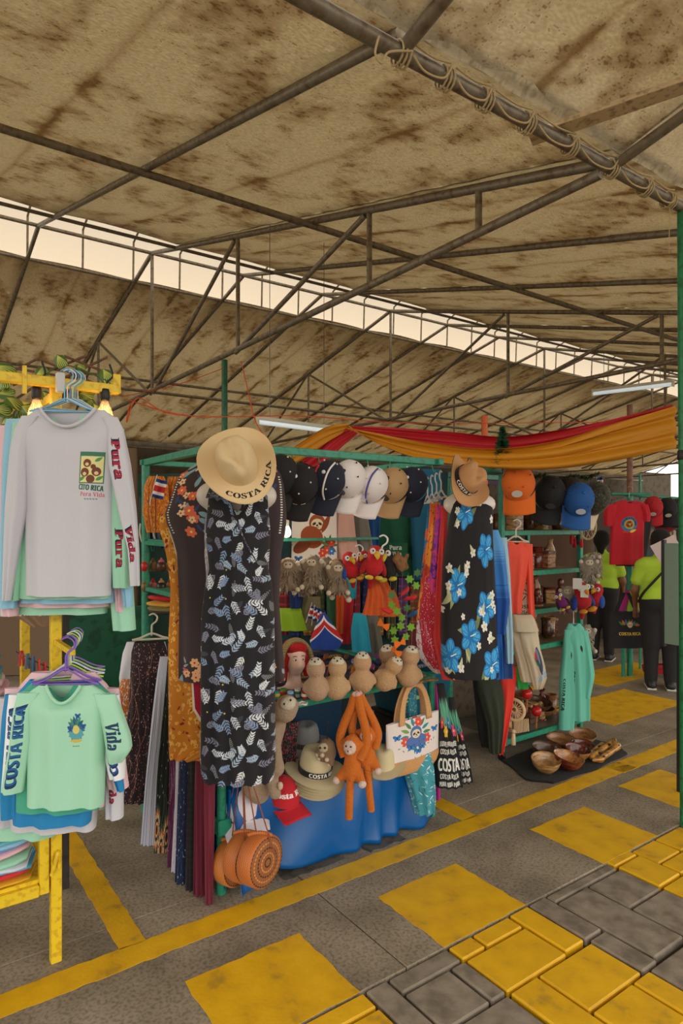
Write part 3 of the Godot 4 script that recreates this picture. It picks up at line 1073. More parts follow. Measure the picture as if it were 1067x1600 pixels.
func monkey(label: String, head: Vector3, knot: Vector3, tip: Vector3, tip2: Vector3, turn: float, s: float) -> Node3D:
	var t := thing("plush_monkey", label, "plush toy", head, turn, "orange plush monkeys")
	var inv := t.transform.affine_inverse()
	var k := inv * knot
	var e1 := inv * tip
	var e2 := inv * tip2
	var or_ := C(226, 120, 34)
	var st := begin()
	blob(st, [[V(0, .0, 0) * s, V(0, .012, 0) * s, .044 * s, .042 * s], [V(0, -.06, 0) * s, V(0, -.12, .0) * s, .036 * s, .046 * s], [V(-.046, .012, -.004) * s, V(-.05, .014, -.004) * s, .015 * s, .014 * s], [V(.046, .012, -.004) * s, V(.05, .014, -.004) * s, .015 * s, .014 * s], [V(-.035, -.125, .01) * s, V(-.06, -.15, .03) * s, .026 * s, .018 * s], [V(.035, -.125, .01) * s, V(.06, -.15, .03) * s, .026 * s, .018 * s], [V(0, .04, 0) * s, V(0.004, .062, 0) * s, .007 * s, .003 * s]], .0085 * s, .014 * s)
	put("body", st, plush(or_), t)
	for a in [[V(-.038, -.055, 0) * s, -1.0], [V(.038, -.055, 0) * s, 1.0]]:
		st = begin()
		var mid: Vector3 = a[0].lerp(k, .5) + V(a[1] * .035, .0, .0) * s
		tube(st, smooth_path([a[0], a[0].lerp(mid, .5) + V(a[1] * .02, 0, 0) * s, mid, mid.lerp(k, .55), k + V(a[1] * .008, -.004, .004)], 5), .021 * s, 10)
		var arm := put("arm", st, plush(or_), t)
		st = begin()
		ball(st, k + V(a[1] * .008, 0, .006), V(.014, .018, .013) * s)
		put("hand", st, plush(C(240, 190, 176)), arm, "pale pink hand")
	for e in [e1, e2]:
		if e.distance_to(V(0, -.12, 0)) < .02: continue
		st = begin()
		tube(st, smooth_path([V(0, -.13, .02) * s, (V(0, -.13, .02) * s).lerp(e, .5) + V(.006, 0, .02), e], 6), .018 * s, 10)
		put("leg", st, plush(or_), t)
	st = begin()
	ball(st, V(0, .004, .030) * s, V(.032, .034, .020) * s)
	ball(st, V(0, -.012, .042) * s, V(.018, .014, .014) * s)
	var fa := put("face", st, plush(C(244, 214, 196)), t, "pale face")
	eye_dots(fa, [V(-.012, .014, .049) * s, V(.012, .014, .049) * s], .0046 * s, mat(C(30, 16, 12), .2))
	eye_dots(fa, [V(0, -.006, .056) * s], .004 * s, mat(C(90, 40, 30), .3), "nose")
	for x in [-1.0, 1.0]:
		st = begin()
		ball(st, V(x * .064, -.155, .036) * s, V(.018, .018, .022) * s)
		put("foot", st, plush(C(244, 216, 204)), t)
	return t
func parrot(label: String, p: Vector3, turn: float, s: float, col: Color, wing: Color, beak: Color, group := "", lean := 0.0) -> Node3D:
	var t := thing("plush_parrot", label, "plush toy", p, turn, group)
	t.rotation.z = lean
	var st := begin()
	blob(st, [[V(0, 0, 0), V(0, .01, 0) * s, .05 * s, .045 * s], [V(0, .062, .01) * s, V(0, .07, .012) * s, .04 * s, .038 * s], [V(0, -.04, -.02) * s, V(0, -.11, -.045) * s, .024 * s, .012 * s]], .0105 * s, .02 * s)
	put("body", st, plush(col), t)
	for x in [-1.0, 1.0]:
		st = begin()
		ball(st, V(x * .048, -.005, -.006) * s, V(.016, .045, .03) * s, Basis.from_euler(V(0, 0, x * .35)))
		put("wing", st, plush(wing), t)
		st = begin()
		ball(st, V(x * .022, .078, .045) * s, V(.015, .016, .008) * s)
		put("eye_patch", st, plush(C(244, 240, 232)), t)
		st = begin()
		ball(st, V(x * .025, -.055, .035) * s, V(.022, .012, .028) * s)
		put("foot", st, plush(beak), t)
	eye_dots(t, [V(-.022, .08, .053) * s, V(.022, .08, .053) * s], .005 * s, mat(C(20, 16, 14), .2))
	st = begin()
	blob(st, [[V(0, .066, .042) * s, V(0, .056, .068) * s, .016 * s, .011 * s], [V(0, .056, .068) * s, V(0, .038, .070) * s, .010 * s, .004 * s]], .005 * s, .008 * s)
	put("beak", st, plush(beak), t)
	return t
func bowl(label: String, p: Vector3, r: float, h: float, m: Material, group := "", lean := V(0, 0, 0), ms: Material = null) -> Node3D:
	var t := thing("wooden_bowl", label, "bowl", p, 0.0, group)
	t.rotation = lean
	var st := begin()
	lathe(st, [Vector2(0, 0), Vector2(r * .45, 0), Vector2(r * .55, h * .06), Vector2(r * .85, h * .45), Vector2(r * .98, h * .85), Vector2(r, h)], Vector3.ZERO, Basis.IDENTITY, 28)
	put("shell", st, m, t)
	st = begin()
	lathe(st, [Vector2(r, h), Vector2(r * .955, h * .995), Vector2(r * .9, h * .8), Vector2(r * .75, h * .42), Vector2(r * .4, h * .12), Vector2(0, h * .09)], Vector3.ZERO, Basis.IDENTITY, 28)
	put("inside", st, ms if ms else m, t)
	return t
func wood(key: String, a: Color, b: Color, rough := 0.35, sc := V(2, 9, 2)) -> StandardMaterial3D:
	var m := StandardMaterial3D.new()
	var two := key == "two"
	m.albedo_texture = ramp_noise("wood" + ("two" if two else ""), 0.02, [b, a, a.lightened(.12), b.lerp(a, .6)] if two else [Color(.55, .48, .42), Color(.88, .86, .84), Color.WHITE, Color(.74, .68, .62)], 4, 256, [.25, .48, .62, .9])
	if not two: m.albedo_color = a.lightened(.06)
	m.roughness = rough
	m.clearcoat_enabled = true
	m.clearcoat = 0.4
	m.clearcoat_roughness = 0.15
	m.uv1_triplanar = true
	m.uv1_scale = sc
	return m
# folded garment lying in a pile: soft rounded slab with a drooping front edge
func folded(label: String, c: Vector3, w: float, dp: float, h: float, m: Material, turn: float, group: String, wob: float) -> Node3D:
	var st := begin()
	var rings := []
	for i in 13:
		var u := i / 12.0 * 2.0 - 1.0
		var e := pow(maxf(0.0, 1.0 - pow(absf(u), 8.0)), .5)
		rings.append([V(u * w / 2, h / 2 + .006 * sin(u * 4.0 + wob) - .010 * u * u * sin(wob), .008 * sin(u * 5 + wob * 2)), V(0, 0, -dp / 2 * (0.15 + .85 * e)), V(0, h / 2 * (.2 + .8 * e), 0)])
	loft(st, rings, 20, 0.6, 2, .0025, wob, true, true)
	var o := put("folded_shirt", st, m)
	o.position = c
	o.rotation.y = turn
	tag(o, label, "folded shirt", group)
	return o

# ---------- prints on cloth
func rnd(a: float, b: float) -> float:
	return rng.randf_range(a, b)
func print_fern() -> Image:
	var im := canvas(512, 512, C(26, 24, 30))
	for k in 81:
		var p := Vector2(k % 9 * 57 + rnd(-16, 16), k / 9 * 57 + rnd(-16, 16))
		var a := rnd(0, TAU)
		var col: Color = [C(206, 214, 224), C(164, 184, 204), C(132, 154, 186), C(220, 224, 228), C(128, 128, 146)][rng.randi() % 5]
		var L := rnd(44, 74)
		if k % 6 == 0:
			for i in 9:
				for s in [-1, 1]: line(im, p + Vector2.from_angle(a) * L * i / 8.0, p + Vector2.from_angle(a) * L * i / 8.0 + Vector2.from_angle(a + s * .8) * 15.0 * sin(PI * (i + 1) / 10.0), 2.2, col.darkened(.25))
		else:
			line(im, p, p + Vector2.from_angle(a) * L, 1.6, col)
			for i in 5:
				for s in [-1, 1]: leaf(im, p + Vector2.from_angle(a) * L * (i + .4) / 5.0, a + s * .75, 27.0 - i * 2.6, 7.5, col)
	for k in 10: oval(im, Vector2(rnd(0, 512), rnd(0, 512)), 4, 4, C(198, 200, 90))
	return im
func print_hibiscus() -> Image:
	var im := canvas(512, 1024, C(24, 22, 26))
	var spots := [Vector2(150, 130), Vector2(400, 330), Vector2(120, 520), Vector2(400, 640), Vector2(240, 790), Vector2(60, 900), Vector2(440, 950)]
	for p in spots:
		for i in 5: leaf(im, p + Vector2(rnd(-40, 40), rnd(-40, 40)), rnd(0, TAU), rnd(90, 140), 46, [C(150, 160, 110), C(112, 128, 84), C(186, 190, 150)][i % 3])
		for i in 5:
			var a: float = TAU * i / 5 + p.x
			oval(im, p + Vector2.from_angle(a) * 46, 52, 38, C(28, 120, 190), a)
			oval(im, p + Vector2.from_angle(a) * 54, 34, 26, C(70, 168, 224), a)
			line(im, p, p + Vector2.from_angle(a + .2) * 84, 3, C(20, 84, 150))
			line(im, p, p + Vector2.from_angle(a - .2) * 80, 3, C(20, 84, 150))
		line(im, p, p + Vector2(50, -14), 6, C(238, 236, 214))
	for k in 30:
		var c := Vector2(rnd(0, 512), rnd(0, 1024))
		petals(im, c, rnd(16, 30), 5, C(232, 230, 220), C(200, 190, 110), rnd(0, 6))
		if k % 3 == 0: leaf(im, c, rnd(0, TAU), 60, 22, C(206, 206, 166))
	return im
func print_mosaic(a: Color, b: Color, c: Color) -> Image:
	var im := canvas(512, 512, a)
	for k in 420:
		var p := Vector2(rnd(0, 512), rnd(0, 512))
		var r := rnd(7, 15)
		var t := rnd(0, TAU)
		match k % 4:
			0: petals(im, p, r, 5, b, c, t)
			1: oval(im, p, r * .8, r * .35, c, t)
			2:
				for i in 7: oval(im, p + Vector2.from_angle(t + i * .7) * (r - i * 2), 4, 4, b)
			3: leaf(im, p, t, r * 2, r * .6, a.lightened(.35))
	return im
func print_kaftan() -> Image:
	var im := canvas(512, 1024, C(62, 48, 50))
	# embroidered neckline panel and hem border
	for s in [0, 1]:
		for k in 26:
			var f := k / 26.0
			var p := Vector2(lerpf(40, 150, f) + rnd(-45, 45), lerpf(10, 330, f) + rnd(-20, 20))
			if s == 1: p.x = 512 - p.x
			match k % 4:
				0: petals(im, p, rnd(18, 30), 6, C(232, 112, 78), C(250, 214, 120), rnd(0, 6))
				1: leaf(im, p, rnd(0, TAU), 62, 24, C(132, 172, 186))
				2: petals(im, p, 17, 5, C(246, 208, 160), C(170, 40, 50), 0.4)
				3: leaf(im, p, rnd(0, TAU), 44, 14, C(60, 72, 120))
	for k in 34:
		var p := Vector2(rnd(0, 512), rnd(930, 1000))
		if k % 2: petals(im, p, rnd(16, 24), 6, C(240, 178, 128), C(196, 50, 60), rnd(0, 6))
		else: leaf(im, p, rnd(0, TAU), 34, 12, [C(150, 160, 170), C(214, 90, 90)][k / 2 % 2])
	for y in range(60, 330, 12):
		oval(im, Vector2(10 + y * .03, y), 5, 3.4, C(230, 226, 216), 0, false)
		oval(im, Vector2(502 - y * .03, y), 5, 3.4, C(230, 226, 216), 0, false)
	return im
func print_specks(base: Color, cols: Array, n: int, swirl: Color, ns: int, size := Vector2(1.5, 4)) -> Image:
	var im := canvas(256, 512, base)
	for k in ns:
		var p := Vector2(rnd(0, 256), rnd(60, 512))
		var pv := p
		for i in 14:
			var q := p + Vector2(sin(i * .22) * 26, -i * 7)
			if i: line(im, pv, q, 2.2, swirl)
			pv = q
	for k in n:
		var s := rnd(size.x, size.y)
		oval(im, Vector2(rnd(0, 256), rnd(0, 512)), s, s, cols[rng.randi() % cols.size()])
	return im
func print_mandala(base: Color) -> Image:
	var im := print_specks(base, [C(206, 206, 190), C(150, 170, 140)], 60, C(110, 150, 100), 10)
	for c in [Vector2(60, 420), Vector2(215, 440), Vector2(140, 470)]:
		for k in 5:
			var r := 62.0 - k * 11
			var col: Color = [C(60, 90, 70), C(206, 120, 74), C(230, 200, 150), C(40, 60, 60), C(240, 180, 120)][k]
			for i in 12: oval(im, c + Vector2.from_angle(TAU * i / 12) * r * .8, r * .26, r * .18, col, TAU * i / 12)
			oval(im, c, r * .7, r * .7, [C(30, 40, 34), C(120, 70, 44), C(46, 60, 50), C(220, 150, 90), C(60, 30, 30)][k])
	return im
func print_ribs(a: Color, b: Color, n: int) -> Image:
	var im := canvas(256, 256, a)
	for i in n: im.fill_rect(Rect2i(int(i * 256.0 / n), 0, maxi(1, int(90.0 / n)), 256), b)
	return im
func print_net(a: Color, b: Color) -> Image:
	var im := canvas(256, 256, a)
	for y in 22:
		for x in 16: oval(im, Vector2(x * 16 + (8 if y % 2 else 0), y * 11.6), 3.4, 2.6, b)
	return im
func print_tie(cols: Array) -> Image:
	var im := canvas(128, 512, cols[0])
	for k in 90:
		var p := Vector2(rnd(0, 128), rnd(0, 512))
		var c: Color = cols[int(p.y / 512.0 * cols.size() + rnd(-.6, .6)) % cols.size()]
		oval(im, p, rnd(8, 30), rnd(12, 40), c, rnd(0, 3))
	for k in 40: leaf(im, Vector2(rnd(0, 128), rnd(0, 512)), rnd(0, TAU), 20, 5, cols[rng.randi() % cols.size()].darkened(.5))
	return im
func sloth_face(im: Image, c: Vector2, r: float, fur: Color) -> void:
	oval(im, c, r * 1.05, r, fur, 0, false)
	oval(im, c + Vector2(0, r * .12), r * .78, r * .62, C(222, 206, 178), 0, false)
	for s in [-1, 1]:
		oval(im, c + Vector2(s * r * .38, r * .08), r * .26, r * .15, C(74, 48, 36), s * .5, false)
		oval(im, c + Vector2(s * r * .34, r * .06), r * .09, r * .09, C(10, 8, 8), 0, false)
	oval(im, c + Vector2(0, r * .26), r * .15, r * .1, C(40, 26, 22), 0, false)
	line(im, c + Vector2(-r * .28, r * .46), c + Vector2(r * .28, r * .46), r * .05, C(70, 44, 36))
func butterfly(im: Image, c: Vector2, r: float, col: Color) -> void:
	for s in [-1, 1]:
		oval(im, c + Vector2(s * r * .5, -r * .25), r * .55, r * .34, col.darkened(.4), s * -.6, false)
		oval(im, c + Vector2(s * r * .5, -r * .25), r * .42, r * .24, col, s * -.6, false)
		oval(im, c + Vector2(s * r * .36, r * .3), r * .36, r * .26, col, s * .6, false)
	oval(im, c, r * .07, r * .45, C(20, 20, 24), 0, false)
func sloth_scene(im: Image, c: Vector2, r: float, fur: Color) -> void:
	for i in 14:
		var a := TAU * i / 14.0
		leaf(im, c + Vector2.from_angle(a) * r * .7, a, r * .8, r * .28, [C(70, 130, 80), C(40, 140, 150), C(120, 160, 80)][i % 3])
	for p in [Vector2(-1.0, .35), Vector2(1.05, .5), Vector2(.3, -.95)]: petals(im, c + p * r, r * .38, 6, C(222, 74, 70), C(250, 200, 90))
	oval(im, c + Vector2(0, r * .45), r * 1.0, r * .5, fur, 0, false)
	sloth_face(im, c - Vector2(0, r * .15), r * .55, fur)
	for p in [Vector2(-.6, .9), Vector2(.5, 1.05), Vector2(-1.7, -.1), Vector2(1.9, .0), Vector2(0.05, 1.3)]: butterfly(im, c + p * r, r * .36, C(40, 120, 200))
func print_script_sleeve(base: Color, words: Array, col: Color, edge: Color) -> Image:
	var im := canvas(128, 768, base)
	var y := 768.0 / (words.size() + .0)
	for i in words.size():
		letters(im, words[i], Vector2(66, y * (i + .5)), 58, edge, PI / 2, 0, true, 1.0, 3.0)
		letters(im, words[i], Vector2(70, y * (i + .5) + 3), 54, col, PI / 2, 0, true, 1.0, 1.0)
	return im
func print_block_sleeve(base: Color, word: String, col: Color, edge: Color) -> Image:
	var im := canvas(128, 768, base)
	letters(im, word, Vector2(64, 400), 74, edge, -PI / 2, 0, false, 1.15, 4.0)
	letters(im, word, Vector2(64, 400), 66, col, -PI / 2, 0, false, 1.2, 1.0)
	return im

# ================= the yellow shirt rack =================
func build_rack() -> void:
	var yl := worn("rackyellow", C(232, 196, 34), C(196, 150, 24), .45, 0.0, 1.6, .03)
	var t := thing("display_rack", "yellow welded steel display rack with long sleeved shirts", "rack", V(-.70, 0, .05))
	var add := func(called: String, a: Vector3, b: Vector3, w: float):
		var st := begin(false)
		bar(st, a, b, w)
		put(called, st, yl, t)
	add.call("post", V(0, 0, 0), V(0, 2.19, 0), .038)
	add.call("shelf_post", V(-.042, .27, 0), V(-.042, 1.02, 0), .034)
	add.call("post", V(0, 0, -.62), V(0, 2.19, -.62), .038)
	add.call("post", V(-1.2, 0, 0), V(-1.2, 2.19, 0), .038)
	add.call("post", V(-1.2, 0, -.62), V(-1.2, 2.19, -.62), .038)
	add.call("top_rail", V(-1.25, 2.165, 0.03), V(.225, 2.165, 0.03), .036)
	add.call("end_stop", V(.215, 2.15, 0.03), V(.215, 2.225, 0.03), .03)
	add.call("end_stop", V(-.115, 2.11, 0.05), V(-.115, 2.21, 0.05), .014)
	add.call("top_rail", V(-1.25, 2.165, -.62), V(.0, 2.165, -.62), .036)
	add.call("side_rail", V(0, 2.12, 0), V(0, 2.12, -.62), .034)
	add.call("shelf_rail", V(-.06, .29, 0), V(-1.2, .29, 0), .045)
	add.call("side_rail", V(0, .29, 0), V(0, .29, -.62), .034)
	add.call("shelf_rail", V(-.06, .79, 0), V(-1.2, .79, 0), .04)
	add.call("side_rail", V(0, .79, 0), V(0, .79, -.62), .034)
	add.call("hanging_arm", V(0, 1.2, 0.0), V(.0, 1.2, .26), .02)
	var st := begin(false)
	box(st, V(-.6, .318, -.31), V(1.15, .015, .62))
	put("shelf", st, yl, t)
	st = begin(false)
	box(st, V(-.6, .815, -.31), V(1.15, .015, .62))
	put("shelf", st, yl, t)
	st = begin()
	tube(st, smooth_path([V(-.02, .34, .03), V(-.005, .40, .035), V(.004, .42, .03), V(.006, .36, .03)], 5), .008, 8)
	put("latch", st, yl, t)
	# folded shirts on the two shelves
	var lower := [[C(214, 46, 48), "red"], [C(86, 172, 214), "bright blue"], [C(206, 210, 222), "white"], [C(158, 214, 184), "mint"], [C(232, 182, 190), "pink"], [C(108, 150, 210), "cornflower blue"], [C(150, 196, 226), "pale blue"], [C(110, 190, 206), "aqua"], [C(226, 170, 182), "rose"], [C(90, 150, 190), "steel blue"], [C(96, 160, 210), "sky blue"], [C(60, 120, 160), "dark teal"]]
	var y := .328
	var words := ["at the bottom of", "second from the bottom of", "third from the bottom of", "fourth from the bottom of", "fifth up in", "sixth up in", "seventh up in", "eighth up in", "ninth up in", "tenth up in", "eleventh up in", "on top of"]
	folded("folded gold shirt lying flat under the lower pile on the yellow shelf", V(-.985, y - .002, -.11), .48, .34, .018, cloth(C(232, 176, 40)), 0, "shirts folded on the lower yellow shelf", .4)
	y += .015
	for i in lower.size():
		var h := .026 - .004 * (i % 3)
		folded("folded %s shirt %s the lower pile on the yellow shelf" % [lower[i][1], words[i]], V(-1.0 + .008 * sin(i * 2.1), y, -.12 + .01 * sin(i)), .50, .34, h + .006, cloth(lower[i][0]), .03 * sin(i * 1.7), "shirts folded on the lower yellow shelf", i * .9)
		y += h - .004
	var upper := [[C(228, 178, 40), "gold"], [C(206, 40, 46), "red"], [C(232, 196, 202), "blush pink"], [C(120, 160, 214), "cornflower blue"], [C(206, 214, 226), "white"], [C(150, 206, 190), "pale mint"], [C(140, 204, 214), "aqua"], [C(226, 176, 190), "rose pink"], [C(230, 190, 202), "light pink"], [C(128, 190, 150), "sage green"], [C(86, 150, 180), "teal blue"], [C(70, 130, 170), "deep blue"]]
	y = .825
	for i in upper.size():
		var h := .022 + .014 * (i / 11.0)
		folded("folded %s shirt %s the upper pile on the yellow shelf" % [upper[i][1], words[i]], V(-.93 - .006 * i + .008 * sin(i * 1.3), y, -.20), .34 - .006 * i, .32, h + .008, cloth(upper[i][0]), .05 * sin(i * 2.3), "shirts folded on the upper yellow shelf", i * 1.4)
		y += h - .003
	var bagm := StandardMaterial3D.new()
	bagm.albedo_color = C(74, 140, 178)
	bagm.roughness = .3
	bagm.clearcoat_enabled = true
	bagm.clearcoat = .5
	st = begin()
	var br := []
	for i in 9:
		var u := i / 8.0
		br.append([V(-.01 * sin(u * 7), .13 - u * .13, 0), V(.10 * sin(.35 + u * 2.3), 0, 0), V(0, 0, .085 * sin(.5 + u * 2.1))])
	loft(st, br, 20, .7, 4, .010, 1.0, true, true)
	var bo := put("wrapped_shirt", st, bagm)
	bo.position = V(-1.0, y + .004, -.18)
	tag(bo, "crumpled blue shirt in clear plastic on top of the upper pile", "wrapped shirt")
	# brown printed bag and clothes pegs behind the post
	var im := canvas(256, 128, C(150, 116, 84))
	letters(im, "COSTA RICA", Vector2(120, 56), 34, C(228, 216, 190), 0, 0, false, .8, 1.0)
	hung("plastic_bag", "brown plastic bag with pale capitals hanging behind the yellow post", "bag", printed(im, .4), [[938, 22, 82], [960, 20, 84], [978, 50, 80]], 2.62, .03, 3, .01)
	for i in 6:
		var pg := at(34 + i * 9.0, 1024 + i * 4.5, 2.75)
		var pt := thing("clothes_peg", "%s clothes peg on the line beside the yellow post" % [["coral red", "grey blue", "blue", "bright red", "dark red", "teal green"][i]], "clothes peg", pg, .5 * i, "clothes pegs on the line")
		var mm := mat([C(232, 74, 66), C(110, 130, 146), C(88, 120, 160), C(226, 62, 60), C(222, 70, 66), C(60, 140, 120)][i], .4)
		for s in [-1.0, 1.0]:
			st = begin(false)
			bar(st, V(s * .002, .02, 0), V(s * .009, -.045, 0), .008, .01)
			put("jaw", st, mm, pt)
		st = begin()
		pipe(st, V(0, .0, -.008), V(0, .0, .008), .004, 8)
		put("spring", st, mat(C(160, 160, 160), .3, .8), pt)
	st = begin()
	tube(st, [at(25, 1018, 2.76), at(60, 1036, 2.75), at(92, 1050, 2.74)], .002, 5)
	tag(put("clothes_line", st, mat(C(40, 40, 44), .6)), "thin dark line holding the clothes pegs", "line")
	# hanging bulbs
	for b in [[57, 605, 2.42, "hanging edison bulb over the white shirt's shoulder near the frame edge"], [164, 608, 2.52, "hanging edison bulb at the free end of the yellow bar"]]:
		var p := at(b[0], b[1], b[2])
		var l := thing("bulb_lamp", b[3], "lamp", p, 0, "edison bulbs on the yellow bar")
		st = begin()
		lathe(st, [Vector2(0, .0), Vector2(.016, 0), Vector2(.018, -.01), Vector2(.018, -.035), Vector2(.015, -.045), Vector2(0, -.045)], Vector3.ZERO, Basis.IDENTITY, 16)
		put("socket", st, mat(C(28, 26, 26), .5), l)
		st = begin()
		tube(st, smooth_path([V(0, 0, 0), V(.01, .03, 0), V(.03, .055, 0), V(.02, .10, -.01)], 4), .004, 6)
		put("cord", st, mat(C(26, 24, 24), .6), l)
		var gl := StandardMaterial3D.new()
		gl.albedo_color = Color(1.0, .93, .8, .18)
		gl.transparency = BaseMaterial3D.TRANSPARENCY_ALPHA
		gl.roughness = .05
		st = begin()
		lathe(st, [Vector2(.012, -.045), Vector2(.015, -.055), Vector2(.027, -.085), Vector2(.031, -.105), Vector2(.028, -.125), Vector2(.016, -.14), Vector2(0, -.145)], Vector3.ZERO, Basis.IDENTITY, 20)
		put("glass_bulb", st, gl, l)
		var em := StandardMaterial3D.new()
		em.albedo_color = C(255, 190, 100)
		em.emission_enabled = true
		em.emission = C(255, 176, 92)
		em.emission_energy_multiplier = 4.0
		st = begin()
		tube(st, [V(-.010, -.06, 0), V(-.012, -.118, .002), V(-.004, -.066, .006), V(.0, -.12, .004), V(.005, -.066, 0), V(.012, -.118, -.002), V(.010, -.06, 0)], .0018, 5)
		put("filament", st, em, l)
		var li := OmniLight3D.new()
		li.name = "filament_light"
		li.light_color = C(255, 190, 120)
		li.light_energy = .015
		li.light_size = .02
		li.omni_range = 12
		li.omni_attenuation = 2
		li.shadow_enabled = true
		l.add_child(li)
		li.position = V(0, -.1, .0)
	# willow trellis and leafy vine
	var tr := thing("stick_trellis", "lattice of thin brown sticks above the yellow bar", "trellis", at(90, 600, 2.75))
	for q in [[[20, 602], [135, 556]], [[0, 572], [110, 590]], [[60, 560], [150, 600]], [[80, 600], [168, 558]], [[0, 590], [60, 560]], [[100, 556], [160, 580]], [[0, 640], [60, 600]]]:
		st = begin()
		pipe(st, at(q[0][0], q[0][1], 2.75) - tr.position, at(q[1][0], q[1][1], 2.8) - tr.position, .0055, 6)
		put("stick", st, worn("stick", C(104, 74, 48), C(66, 46, 30), .8), tr)
	var lf := canvas(128, 128, C(70, 104, 40))
	for i in 6:
		line(lf, Vector2(6, 64), Vector2(120, 64 + (i - 2.5) * 26), 7, C(176, 186, 84))
	var lfm := printed(lf, .45)
	lfm.backlight_enabled = true
	lfm.backlight = Color(.3, .3, .3)
	var vn := thing("trailing_vine", "trailing vine with striped yellow and green leaves over the yellow bar", "plant", at(60, 600, 2.6))
	var spots := [[8, 580, 34], [66, 583, 22], [95, 565, 22], [168, 590, 30], [10, 615, 26], [22, 630, 30], [32, 648, 26], [135, 615, 26], [5, 640, 28], [140, 632, 24], [45, 640, 26], [125, 575, 18], [8, 600, 24], [150, 640, 20], [14, 658, 24], [72, 620, 20], [180, 606, 14]]
	for i in spots.size():
		var s: Array = spots[i]
		var d := 2.62 + .05 * sin(i * 2.4)
		var c := at(s[0], s[1], d) - vn.position
		var L: float = s[2] * d / FOCAL
		var bs := Basis.from_euler(V(-.3 + .3 * sin(i), facing(c + vn.position) + .5 * sin(i * 3.0), -.5 + sin(i * 1.9)))
		st = begin()
		sheet(st, 8, 8, func(u: float, v: float):
			var x: float = (u - .5) * L
			var w := L * .42 * sqrt(maxf(0.0, 1.0 - pow(absf(2 * u - 1), 2.4)))
			return c + bs * V(x, (v - .5) * 2 * w, .012 * cos((v - .5) * 3) - x * x * 4.0), .0012)
		put("leaf", st, lfm, vn)
	st = begin()
	tube(st, smooth_path([at(0, 575, 2.64) - vn.position, at(60, 590, 2.64) - vn.position, at(100, 570, 2.66) - vn.position, at(170, 596, 2.64) - vn.position], 6), .003, 5)
	put("stem", st, mat(C(70, 90, 40), .7), vn)
	st = begin()
	tube(st, smooth_path([at(0, 600, 2.64) - vn.position, at(30, 640, 2.64) - vn.position, at(5, 670, 2.66) - vn.position], 6), .003, 5)
	put("stem", st, mat(C(70, 90, 40), .7), vn)
	# shirts on the upper arm, back to front
	var mint := C(160, 214, 184)
	var blu := C(146, 196, 222)
	var pnk := C(226, 188, 196)
	var wht := C(200, 199, 206)
	var pura := print_script_sleeve(wht, ["Pura", "Vida"], C(170, 36, 60), C(30, 30, 50))
	var pura_m := printed(print_script_sleeve(mint, ["", "Pura"], C(170, 36, 60), C(30, 30, 50)))
	var costa_b := printed(print_block_sleeve(C(120, 176, 200), "COSTA RICA", C(150, 214, 190), C(26, 76, 150)))
	shirt("long_sleeve_shirt", "pale blue long sleeved shirt at the back, block capitals down its sleeve", "shirt", cloth(blu), 2.44, [[655, 10, 140], [680, 4, 160], [760, 6, 160], [950, 10, 150]], [[670, -22, 26], [760, -32, 18], [880, -36, 12], [955, -32, 10]], [], costa_b, null, "long sleeved shirts on the upper arm")
	shirt("long_sleeve_shirt", "mint long sleeved shirt, hindmost, with the longest drooping sleeve", "shirt", cloth(mint), 2.42, [[660, 40, 170], [700, 34, 186], [800, 36, 184], [880, 28, 176], [958, 14, 166]], [[665, -2, 40], [800, -14, 34], [962, 0, 24]], [[680, 150, 196], [800, 165, 206], [900, 170, 206], [984, 178, 211]], null, null, "long sleeved shirts on the upper arm")
	shirt("long_sleeve_shirt", "pink long sleeved shirt between the mint and the pale blue shirts", "shirt", cloth(pnk), 2.39, [[658, 40, 172], [700, 34, 186], [800, 36, 184], [947, 30, 170]], [[665, 0, 42], [820, -4, 34], [962, 4, 28]], [[680, 150, 194], [820, 170, 202], [956, 182, 194]], null, null, "long sleeved shirts on the upper arm")
	shirt("long_sleeve_shirt", "pale blue long sleeved shirt just behind the mint one", "shirt", cloth(blu), 2.36, [[654, 42, 172], [690, 34, 186], [800, 36, 180], [941, 36, 178]], [[665, 8, 44], [820, 2, 40], [950, 0, 26]], [[680, 150, 196], [800, 172, 204], [948, 194, 207]], null, null, "long sleeved shirts on the upper arm")
	shirt("long_sleeve_shirt", "mint long sleeved shirt hanging directly behind the white one", "shirt", cloth(mint), 2.33, [[648, 46, 170], [670, 34, 188], [760, 38, 182], [934, 34, 172]], [[660, 20, 46], [800, 12, 44], [938, 10, 30]], [[670, 156, 194], [780, 172, 205], [860, 176, 205], [918, 178, 203]], null, pura_m, "long sleeved shirts on the upper arm")
	var wi := canvas(512, 1024, wht)
	var lx := 348.0
	wi.fill_rect(Rect2i(int(lx), 238, 124, 172), C(66, 120, 96))
	wi.fill_rect(Rect2i(int(lx) + 6, 262, 112, 142), C(226, 214, 150))
	for q in [[40, 300, 20], [30, 350, 22], [86, 345, 22], [60, 385, 20], [70, 318, 12]]: oval(wi, Vector2(lx + q[0], q[1]), q[2], q[2] * 1.1, C(116, 66, 46), 0, false)
	for q in [[40, 306, 9], [30, 358, 10], [86, 353, 10]]: oval(wi, Vector2(lx + q[0], q[1]), q[2], q[2], C(224, 196, 150), 0, false)
	for q in [[96, 290], [20, 395], [104, 392]]: leaf(wi, Vector2(lx + q[0] - 20, q[1]), -.6, 44, 18, C(84, 150, 90))
	letters(wi, "CITO RICA", Vector2(lx + 62, 432), 30, C(40, 96, 70), .08, 0, false, .62, 1.2)
	letters(wi, "Pura Vida", Vector2(lx + 70, 468), 24, C(196, 80, 90), .05, 0, true, .8)
	for q in 5: line(wi, Vector2(lx + 34 + q * 13, 492), Vector2(lx + 43 + q * 13, 496), 5, C(90, 120, 120))
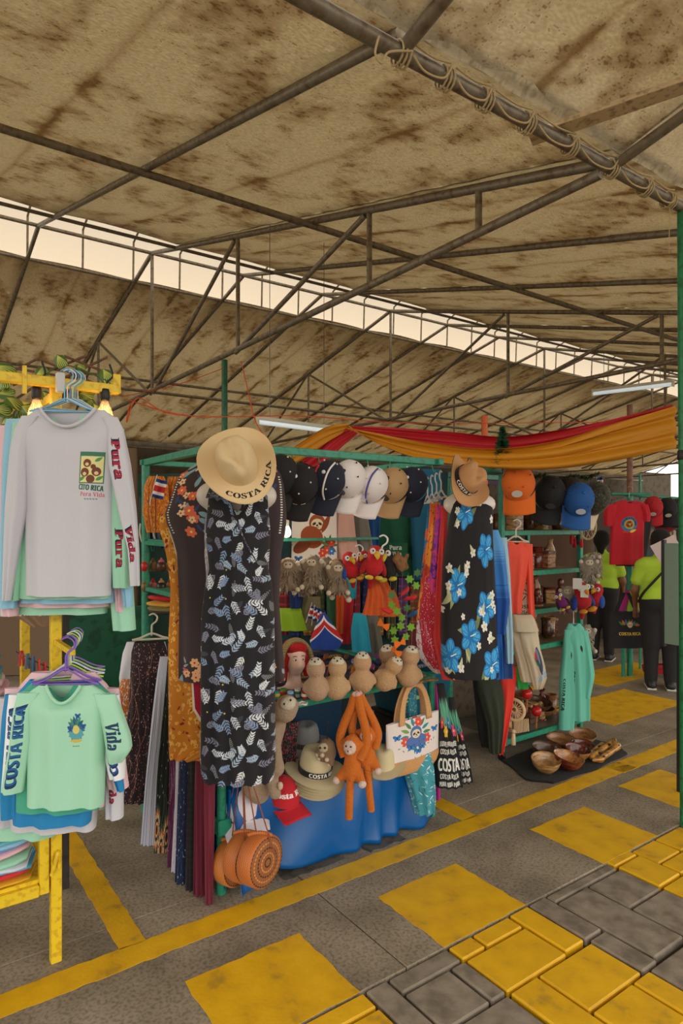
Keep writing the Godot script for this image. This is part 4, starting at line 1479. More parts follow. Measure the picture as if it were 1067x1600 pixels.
	shirt("long_sleeve_shirt", "white long sleeved shirt in front with green framed chest print and script sleeve", "shirt", printed(wi), 2.29, [[641, 56, 164], [650, 40, 178], [664, 30, 190], [700, 38, 182], [760, 41, 177], [850, 41, 176], [930, 42, 172]], [[650, 34, 60], [668, 24, 46], [703, 17, 43], [794, 10, 42], [862, 7, 29], [938, 4, 17]], [[652, 160, 184], [667, 168, 192], [725, 170, 204], [794, 184, 213], [862, 200, 218], [915, 203, 219]], cloth(wht), printed(pura), "long sleeved shirts on the upper arm", Vector2(0.80, .065), cloth(wht))
	var hp := at(112, 628, 2.36)
	for i in 6:
		hanger("%s wire hanger, %s in the bunch on the yellow bar" % [["sky blue", "white", "deep blue", "pale mint", "turquoise", "light grey"][i], ["first", "second", "third", "fourth", "fifth", "sixth"][i]], hp + V(-.035 + .016 * i, 0.006 * i, .05 - .030 * i), .24, .045, mat([C(110, 180, 226), C(220, 224, 226), C(52, 120, 190), C(180, 216, 200), C(60, 160, 210), C(190, 196, 200)][i], .35), facing(hp) - .3 + .14 * i, "hangers of the long sleeved shirts", .0028)
	var pt2 := begin(false)
	box(pt2, at(94, 598, 2.4), V(.028, .07, .03))
	tag(put("tape_wrap", pt2, mat(C(206, 206, 204), .6)), "white tape wrapped round the yellow post top", "tape")
	# children's shirts on the lower arm
	var g2 := "children's shirts on the lower arm"
	shirt("small_shirt", "mint child's shirt, hindmost on the lower arm", "shirt", cloth(mint), 2.34, [[1072, 40, 150], [1090, 20, 170], [1200, 0, 150], [1303, -30, 90]], [[1090, -12, 30], [1270, -44, 0]], [[1090, 150, 180], [1262, 150, 166]], null, null, g2)
	shirt("small_shirt", "white child's shirt with maroon script sleeve, behind the pink one", "shirt", cloth(wht), 2.31, [[1070, 46, 152], [1090, 22, 172], [1200, 14, 160], [1292, 20, 150]], [[1090, -6, 34], [1290, -10, 18]], [[1090, 150, 182], [1200, 165, 192], [1277, 166, 192]], cloth(wht), printed(print_script_sleeve(wht, ["", "Vida"], C(150, 30, 60), C(120, 20, 50))), g2)
	shirt("small_shirt", "pink child's shirt with its shoulder showing, on the lower arm", "shirt", cloth(pnk), 2.28, [[1050, 50, 148], [1075, 28, 172], [1200, 20, 166], [1258, 30, 164]], [[1075, 8, 40], [1250, 2, 24]], [[1075, 150, 186], [1200, 164, 196], [1230, 170, 200]], null, null, g2)
	shirt("small_shirt", "bright blue child's shirt, hem showing below the green one", "shirt", cloth(C(34, 130, 186)), 2.25, [[1062, 46, 150], [1085, 26, 172], [1200, 22, 150], [1283, 24, 142]], [[1085, 8, 40], [1180, 0, 34], [1277, 2, 28]], [[1090, 150, 184], [1200, 172, 190], [1236, 184, 194]], null, null, g2)
	shirt("small_shirt", "sea green child's shirt directly behind the white backed one", "shirt", cloth(C(70, 164, 136)), 2.22, [[1066, 50, 150], [1085, 30, 174], [1180, 30, 162], [1262, 28, 154]], [[1085, 14, 44], [1235, 4, 30]], [[1085, 150, 186], [1180, 164, 194], [1216, 172, 194]], printed(print_block_sleeve(C(236, 238, 240), "COSTA RICA", C(40, 84, 140), C(20, 50, 100))), null, g2)
	var ki := canvas(512, 512, C(164, 216, 186))
	var kc := Vector2(352, 170)
	for i in 16: leaf(ki, kc + Vector2.from_angle(i * .39) * 14, i * .39 + .2, 44, 18, [C(50, 110, 130), C(70, 140, 100), C(40, 90, 120)][i % 3])
	oval(ki, kc + Vector2(0, 22), 44, 26, C(92, 160, 170), 0, false)
	oval(ki, kc + Vector2(0, 4), 22, 18, C(214, 200, 110), 0, false)
	for q in [Vector2(-36, 4), Vector2(44, -8), Vector2(10, -54)]: butterfly(ki, kc + q, 17, C(40, 90, 170))
	oval(ki, kc + Vector2(0, 52), 38, 7, C(204, 180, 80), 0, false)
	for q in 4: line(ki, kc + Vector2(-20 + q * 11, 74), kc + Vector2(-12 + q * 11, 75), 3, C(40, 90, 90))
	var vid := canvas(128, 512, C(164, 216, 186))
	letters(vid, "Vida", Vector2(64, 300), 70, C(34, 60, 90), PI / 2 + .1, 0, true, 1.0, 3.0)
	shirt("small_shirt", "mint child's shirt in front with small butterfly print and lettered sleeve", "shirt", printed(ki), 2.18, [[1070, 62, 144], [1078, 50, 158], [1088, 38, 170], [1140, 44, 166], [1200, 46, 164], [1255, 46, 162]], [[1082, 28, 62], [1110, 22, 50], [1160, 16, 48], [1236, 3, 36]], [[1084, 146, 180], [1110, 156, 190], [1150, 163, 204], [1170, 166, 206], [1190, 168, 192]], printed(print_block_sleeve(C(164, 216, 186), "COSTA RICA", C(30, 96, 150), C(24, 50, 100))), printed(vid), g2, Vector2(.66, .055), cloth(C(164, 216, 186)))
	var hq := at(112, 1040, 2.24)
	for i in 8:
		hanger("%s plastic hanger, %s in the bunch below the yellow arm" % [["purple", "violet", "lilac", "lime green", "white", "deep purple", "pale green", "mauve"][i], ["first", "second", "third", "fourth", "fifth", "sixth", "seventh", "eighth"][i]], hq + V(-.03 + .010 * i, .003 * sin(i * 2.0), .045 - .024 * i), .22, .05, mat([C(132, 96, 186), C(116, 84, 176), C(158, 130, 200), C(176, 214, 76), C(216, 218, 220), C(104, 70, 160), C(170, 210, 140), C(140, 110, 186)][i], .35), facing(hq) - .35 + .1 * i, "hangers of the children's shirts", .003)

# ================= the main green stall =================
var green: StandardMaterial3D
func build_stall() -> void:
	green = worn("stallgreen", C(40, 138, 108), C(26, 106, 82), .4, 0.0, 1.5, .03)
	var t := thing("market_stall", "green pipe market stall hung with dresses, caps and toys", "stall", V(0, 0, 0))
	var W := 1.287
	var post := func(called: String, a: Vector3, b: Vector3, r := .021):
		var st := begin()
		pipe(st, a, b, r, 12)
		put(called, st, green, t)
	var rail := func(called: String, a: Vector3, b: Vector3, w := .036):
		var st := begin(false)
		bar(st, a, b, w)
		put(called, st, green, t)
	post.call("post", V(0, 0, 0), V(0, 2.0, 0))
	post.call("post", V(W, 0, -.02), V(W, .80, -.02))
	post.call("post", V(0, 0, -1.0), V(0, 2.0, -1.0), .024)
	post.call("post", V(W, 0, -1.0), V(W, 2.0, -1.0))
	rail.call("top_rail", V(-.03, 1.985, 0), V(1.36, 1.985, -.02))
	rail.call("top_rail", V(-.03, 1.985, -1.0), V(1.36, 1.985, -1.0), .03)
	rail.call("side_rail", V(0, 1.985, .02), V(0, 1.985, -1.02))
	rail.call("side_rail", V(1.33, 1.985, .02), V(1.33, 1.985, -1.02))
	rail.call("side_rail", V(0, 1.53, 0), V(0, 1.53, -1.0), .024)
	rail.call("side_rail", V(0, 1.27, 0), V(0, 1.27, -1.0), .024)
	rail.call("side_rail", V(0, .78, 0), V(0, .78, -1.0), .03)
	rail.call("side_rail", V(W, .78, 0), V(W, .78, -1.0), .03)
	rail.call("table_edge", V(0, .775, 0.0), V(W + .02, .775, -.02), .034)
	rail.call("back_rail", V(.3, 1.53, -1.0), V(1.33, 1.53, -1.0), .024)
	rail.call("cross_rail", V(.25, 1.545, -.55), V(1.33, 1.545, -.55), .016)
	rail.call("foot_clamp", V(-.03, .30, .0), V(.035, .30, .0), .07)
	var st := begin(false)
	box(st, V(W / 2, .772, -.5), V(W - .02, .016, .98))
	put("table_board", st, worn("board", C(58, 66, 92), C(40, 46, 66), .7), t)
	st = begin(false)
	box(st, V(.4, 1.545, -.82), V(.8, .014, .3))
	put("shelf", st, green, t)
	st = begin(false)
	box(st, V(.3, 1.27, -.86), V(.6, .014, .26))
	put("shelf", st, green, t)
	for i in 9:
		st = begin()
		var hx := .05 + i * .15
		tube(st, smooth_path([V(hx, 1.97, .022), V(hx, 1.945, .03), V(hx + .008, 1.925, .034), V(hx + .018, 1.935, .036)], 4), .003, 6)
		put("rail_hook", st, green, t)
	# dark cloths that close the stall's back and side
	hung("backdrop_cloth", "dark teal cloth closing the back of the main stall", "cloth", cloth(C(34, 66, 72)), [[738, 440, 700], [1015, 436, 690]], 4.62, .03, 12, .012)
	var gb := begin(false)
	box(gb, V(0, 0, 0), V(.62, 1.05, .03))
	var gbo := put("green_board", gb, worn("darkboard", C(18, 92, 62), C(12, 70, 48), .6, 0, .8), null)
	gbo.position = on_y(170, 1190, 0) + V(0, .53, 0)
	tag(gbo, "dark green painted board leaning behind the yellow rack", "board")
	gb = begin(false)
	box(gb, V(0, 0, 0), V(.03, 1.9, .05))
	gbo = put("dark_post", gb, worn("darkpost", C(54, 50, 44), C(30, 28, 26), .7, 0, 2.0), null)
	gbo.position = at(101, 1010, 2.95) * V(1, 0, 1) + V(0, .95, 0)
	tag(gbo, "weathered dark wooden post beside the yellow post", "post")
	# long skirts and trousers along the side rail, back to front
	var g := "skirts along the stall's side"
	hung("white_blouse", "white blouse sleeve hanging behind the sequinned skirt", "blouse", cloth(C(214, 214, 222)), [[1003, 198, 258], [1020, 192, 262], [1060, 186, 230], [1130, 196, 226]], 3.62, .05, 4, .008)
	hung("blouse_print", "white and amber printed blouse edge behind the sequinned skirt", "blouse", printed(print_mosaic(C(196, 110, 30), C(230, 226, 220), C(40, 70, 160))), [[1060, 190, 215], [1110, 178, 212], [1140, 190, 212]], 3.58, .04, 2, .005)
	hung("sequin_skirt", "black skirt with copper red sequin swirls on a white hanger", "skirt", printed(print_specks(C(34, 20, 26), [C(150, 84, 70), C(186, 120, 104), C(110, 44, 44), C(210, 180, 170)], 900, C(170, 120, 104), 16, Vector2(1.0, 2.6))), [[1003, 210, 256], [1012, 206, 262], [1080, 204, 258], [1180, 196, 258], [1248, 188, 240]], 3.5, .07, 6, .012, g)
	hanger("white plastic hanger of the sequinned skirt", at(237, 990, 3.5), .20, .03, mat(C(206, 200, 180), .4), facing(at(237, 990, 3.5)), "", .006)
	hung("pleated_skirt", "white ribbed skirt hanging long beside the mandala skirt", "skirt", printed(print_ribs(C(206, 208, 222), C(166, 170, 192), 9)), [[1026, 250, 264], [1050, 246, 266], [1120, 238, 264], [1220, 228, 252], [1330, 220, 247]], 3.36, .05, 5, .008, g)
	hung("mandala_skirt", "black skirt with orange and green mandala border", "skirt", printed(print_mandala(C(26, 34, 28))), [[1030, 262, 276], [1100, 256, 276], [1200, 246, 272], [1349, 239, 264]], 3.28, .05, 5, .008, g)
	hung("plum_skirt", "plum skirt with pale paisley swirls between black and navy skirts", "skirt", printed(print_specks(C(92, 34, 70), [C(190, 140, 180), C(60, 20, 50)], 80, C(206, 180, 206), 14)), [[1150, 266, 282], [1250, 264, 284], [1380, 260, 282]], 3.14, .05, 4, .008, g)
	hung("lilac_skirt", "white skirt with lilac swirls, only a strip showing", "skirt", printed(print_specks(C(206, 200, 214), [C(150, 90, 150)], 40, C(150, 80, 150), 16)), [[1150, 276, 292], [1250, 274, 290], [1360, 268, 284]], 3.08, .05, 4, .006, g)
	hung("galaxy_skirt", "navy skirt dotted with stars and blue medallions", "skirt", printed(print_specks(C(24, 32, 62), [C(190, 210, 230), C(40, 110, 170), C(30, 70, 130)], 240, C(30, 90, 150), 18)), [[1150, 282, 304], [1250, 278, 304], [1392, 274, 300]], 3.0, .06, 5, .010, g)
	hung("black_skirt", "plain black skirt between the navy and the maroon ones", "skirt", printed(print_net(C(28, 26, 28), C(44, 42, 44))), [[1150, 296, 314], [1396, 290, 311]], 2.94, .05, 4, .008, g)
	hung("maroon_skirt", "maroon lace skirt, second from the corner post", "skirt", printed(print_net(C(112, 28, 50), C(70, 14, 32)), .8, Vector2(1, 4)), [[1150, 306, 326], [1250, 304, 328], [1396, 303, 324]], 2.89, .06, 4, .010, g)
	hung("maroon_skirt", "maroon lace skirt beside the corner post, hem nearly touching the ground", "skirt", printed(print_net(C(120, 32, 54), C(78, 16, 36)), .8, Vector2(1, 5)), [[1150, 318, 338], [1300, 320, 335], [1411, 321, 333]], 2.82, .035, 3, .006, g)
	# kaftans behind the tall dress
	var gk := "kaftans behind the leaf print dress"
	hung("kaftan", "mustard kaftan collar and strip between the brown and mosaic kaftans", "kaftan", printed(print_mosaic(C(222, 158, 40), C(240, 200, 120), C(190, 90, 110))), [[722, 322, 340], [730, 304, 420], [800, 290, 430], [1060, 292, 330], [1175, 296, 330]], 2.93, .05, 5, .01, gk)
	var mo := canvas(512, 1024, C(200, 120, 30))
	mo.blit_rect(print_mosaic(C(206, 126, 30), C(236, 180, 80), C(140, 34, 30)), Rect2i(0, 0, 512, 512), Vector2i(0, 0))
	mo.blit_rect(print_mosaic(C(206, 126, 30), C(236, 180, 80), C(140, 34, 30)), Rect2i(0, 0, 512, 512), Vector2i(0, 512))
	ink(mo, PackedVector2Array([Vector2(40, 150), Vector2(120, 230), Vector2(150, 620), Vector2(110, 640), Vector2(60, 420)]), C(226, 212, 178), false)
	ink(mo, PackedVector2Array([Vector2(120, 690), Vector2(290, 690), Vector2(290, 930), Vector2(200, 930), Vector2(130, 840)]), C(236, 226, 206), false)
	ink(mo, PackedVector2Array([Vector2(128, 697), Vector2(290, 697), Vector2(290, 920), Vector2(206, 920), Vector2(140, 836)]), C(172, 26, 56), false)
	hung("kaftan", "amber mosaic kaftan with cream bands and a crimson panel", "kaftan", printed(mo), [[740, 300, 430], [800, 252, 446], [820, 247, 446], [860, 260, 440], [920, 268, 432], [1000, 264, 430], [1160, 264, 430], [1182, 266, 330]], 2.90, .06, 6, .012, gk, 20)
	hung("kaftan", "dark brown kaftan with embroidered flowers at neck and hem", "kaftan", printed(print_kaftan()), [[726, 304, 428], [735, 286, 436], [750, 276, 442], [780, 266, 446], [808, 256, 448], [830, 266, 446], [860, 276, 440], [940, 280, 436], [1062, 279, 446]], 2.84, .07, 7, .012, gk, 22)
	hung("kaftan", "pastel lace kaftan peeking out behind the leaf print dress", "kaftan", printed(print_mosaic(C(160, 160, 168), C(206, 200, 196), C(150, 130, 170))), [[790, 316, 330], [860, 318, 420], [900, 320, 420], [1200, 312, 426], [1208, 330, 396]], 2.79, .06, 5, .010, gk)
	# bust form with the leaf print dress and the big straw hat
	bust("white shop bust wearing the leaf print dress", at(370, 775, 2.78), 1.0)
	var b := at(370, 1215, 2.70)
	var dr := thing("maxi_dress", "long black dress with grey blue leaf print on the white bust", "dress", b)
	var fern := printed(print_fern(), .85, Vector2(.68, 2.6))
	var gown := put("gown", garment([[764, 334, 410], [775, 326, 418], [790, 325, 419], [830, 322, 422], [870, 326, 420], [890, 328, 418], [910, 322, 424], [960, 315, 428], [1060, 314, 429], [1160, 314, 430], [1196, 313, 430], [1214, 318, 428]], 2.70, b, .10, 7, .011, 40, 0.0, Vector2(.34, .10), 40), fern, dr)
	for s in [-1.0, 1.0]:
		var sp := begin()
		sheet(sp, 3, 8, func(u: float, v: float):
			var x: float = 372 + s * lerpf(lerpf(42, 18, u), lerpf(44, 14, u), v)
			return at(x, lerpf(757, 778, v), 2.70) - b - fwd * (lerpf(.0, .075, v) + .01), .005)
		put("strap", sp, fern, dr)
	var sm := begin()
	tube(sm, smooth_path([at(371, 818, 2.592) - b, at(384, 848, 2.592) - b, at(402, 880, 2.605) - b], 5), .003, 5)
	put("wrap_seam", sm, fern, gown)
	var straw := C(222, 194, 146)
	var bi := canvas(1024, 128, straw)
	letters(bi, "COSTA RICA", Vector2(540, 72), 38, C(28, 26, 24), 0, 0, true, 1.05, 1.0)
	var p := at(371, 726, 2.52)
	hat("straw_hat", "large pale straw cowboy hat lettered on the brim, on the bust", Transform3D(hung_cap_basis(p, .28, .42) * Basis.from_euler(V(0, .18, 0)), p), .99, printed(bi, .75), weave(straw), null, .05)
	# caps along the front rail
	var blk := cloth(C(26, 24, 26))
	var nvy := cloth(C(26, 30, 48))
	var wc := cloth(C(226, 218, 216))
	var tanc := cloth(C(178, 142, 98))
	var dot := mat(C(226, 222, 214), .5)
	var g3 := "caps clipped along the front rail"
	var row := [[437, 742, 3.02, "black cap with white eyelets half hidden by the straw hat", blk, blk, {"eyelet": dot, "button": dot}, .1], [469, 757, 3.08, "black cap with white eyelets and a white button", blk, blk, {"eyelet": dot, "button": dot}, .15], [512, 750, 3.16, "navy cap with red and white stripes", nvy, nvy, {"eyelet": dot, "button": dot, "stripe": mat(C(232, 228, 222), .6), "stripe2": mat(C(196, 40, 48), .6)}, .2],
		[544, 748, 3.24, "white cap with black badge and plastic wrap", wc, wc, {"eyelet": mat(C(40, 40, 44), .5), "button": mat(C(40, 40, 44), .5), "patch": mat(C(60, 60, 66), .6)}, .15], [579, 757, 3.32, "white cap with violet piping", wc, wc, {"stripe": mat(C(84, 74, 150), .6), "patch": mat(C(196, 196, 206), .6), "eyelet": mat(C(190, 186, 186), .5)}, .22], [612, 758, 3.42, "tan cap with dark eyelets", tanc, tanc, {"eyelet": mat(C(40, 30, 26), .5), "button": mat(C(40, 30, 26), .5), "patch": mat(C(60, 46, 40), .6)}, .15], [643, 757, 3.5, "navy cap next to the coloured scarves", nvy, nvy, {"eyelet": dot, "button": dot}, .1]]
	for c in row:
		var q := at(c[0] + 2, c[1] + 2, c[2])
		c[6]["group"] = g3
		var cp := cap(c[3], Transform3D(hung_cap_basis(q, -c[7] - .12, .35, -.35).scaled(Vector3.ONE * 1.02), q), c[4], c[5], c[6])
	# goods hung inside
	inside_goods()
	table_goods()
	bench_goods()
	front_goods()
	# second bust, hibiscus dress, brown hat
	bust("white shop bust wearing the blue hibiscus dress", at(733, 788, 3.44), .80)
	hung("sundress", "black dress with large blue hibiscus flowers on the second bust", "dress", printed(print_hibiscus()), [[764, 718, 752], [790, 706, 770], [830, 700, 768], [880, 692, 770], [960, 690, 772], [1040, 690, 777], [1056, 696, 776]], 3.42, .10, 8, .014, "", 24, 0.0, Vector2(.5, .05))
	var felt := C(190, 138, 86)
	var bn := canvas(1024, 64, C(26, 24, 24))
	letters(bn, "COSTA RICA", Vector2(540, 32), 44, C(236, 232, 224), 0, 0, false, 1.0, 1.0)
	p = at(726, 752, 3.36)
	var yv := (rgt * .62 + Vector3.UP * .42 - fwd * .62).normalized()
	var zv := (-fwd * .55 + Vector3.DOWN * .62 - rgt * .3)
	zv = (zv - yv * zv.dot(yv)).normalized()
	hat("felt_hat", "tan felt hat with black lettered band on the second bust", Transform3D(Basis(yv.cross(zv), yv, zv), p), .93, weave(felt), weave(felt), printed(bn, .8), .05)
	# scarves between the caps and the hibiscus dress
	var g4 := "bright scarves and dresses beside the hibiscus dress"
	hung("scarf", "blue patterned scarf edge at the start of the bright row", "scarf", printed(print_tie([C(40, 110, 160), C(200, 90, 60), C(30, 60, 120)])), [[795, 668, 678], [880, 660, 672], [960, 652, 664]], 3.66, .03, 2, .004, g4)
	hung("scarf", "orange patterned scarf in the bright row", "scarf", printed(print_tie([C(214, 104, 40), C(226, 140, 50), C(190, 60, 40), C(230, 150, 70)])), [[785, 672, 688], [840, 668, 682], [900, 660, 678], [968, 650, 668]], 3.62, .035, 3, .006, g4)
	hung("scarf", "purple tie dyed scarf in the bright row", "scarf", printed(print_tie([C(206, 60, 120), C(150, 50, 150), C(90, 30, 130), C(170, 60, 160)])), [[790, 682, 697], [860, 676, 692], [925, 668, 688]], 3.58, .035, 3, .006, g4)
	hung("red_dress", "red dress with white dotted paisley lower half", "dress", printed(print_specks(C(190, 40, 60), [C(226, 190, 200), C(240, 230, 230), C(120, 20, 60)], 420, C(226, 170, 190), 20)), [[900, 664, 690], [960, 654, 694], [1020, 660, 696], [1044, 676, 698]], 3.6, .05, 5, .010, g4)
	hung("floral_dress", "white dress with pink and green flower border, hem slanting", "dress", printed(print_mosaic(C(226, 214, 218), C(226, 90, 110), C(110, 170, 90))), [[960, 652, 680], [1000, 650, 694], [1030, 656, 700], [1050, 676, 702]], 3.64, .05, 5, .010, g4)
	hung("red_lace_dress", "red lace dress strip against the hibiscus dress", "dress", printed(print_net(C(206, 46, 44), C(226, 90, 80)), .8, Vector2(1, 5)), [[790, 690, 700], [900, 682, 696], [1000, 676, 694], [1060, 690, 722]], 3.54, .04, 3, .008, g4)
	for i in 4:
		hanger("white plastic hanger, %s of those above the bright scarves" % ["first", "second", "third", "fourth"][i], at(668 + i * 7, 775 - i * 3, 3.7 - i * .05), .2, .04, mat(C(206, 200, 190), .4), 1.1, "hangers above the bright scarves", .005)
	# blue shirts between the two stalls
	var bg := canvas(128, 512, C(60, 130, 200))
	for y in 512: bg.fill_rect(Rect2i(0, y, 128, 1), C(96, 160, 220) if y < 90 + rng.randi() % 90 else (C(50, 120, 196) if y < 260 + rng.randi() % 90 else C(16, 74, 156)))     # dip-dyed bands
	var bgm := printed(bg)
	var g5 := "blue shirts between the stalls"
	hung("sport_shirt", "blue dyed long sleeved shirt beside the hibiscus dress", "shirt", bgm, [[828, 764, 778], [850, 762, 786], [940, 766, 796], [990, 770, 790]], 3.62, .06, 3, .008, g5)
	hung("sport_shirt", "pale blue striped shirt with lettered sleeve", "shirt", printed(print_ribs(C(130, 180, 206), C(200, 214, 220), 5)), [[840, 780, 792], [900, 782, 797], [1000, 788, 802], [1036, 790, 802]], 3.7, .05, 3, .006, g5)
	hung("sport_shirt", "navy shirt hanging lowest between the stalls", "shirt", cloth(C(24, 62, 118)), [[850, 786, 794], [1000, 778, 800], [1058, 772, 801]], 3.74, .06, 3, .008, g5)
	hung("sport_shirt", "deep blue shirt hem showing below the hibiscus dress", "shirt", cloth(C(20, 92, 170)), [[985, 770, 784], [1060, 766, 786]], 3.70, .05, 3, .008, g5)

func weave(col: Color) -> StandardMaterial3D:
	var key := "straw" + col.to_html()
	if not mats.has(key):
		var im := canvas(128, 128, col)
		for y in 32:
			for x in 32:
				im.fill_rect(Rect2i(x * 4, y * 4, 3, 3), col.lightened(.10) if (x + y) % 2 else col.darkened(.08))
		var m := printed(im, .75, Vector2(16, 4))
		mats[key] = m
	return mats[key]
func bust(label: String, p: Vector3, s: float) -> void:
	var t := thing("shop_bust", label, "mannequin", p, facing(p))
	var st := begin()
	var w := .118 * s
	blob(st, [[V(-w, 0, 0), V(-w * .5, .012, 0), .052 * s, .06 * s], [V(w, 0, 0), V(w * .5, .012, 0), .052 * s, .06 * s], [V(-w * .45, .0, 0), V(w * .45, .0, 0), .064 * s, .064 * s], [V(0, .03, -.01), V(0, .12 * s, -.012), .045 * s, .038 * s], [V(-.05 * s, -.10, .0), V(.05 * s, -.10, .0), .062 * s, .062 * s], [V(-.045 * s, -.28, 0), V(.045 * s, -.28, 0), .062 * s, .062 * s]], .013, .05)
	put("torso", st, mat(C(222, 214, 204), .35), t)
	st = begin()
	tube(st, smooth_path([V(0, .1, -.01), V(0, .2, -.012), V(.01, .235, -.03), V(.0, .25, -.06), V(-.01, .235, -.08)], 4), .004, 7)
	put("hanging_hook", st, mat(C(150, 150, 150), .3, .7), t)

func inside_goods() -> void:
	# cloths and shirts hung at the back, seen between the caps and the toys
	var im := canvas(512, 640, C(222, 212, 204))
	sloth_face(im, Vector2(290, 200), 88, C(150, 76, 40))
	oval(im, Vector2(230, 340), 130, 110, C(150, 72, 36), .4, false)
	oval(im, Vector2(120, 430), 110, 60, C(132, 62, 34), -.5, false)
	leaf(im, Vector2(340, 300), -1.1, 230, 60, C(140, 66, 36))
	for i in 9: leaf(im, Vector2(420, 420), i * .7, 110, 34, [C(80, 110, 70), C(46, 84, 66), C(120, 130, 80)][i % 3])
	for q in [Vector2(400, 470), Vector2(450, 390), Vector2(350, 500)]: petals(im, q, 46, 6, C(206, 66, 46), C(240, 190, 70))
	petals(im, Vector2(450, 480), 40, 6, C(50, 110, 180), C(240, 220, 150))
	for q in [Vector2(420, 90), Vector2(80, 560), Vector2(250, 590), Vector2(70, 150), Vector2(180, 60), Vector2(300, 60)]: butterfly(im, q, 46, C(30, 110, 180))
	letters(im, "Costa", Vector2(150, 40), 50, C(40, 36, 36), 0, 0, true)
	hung("printed_towel", "pale towel printed with a smiling brown sloth and butterflies", "towel", printed(im), [[786, 458, 526], [800, 456, 526], [886, 455, 527]], 4.05, .02, 3, .004)
	var list := [
		["sheer_veil", "dusty pink sheer cloth beside the sloth towel", C(206, 162, 150), [[798, 524, 552], [840, 522, 556], [880, 530, 566]], 4.1],
		["sheer_veil", "grey sheer cloth next to the pink one", C(122, 118, 108), [[790, 550, 572], [840, 548, 580], [880, 552, 588]], 4.2],
		["jersey", "dark green jersey at the back behind the tan cap", C(16, 84, 56), [[770, 572, 640], [830, 574, 646], [900, 578, 650]], 4.45],
		["jersey", "royal blue jersey strip behind the white caps", C(18, 72, 130), [[790, 568, 596], [870, 570, 590]], 4.35],
		["jersey", "teal blue cloth at the end of the caps row", C(10, 84, 112), [[733, 640, 690], [850, 642, 688], [905, 646, 686]], 4.4],
		["red_cloth", "red cloth hanging behind the parrots", C(176, 30, 40), [[838, 560, 590], [900, 530, 556], [1005, 528, 548]], 4.42],
		["orange_cloth", "orange strip of cloth behind the brown plush dog", C(206, 84, 26), [[850, 524, 540], [990, 524, 536]], 4.38],
		["patterned_wrap", "green and black patterned wrap hanging at the back", C(44, 90, 56), [[880, 508, 530], [985, 512, 538]], 4.4],
		["turquoise_wrap", "turquoise wrap beneath the red parrots", C(28, 148, 168), [[898, 536, 558], [935, 542, 556]], 4.1],
		["turquoise_trousers", "turquoise trousers hanging to the table", C(40, 158, 186), [[958, 552, 572], [985, 548, 576], [1018, 550, 580]], 4.15],
		["camouflage_trousers", "grey camouflage trousers hanging behind the leaf chime", C(112, 108, 96), [[955, 572, 590], [1020, 578, 600]], 4.3],
		["maroon_wrap", "maroon cloth hanging before the bright scarves", C(108, 40, 40), [[985, 640, 656], [1040, 634, 652]], 4.0],
		["navy_wrap", "navy cloth with blue flowers over the mannequin head", C(22, 46, 104), [[905, 452, 476], [950, 454, 470]], 4.2],
		["olive_bag", "olive cloth bag behind the mannequin head", C(120, 112, 78), [[932, 474, 500], [985, 468, 504]], 4.25],
		["lime_bag", "lime green cloth behind the mannequin head", C(150, 190, 40), [[950, 436, 470], [985, 436, 480]], 4.22],
		["speckled_cloth", "grey speckled sash hanging among the dark cloths", C(100, 98, 110), [[900, 466, 478], [932, 466, 478]], 4.15],
	]
	for q in list:
		hung(q[0], q[1], "cloth", cloth(q[2]), q[3], q[4], .03, 3, .008, "cloths hung inside the stall", 10)
	for i in 12:
		var c: Array = [["crimson", C(170, 30, 50)], ["indigo", C(40, 50, 130)], ["saffron", C(214, 140, 40)], ["olive", C(96, 104, 50)], ["violet", C(120, 60, 140)], ["rust", C(170, 84, 40)]][i % 6]
		var x := 438.0 + i * 18.5
		hung("woven_scarf", "%s striped scarf, %s from the leaf print dress at the stall's back" % [c[0], ORD[i]], "scarf", printed_cached("scarf%d" % (i % 6), c[1]), [[886 + 14 * (i % 3), x, x + 13], [950, x - 2, x + 14], [992 + 6 * (i % 2), x - 1, x + 13]], 4.48 + .02 * (i % 2), .02, 2, .004, "striped scarves at the stall's back", 8)
	var pv := canvas(256, 128, C(16, 84, 56))
	letters(pv, "Pura", Vector2(120, 40), 40, C(206, 212, 200), 0, 0, true, 1.1, 1.5)
	letters(pv, "Vida", Vector2(130, 92), 36, C(206, 212, 200), 0, 0, true, 1.1, 1.5)
	var st := begin()
	var pp := at(619, 860, 4.36)
	slab2(st, PackedVector2Array([Vector2(-.075, -.05), Vector2(.075, -.05), Vector2(.075, .05), Vector2(-.075, .05)]), .004)
	var po := put("jersey_print", st, printed(pv))
	po.position = pp
	po.rotation.y = facing(pp)
	tag(po, "green cloth with the white words Pura Vida", "cloth")
	# shaggy sloths in a row on the cross rail
	for i in 5:
		var p := at(450 + i * 19.0, 884 + 5 * sin(i * 2.0), 3.35 + .05 * (i % 2))
		sloth_shaggy("grey shaggy plush sloth, %s in the row under the sloth towel" % ["first", "second", "third", "fourth", "fifth"][i], p, facing(p) + .4 * sin(i * 1.7), .95, C(150, 130, 106), "shaggy sloths on the cross rail")
	# brown and white plush dog
	var dg := at(527, 888, 3.4)
	var t := thing("plush_dog", "brown plush dog with white muzzle and ears, hanging", "plush toy", dg, facing(dg) - .2)
	st = begin()
	blob(st, [[V(0, 0, 0), V(0, .01, 0), .045, .042], [V(0, -.06, 0), V(.02, -.11, 0), .035, .03], [V(.04, -.07, 0), V(.06, -.15, .01), .016, .013], [V(-.03, -.09, 0), V(-.025, -.14, .01), .016, .013]], .009, .02)
	put("body", st, plush(C(160, 112, 74)), t)
	st = begin()
	ball(st, V(.0, -.012, .036), V(.026, .03, .018))
	ball(st, V(-.045, .035, 0), V(.014, .018, .01)); ball(st, V(.045, .035, 0), V(.014, .018, .01))
	ball(st, V(.062, -.16, .012), .016); ball(st, V(-.025, -.15, .012), .015)
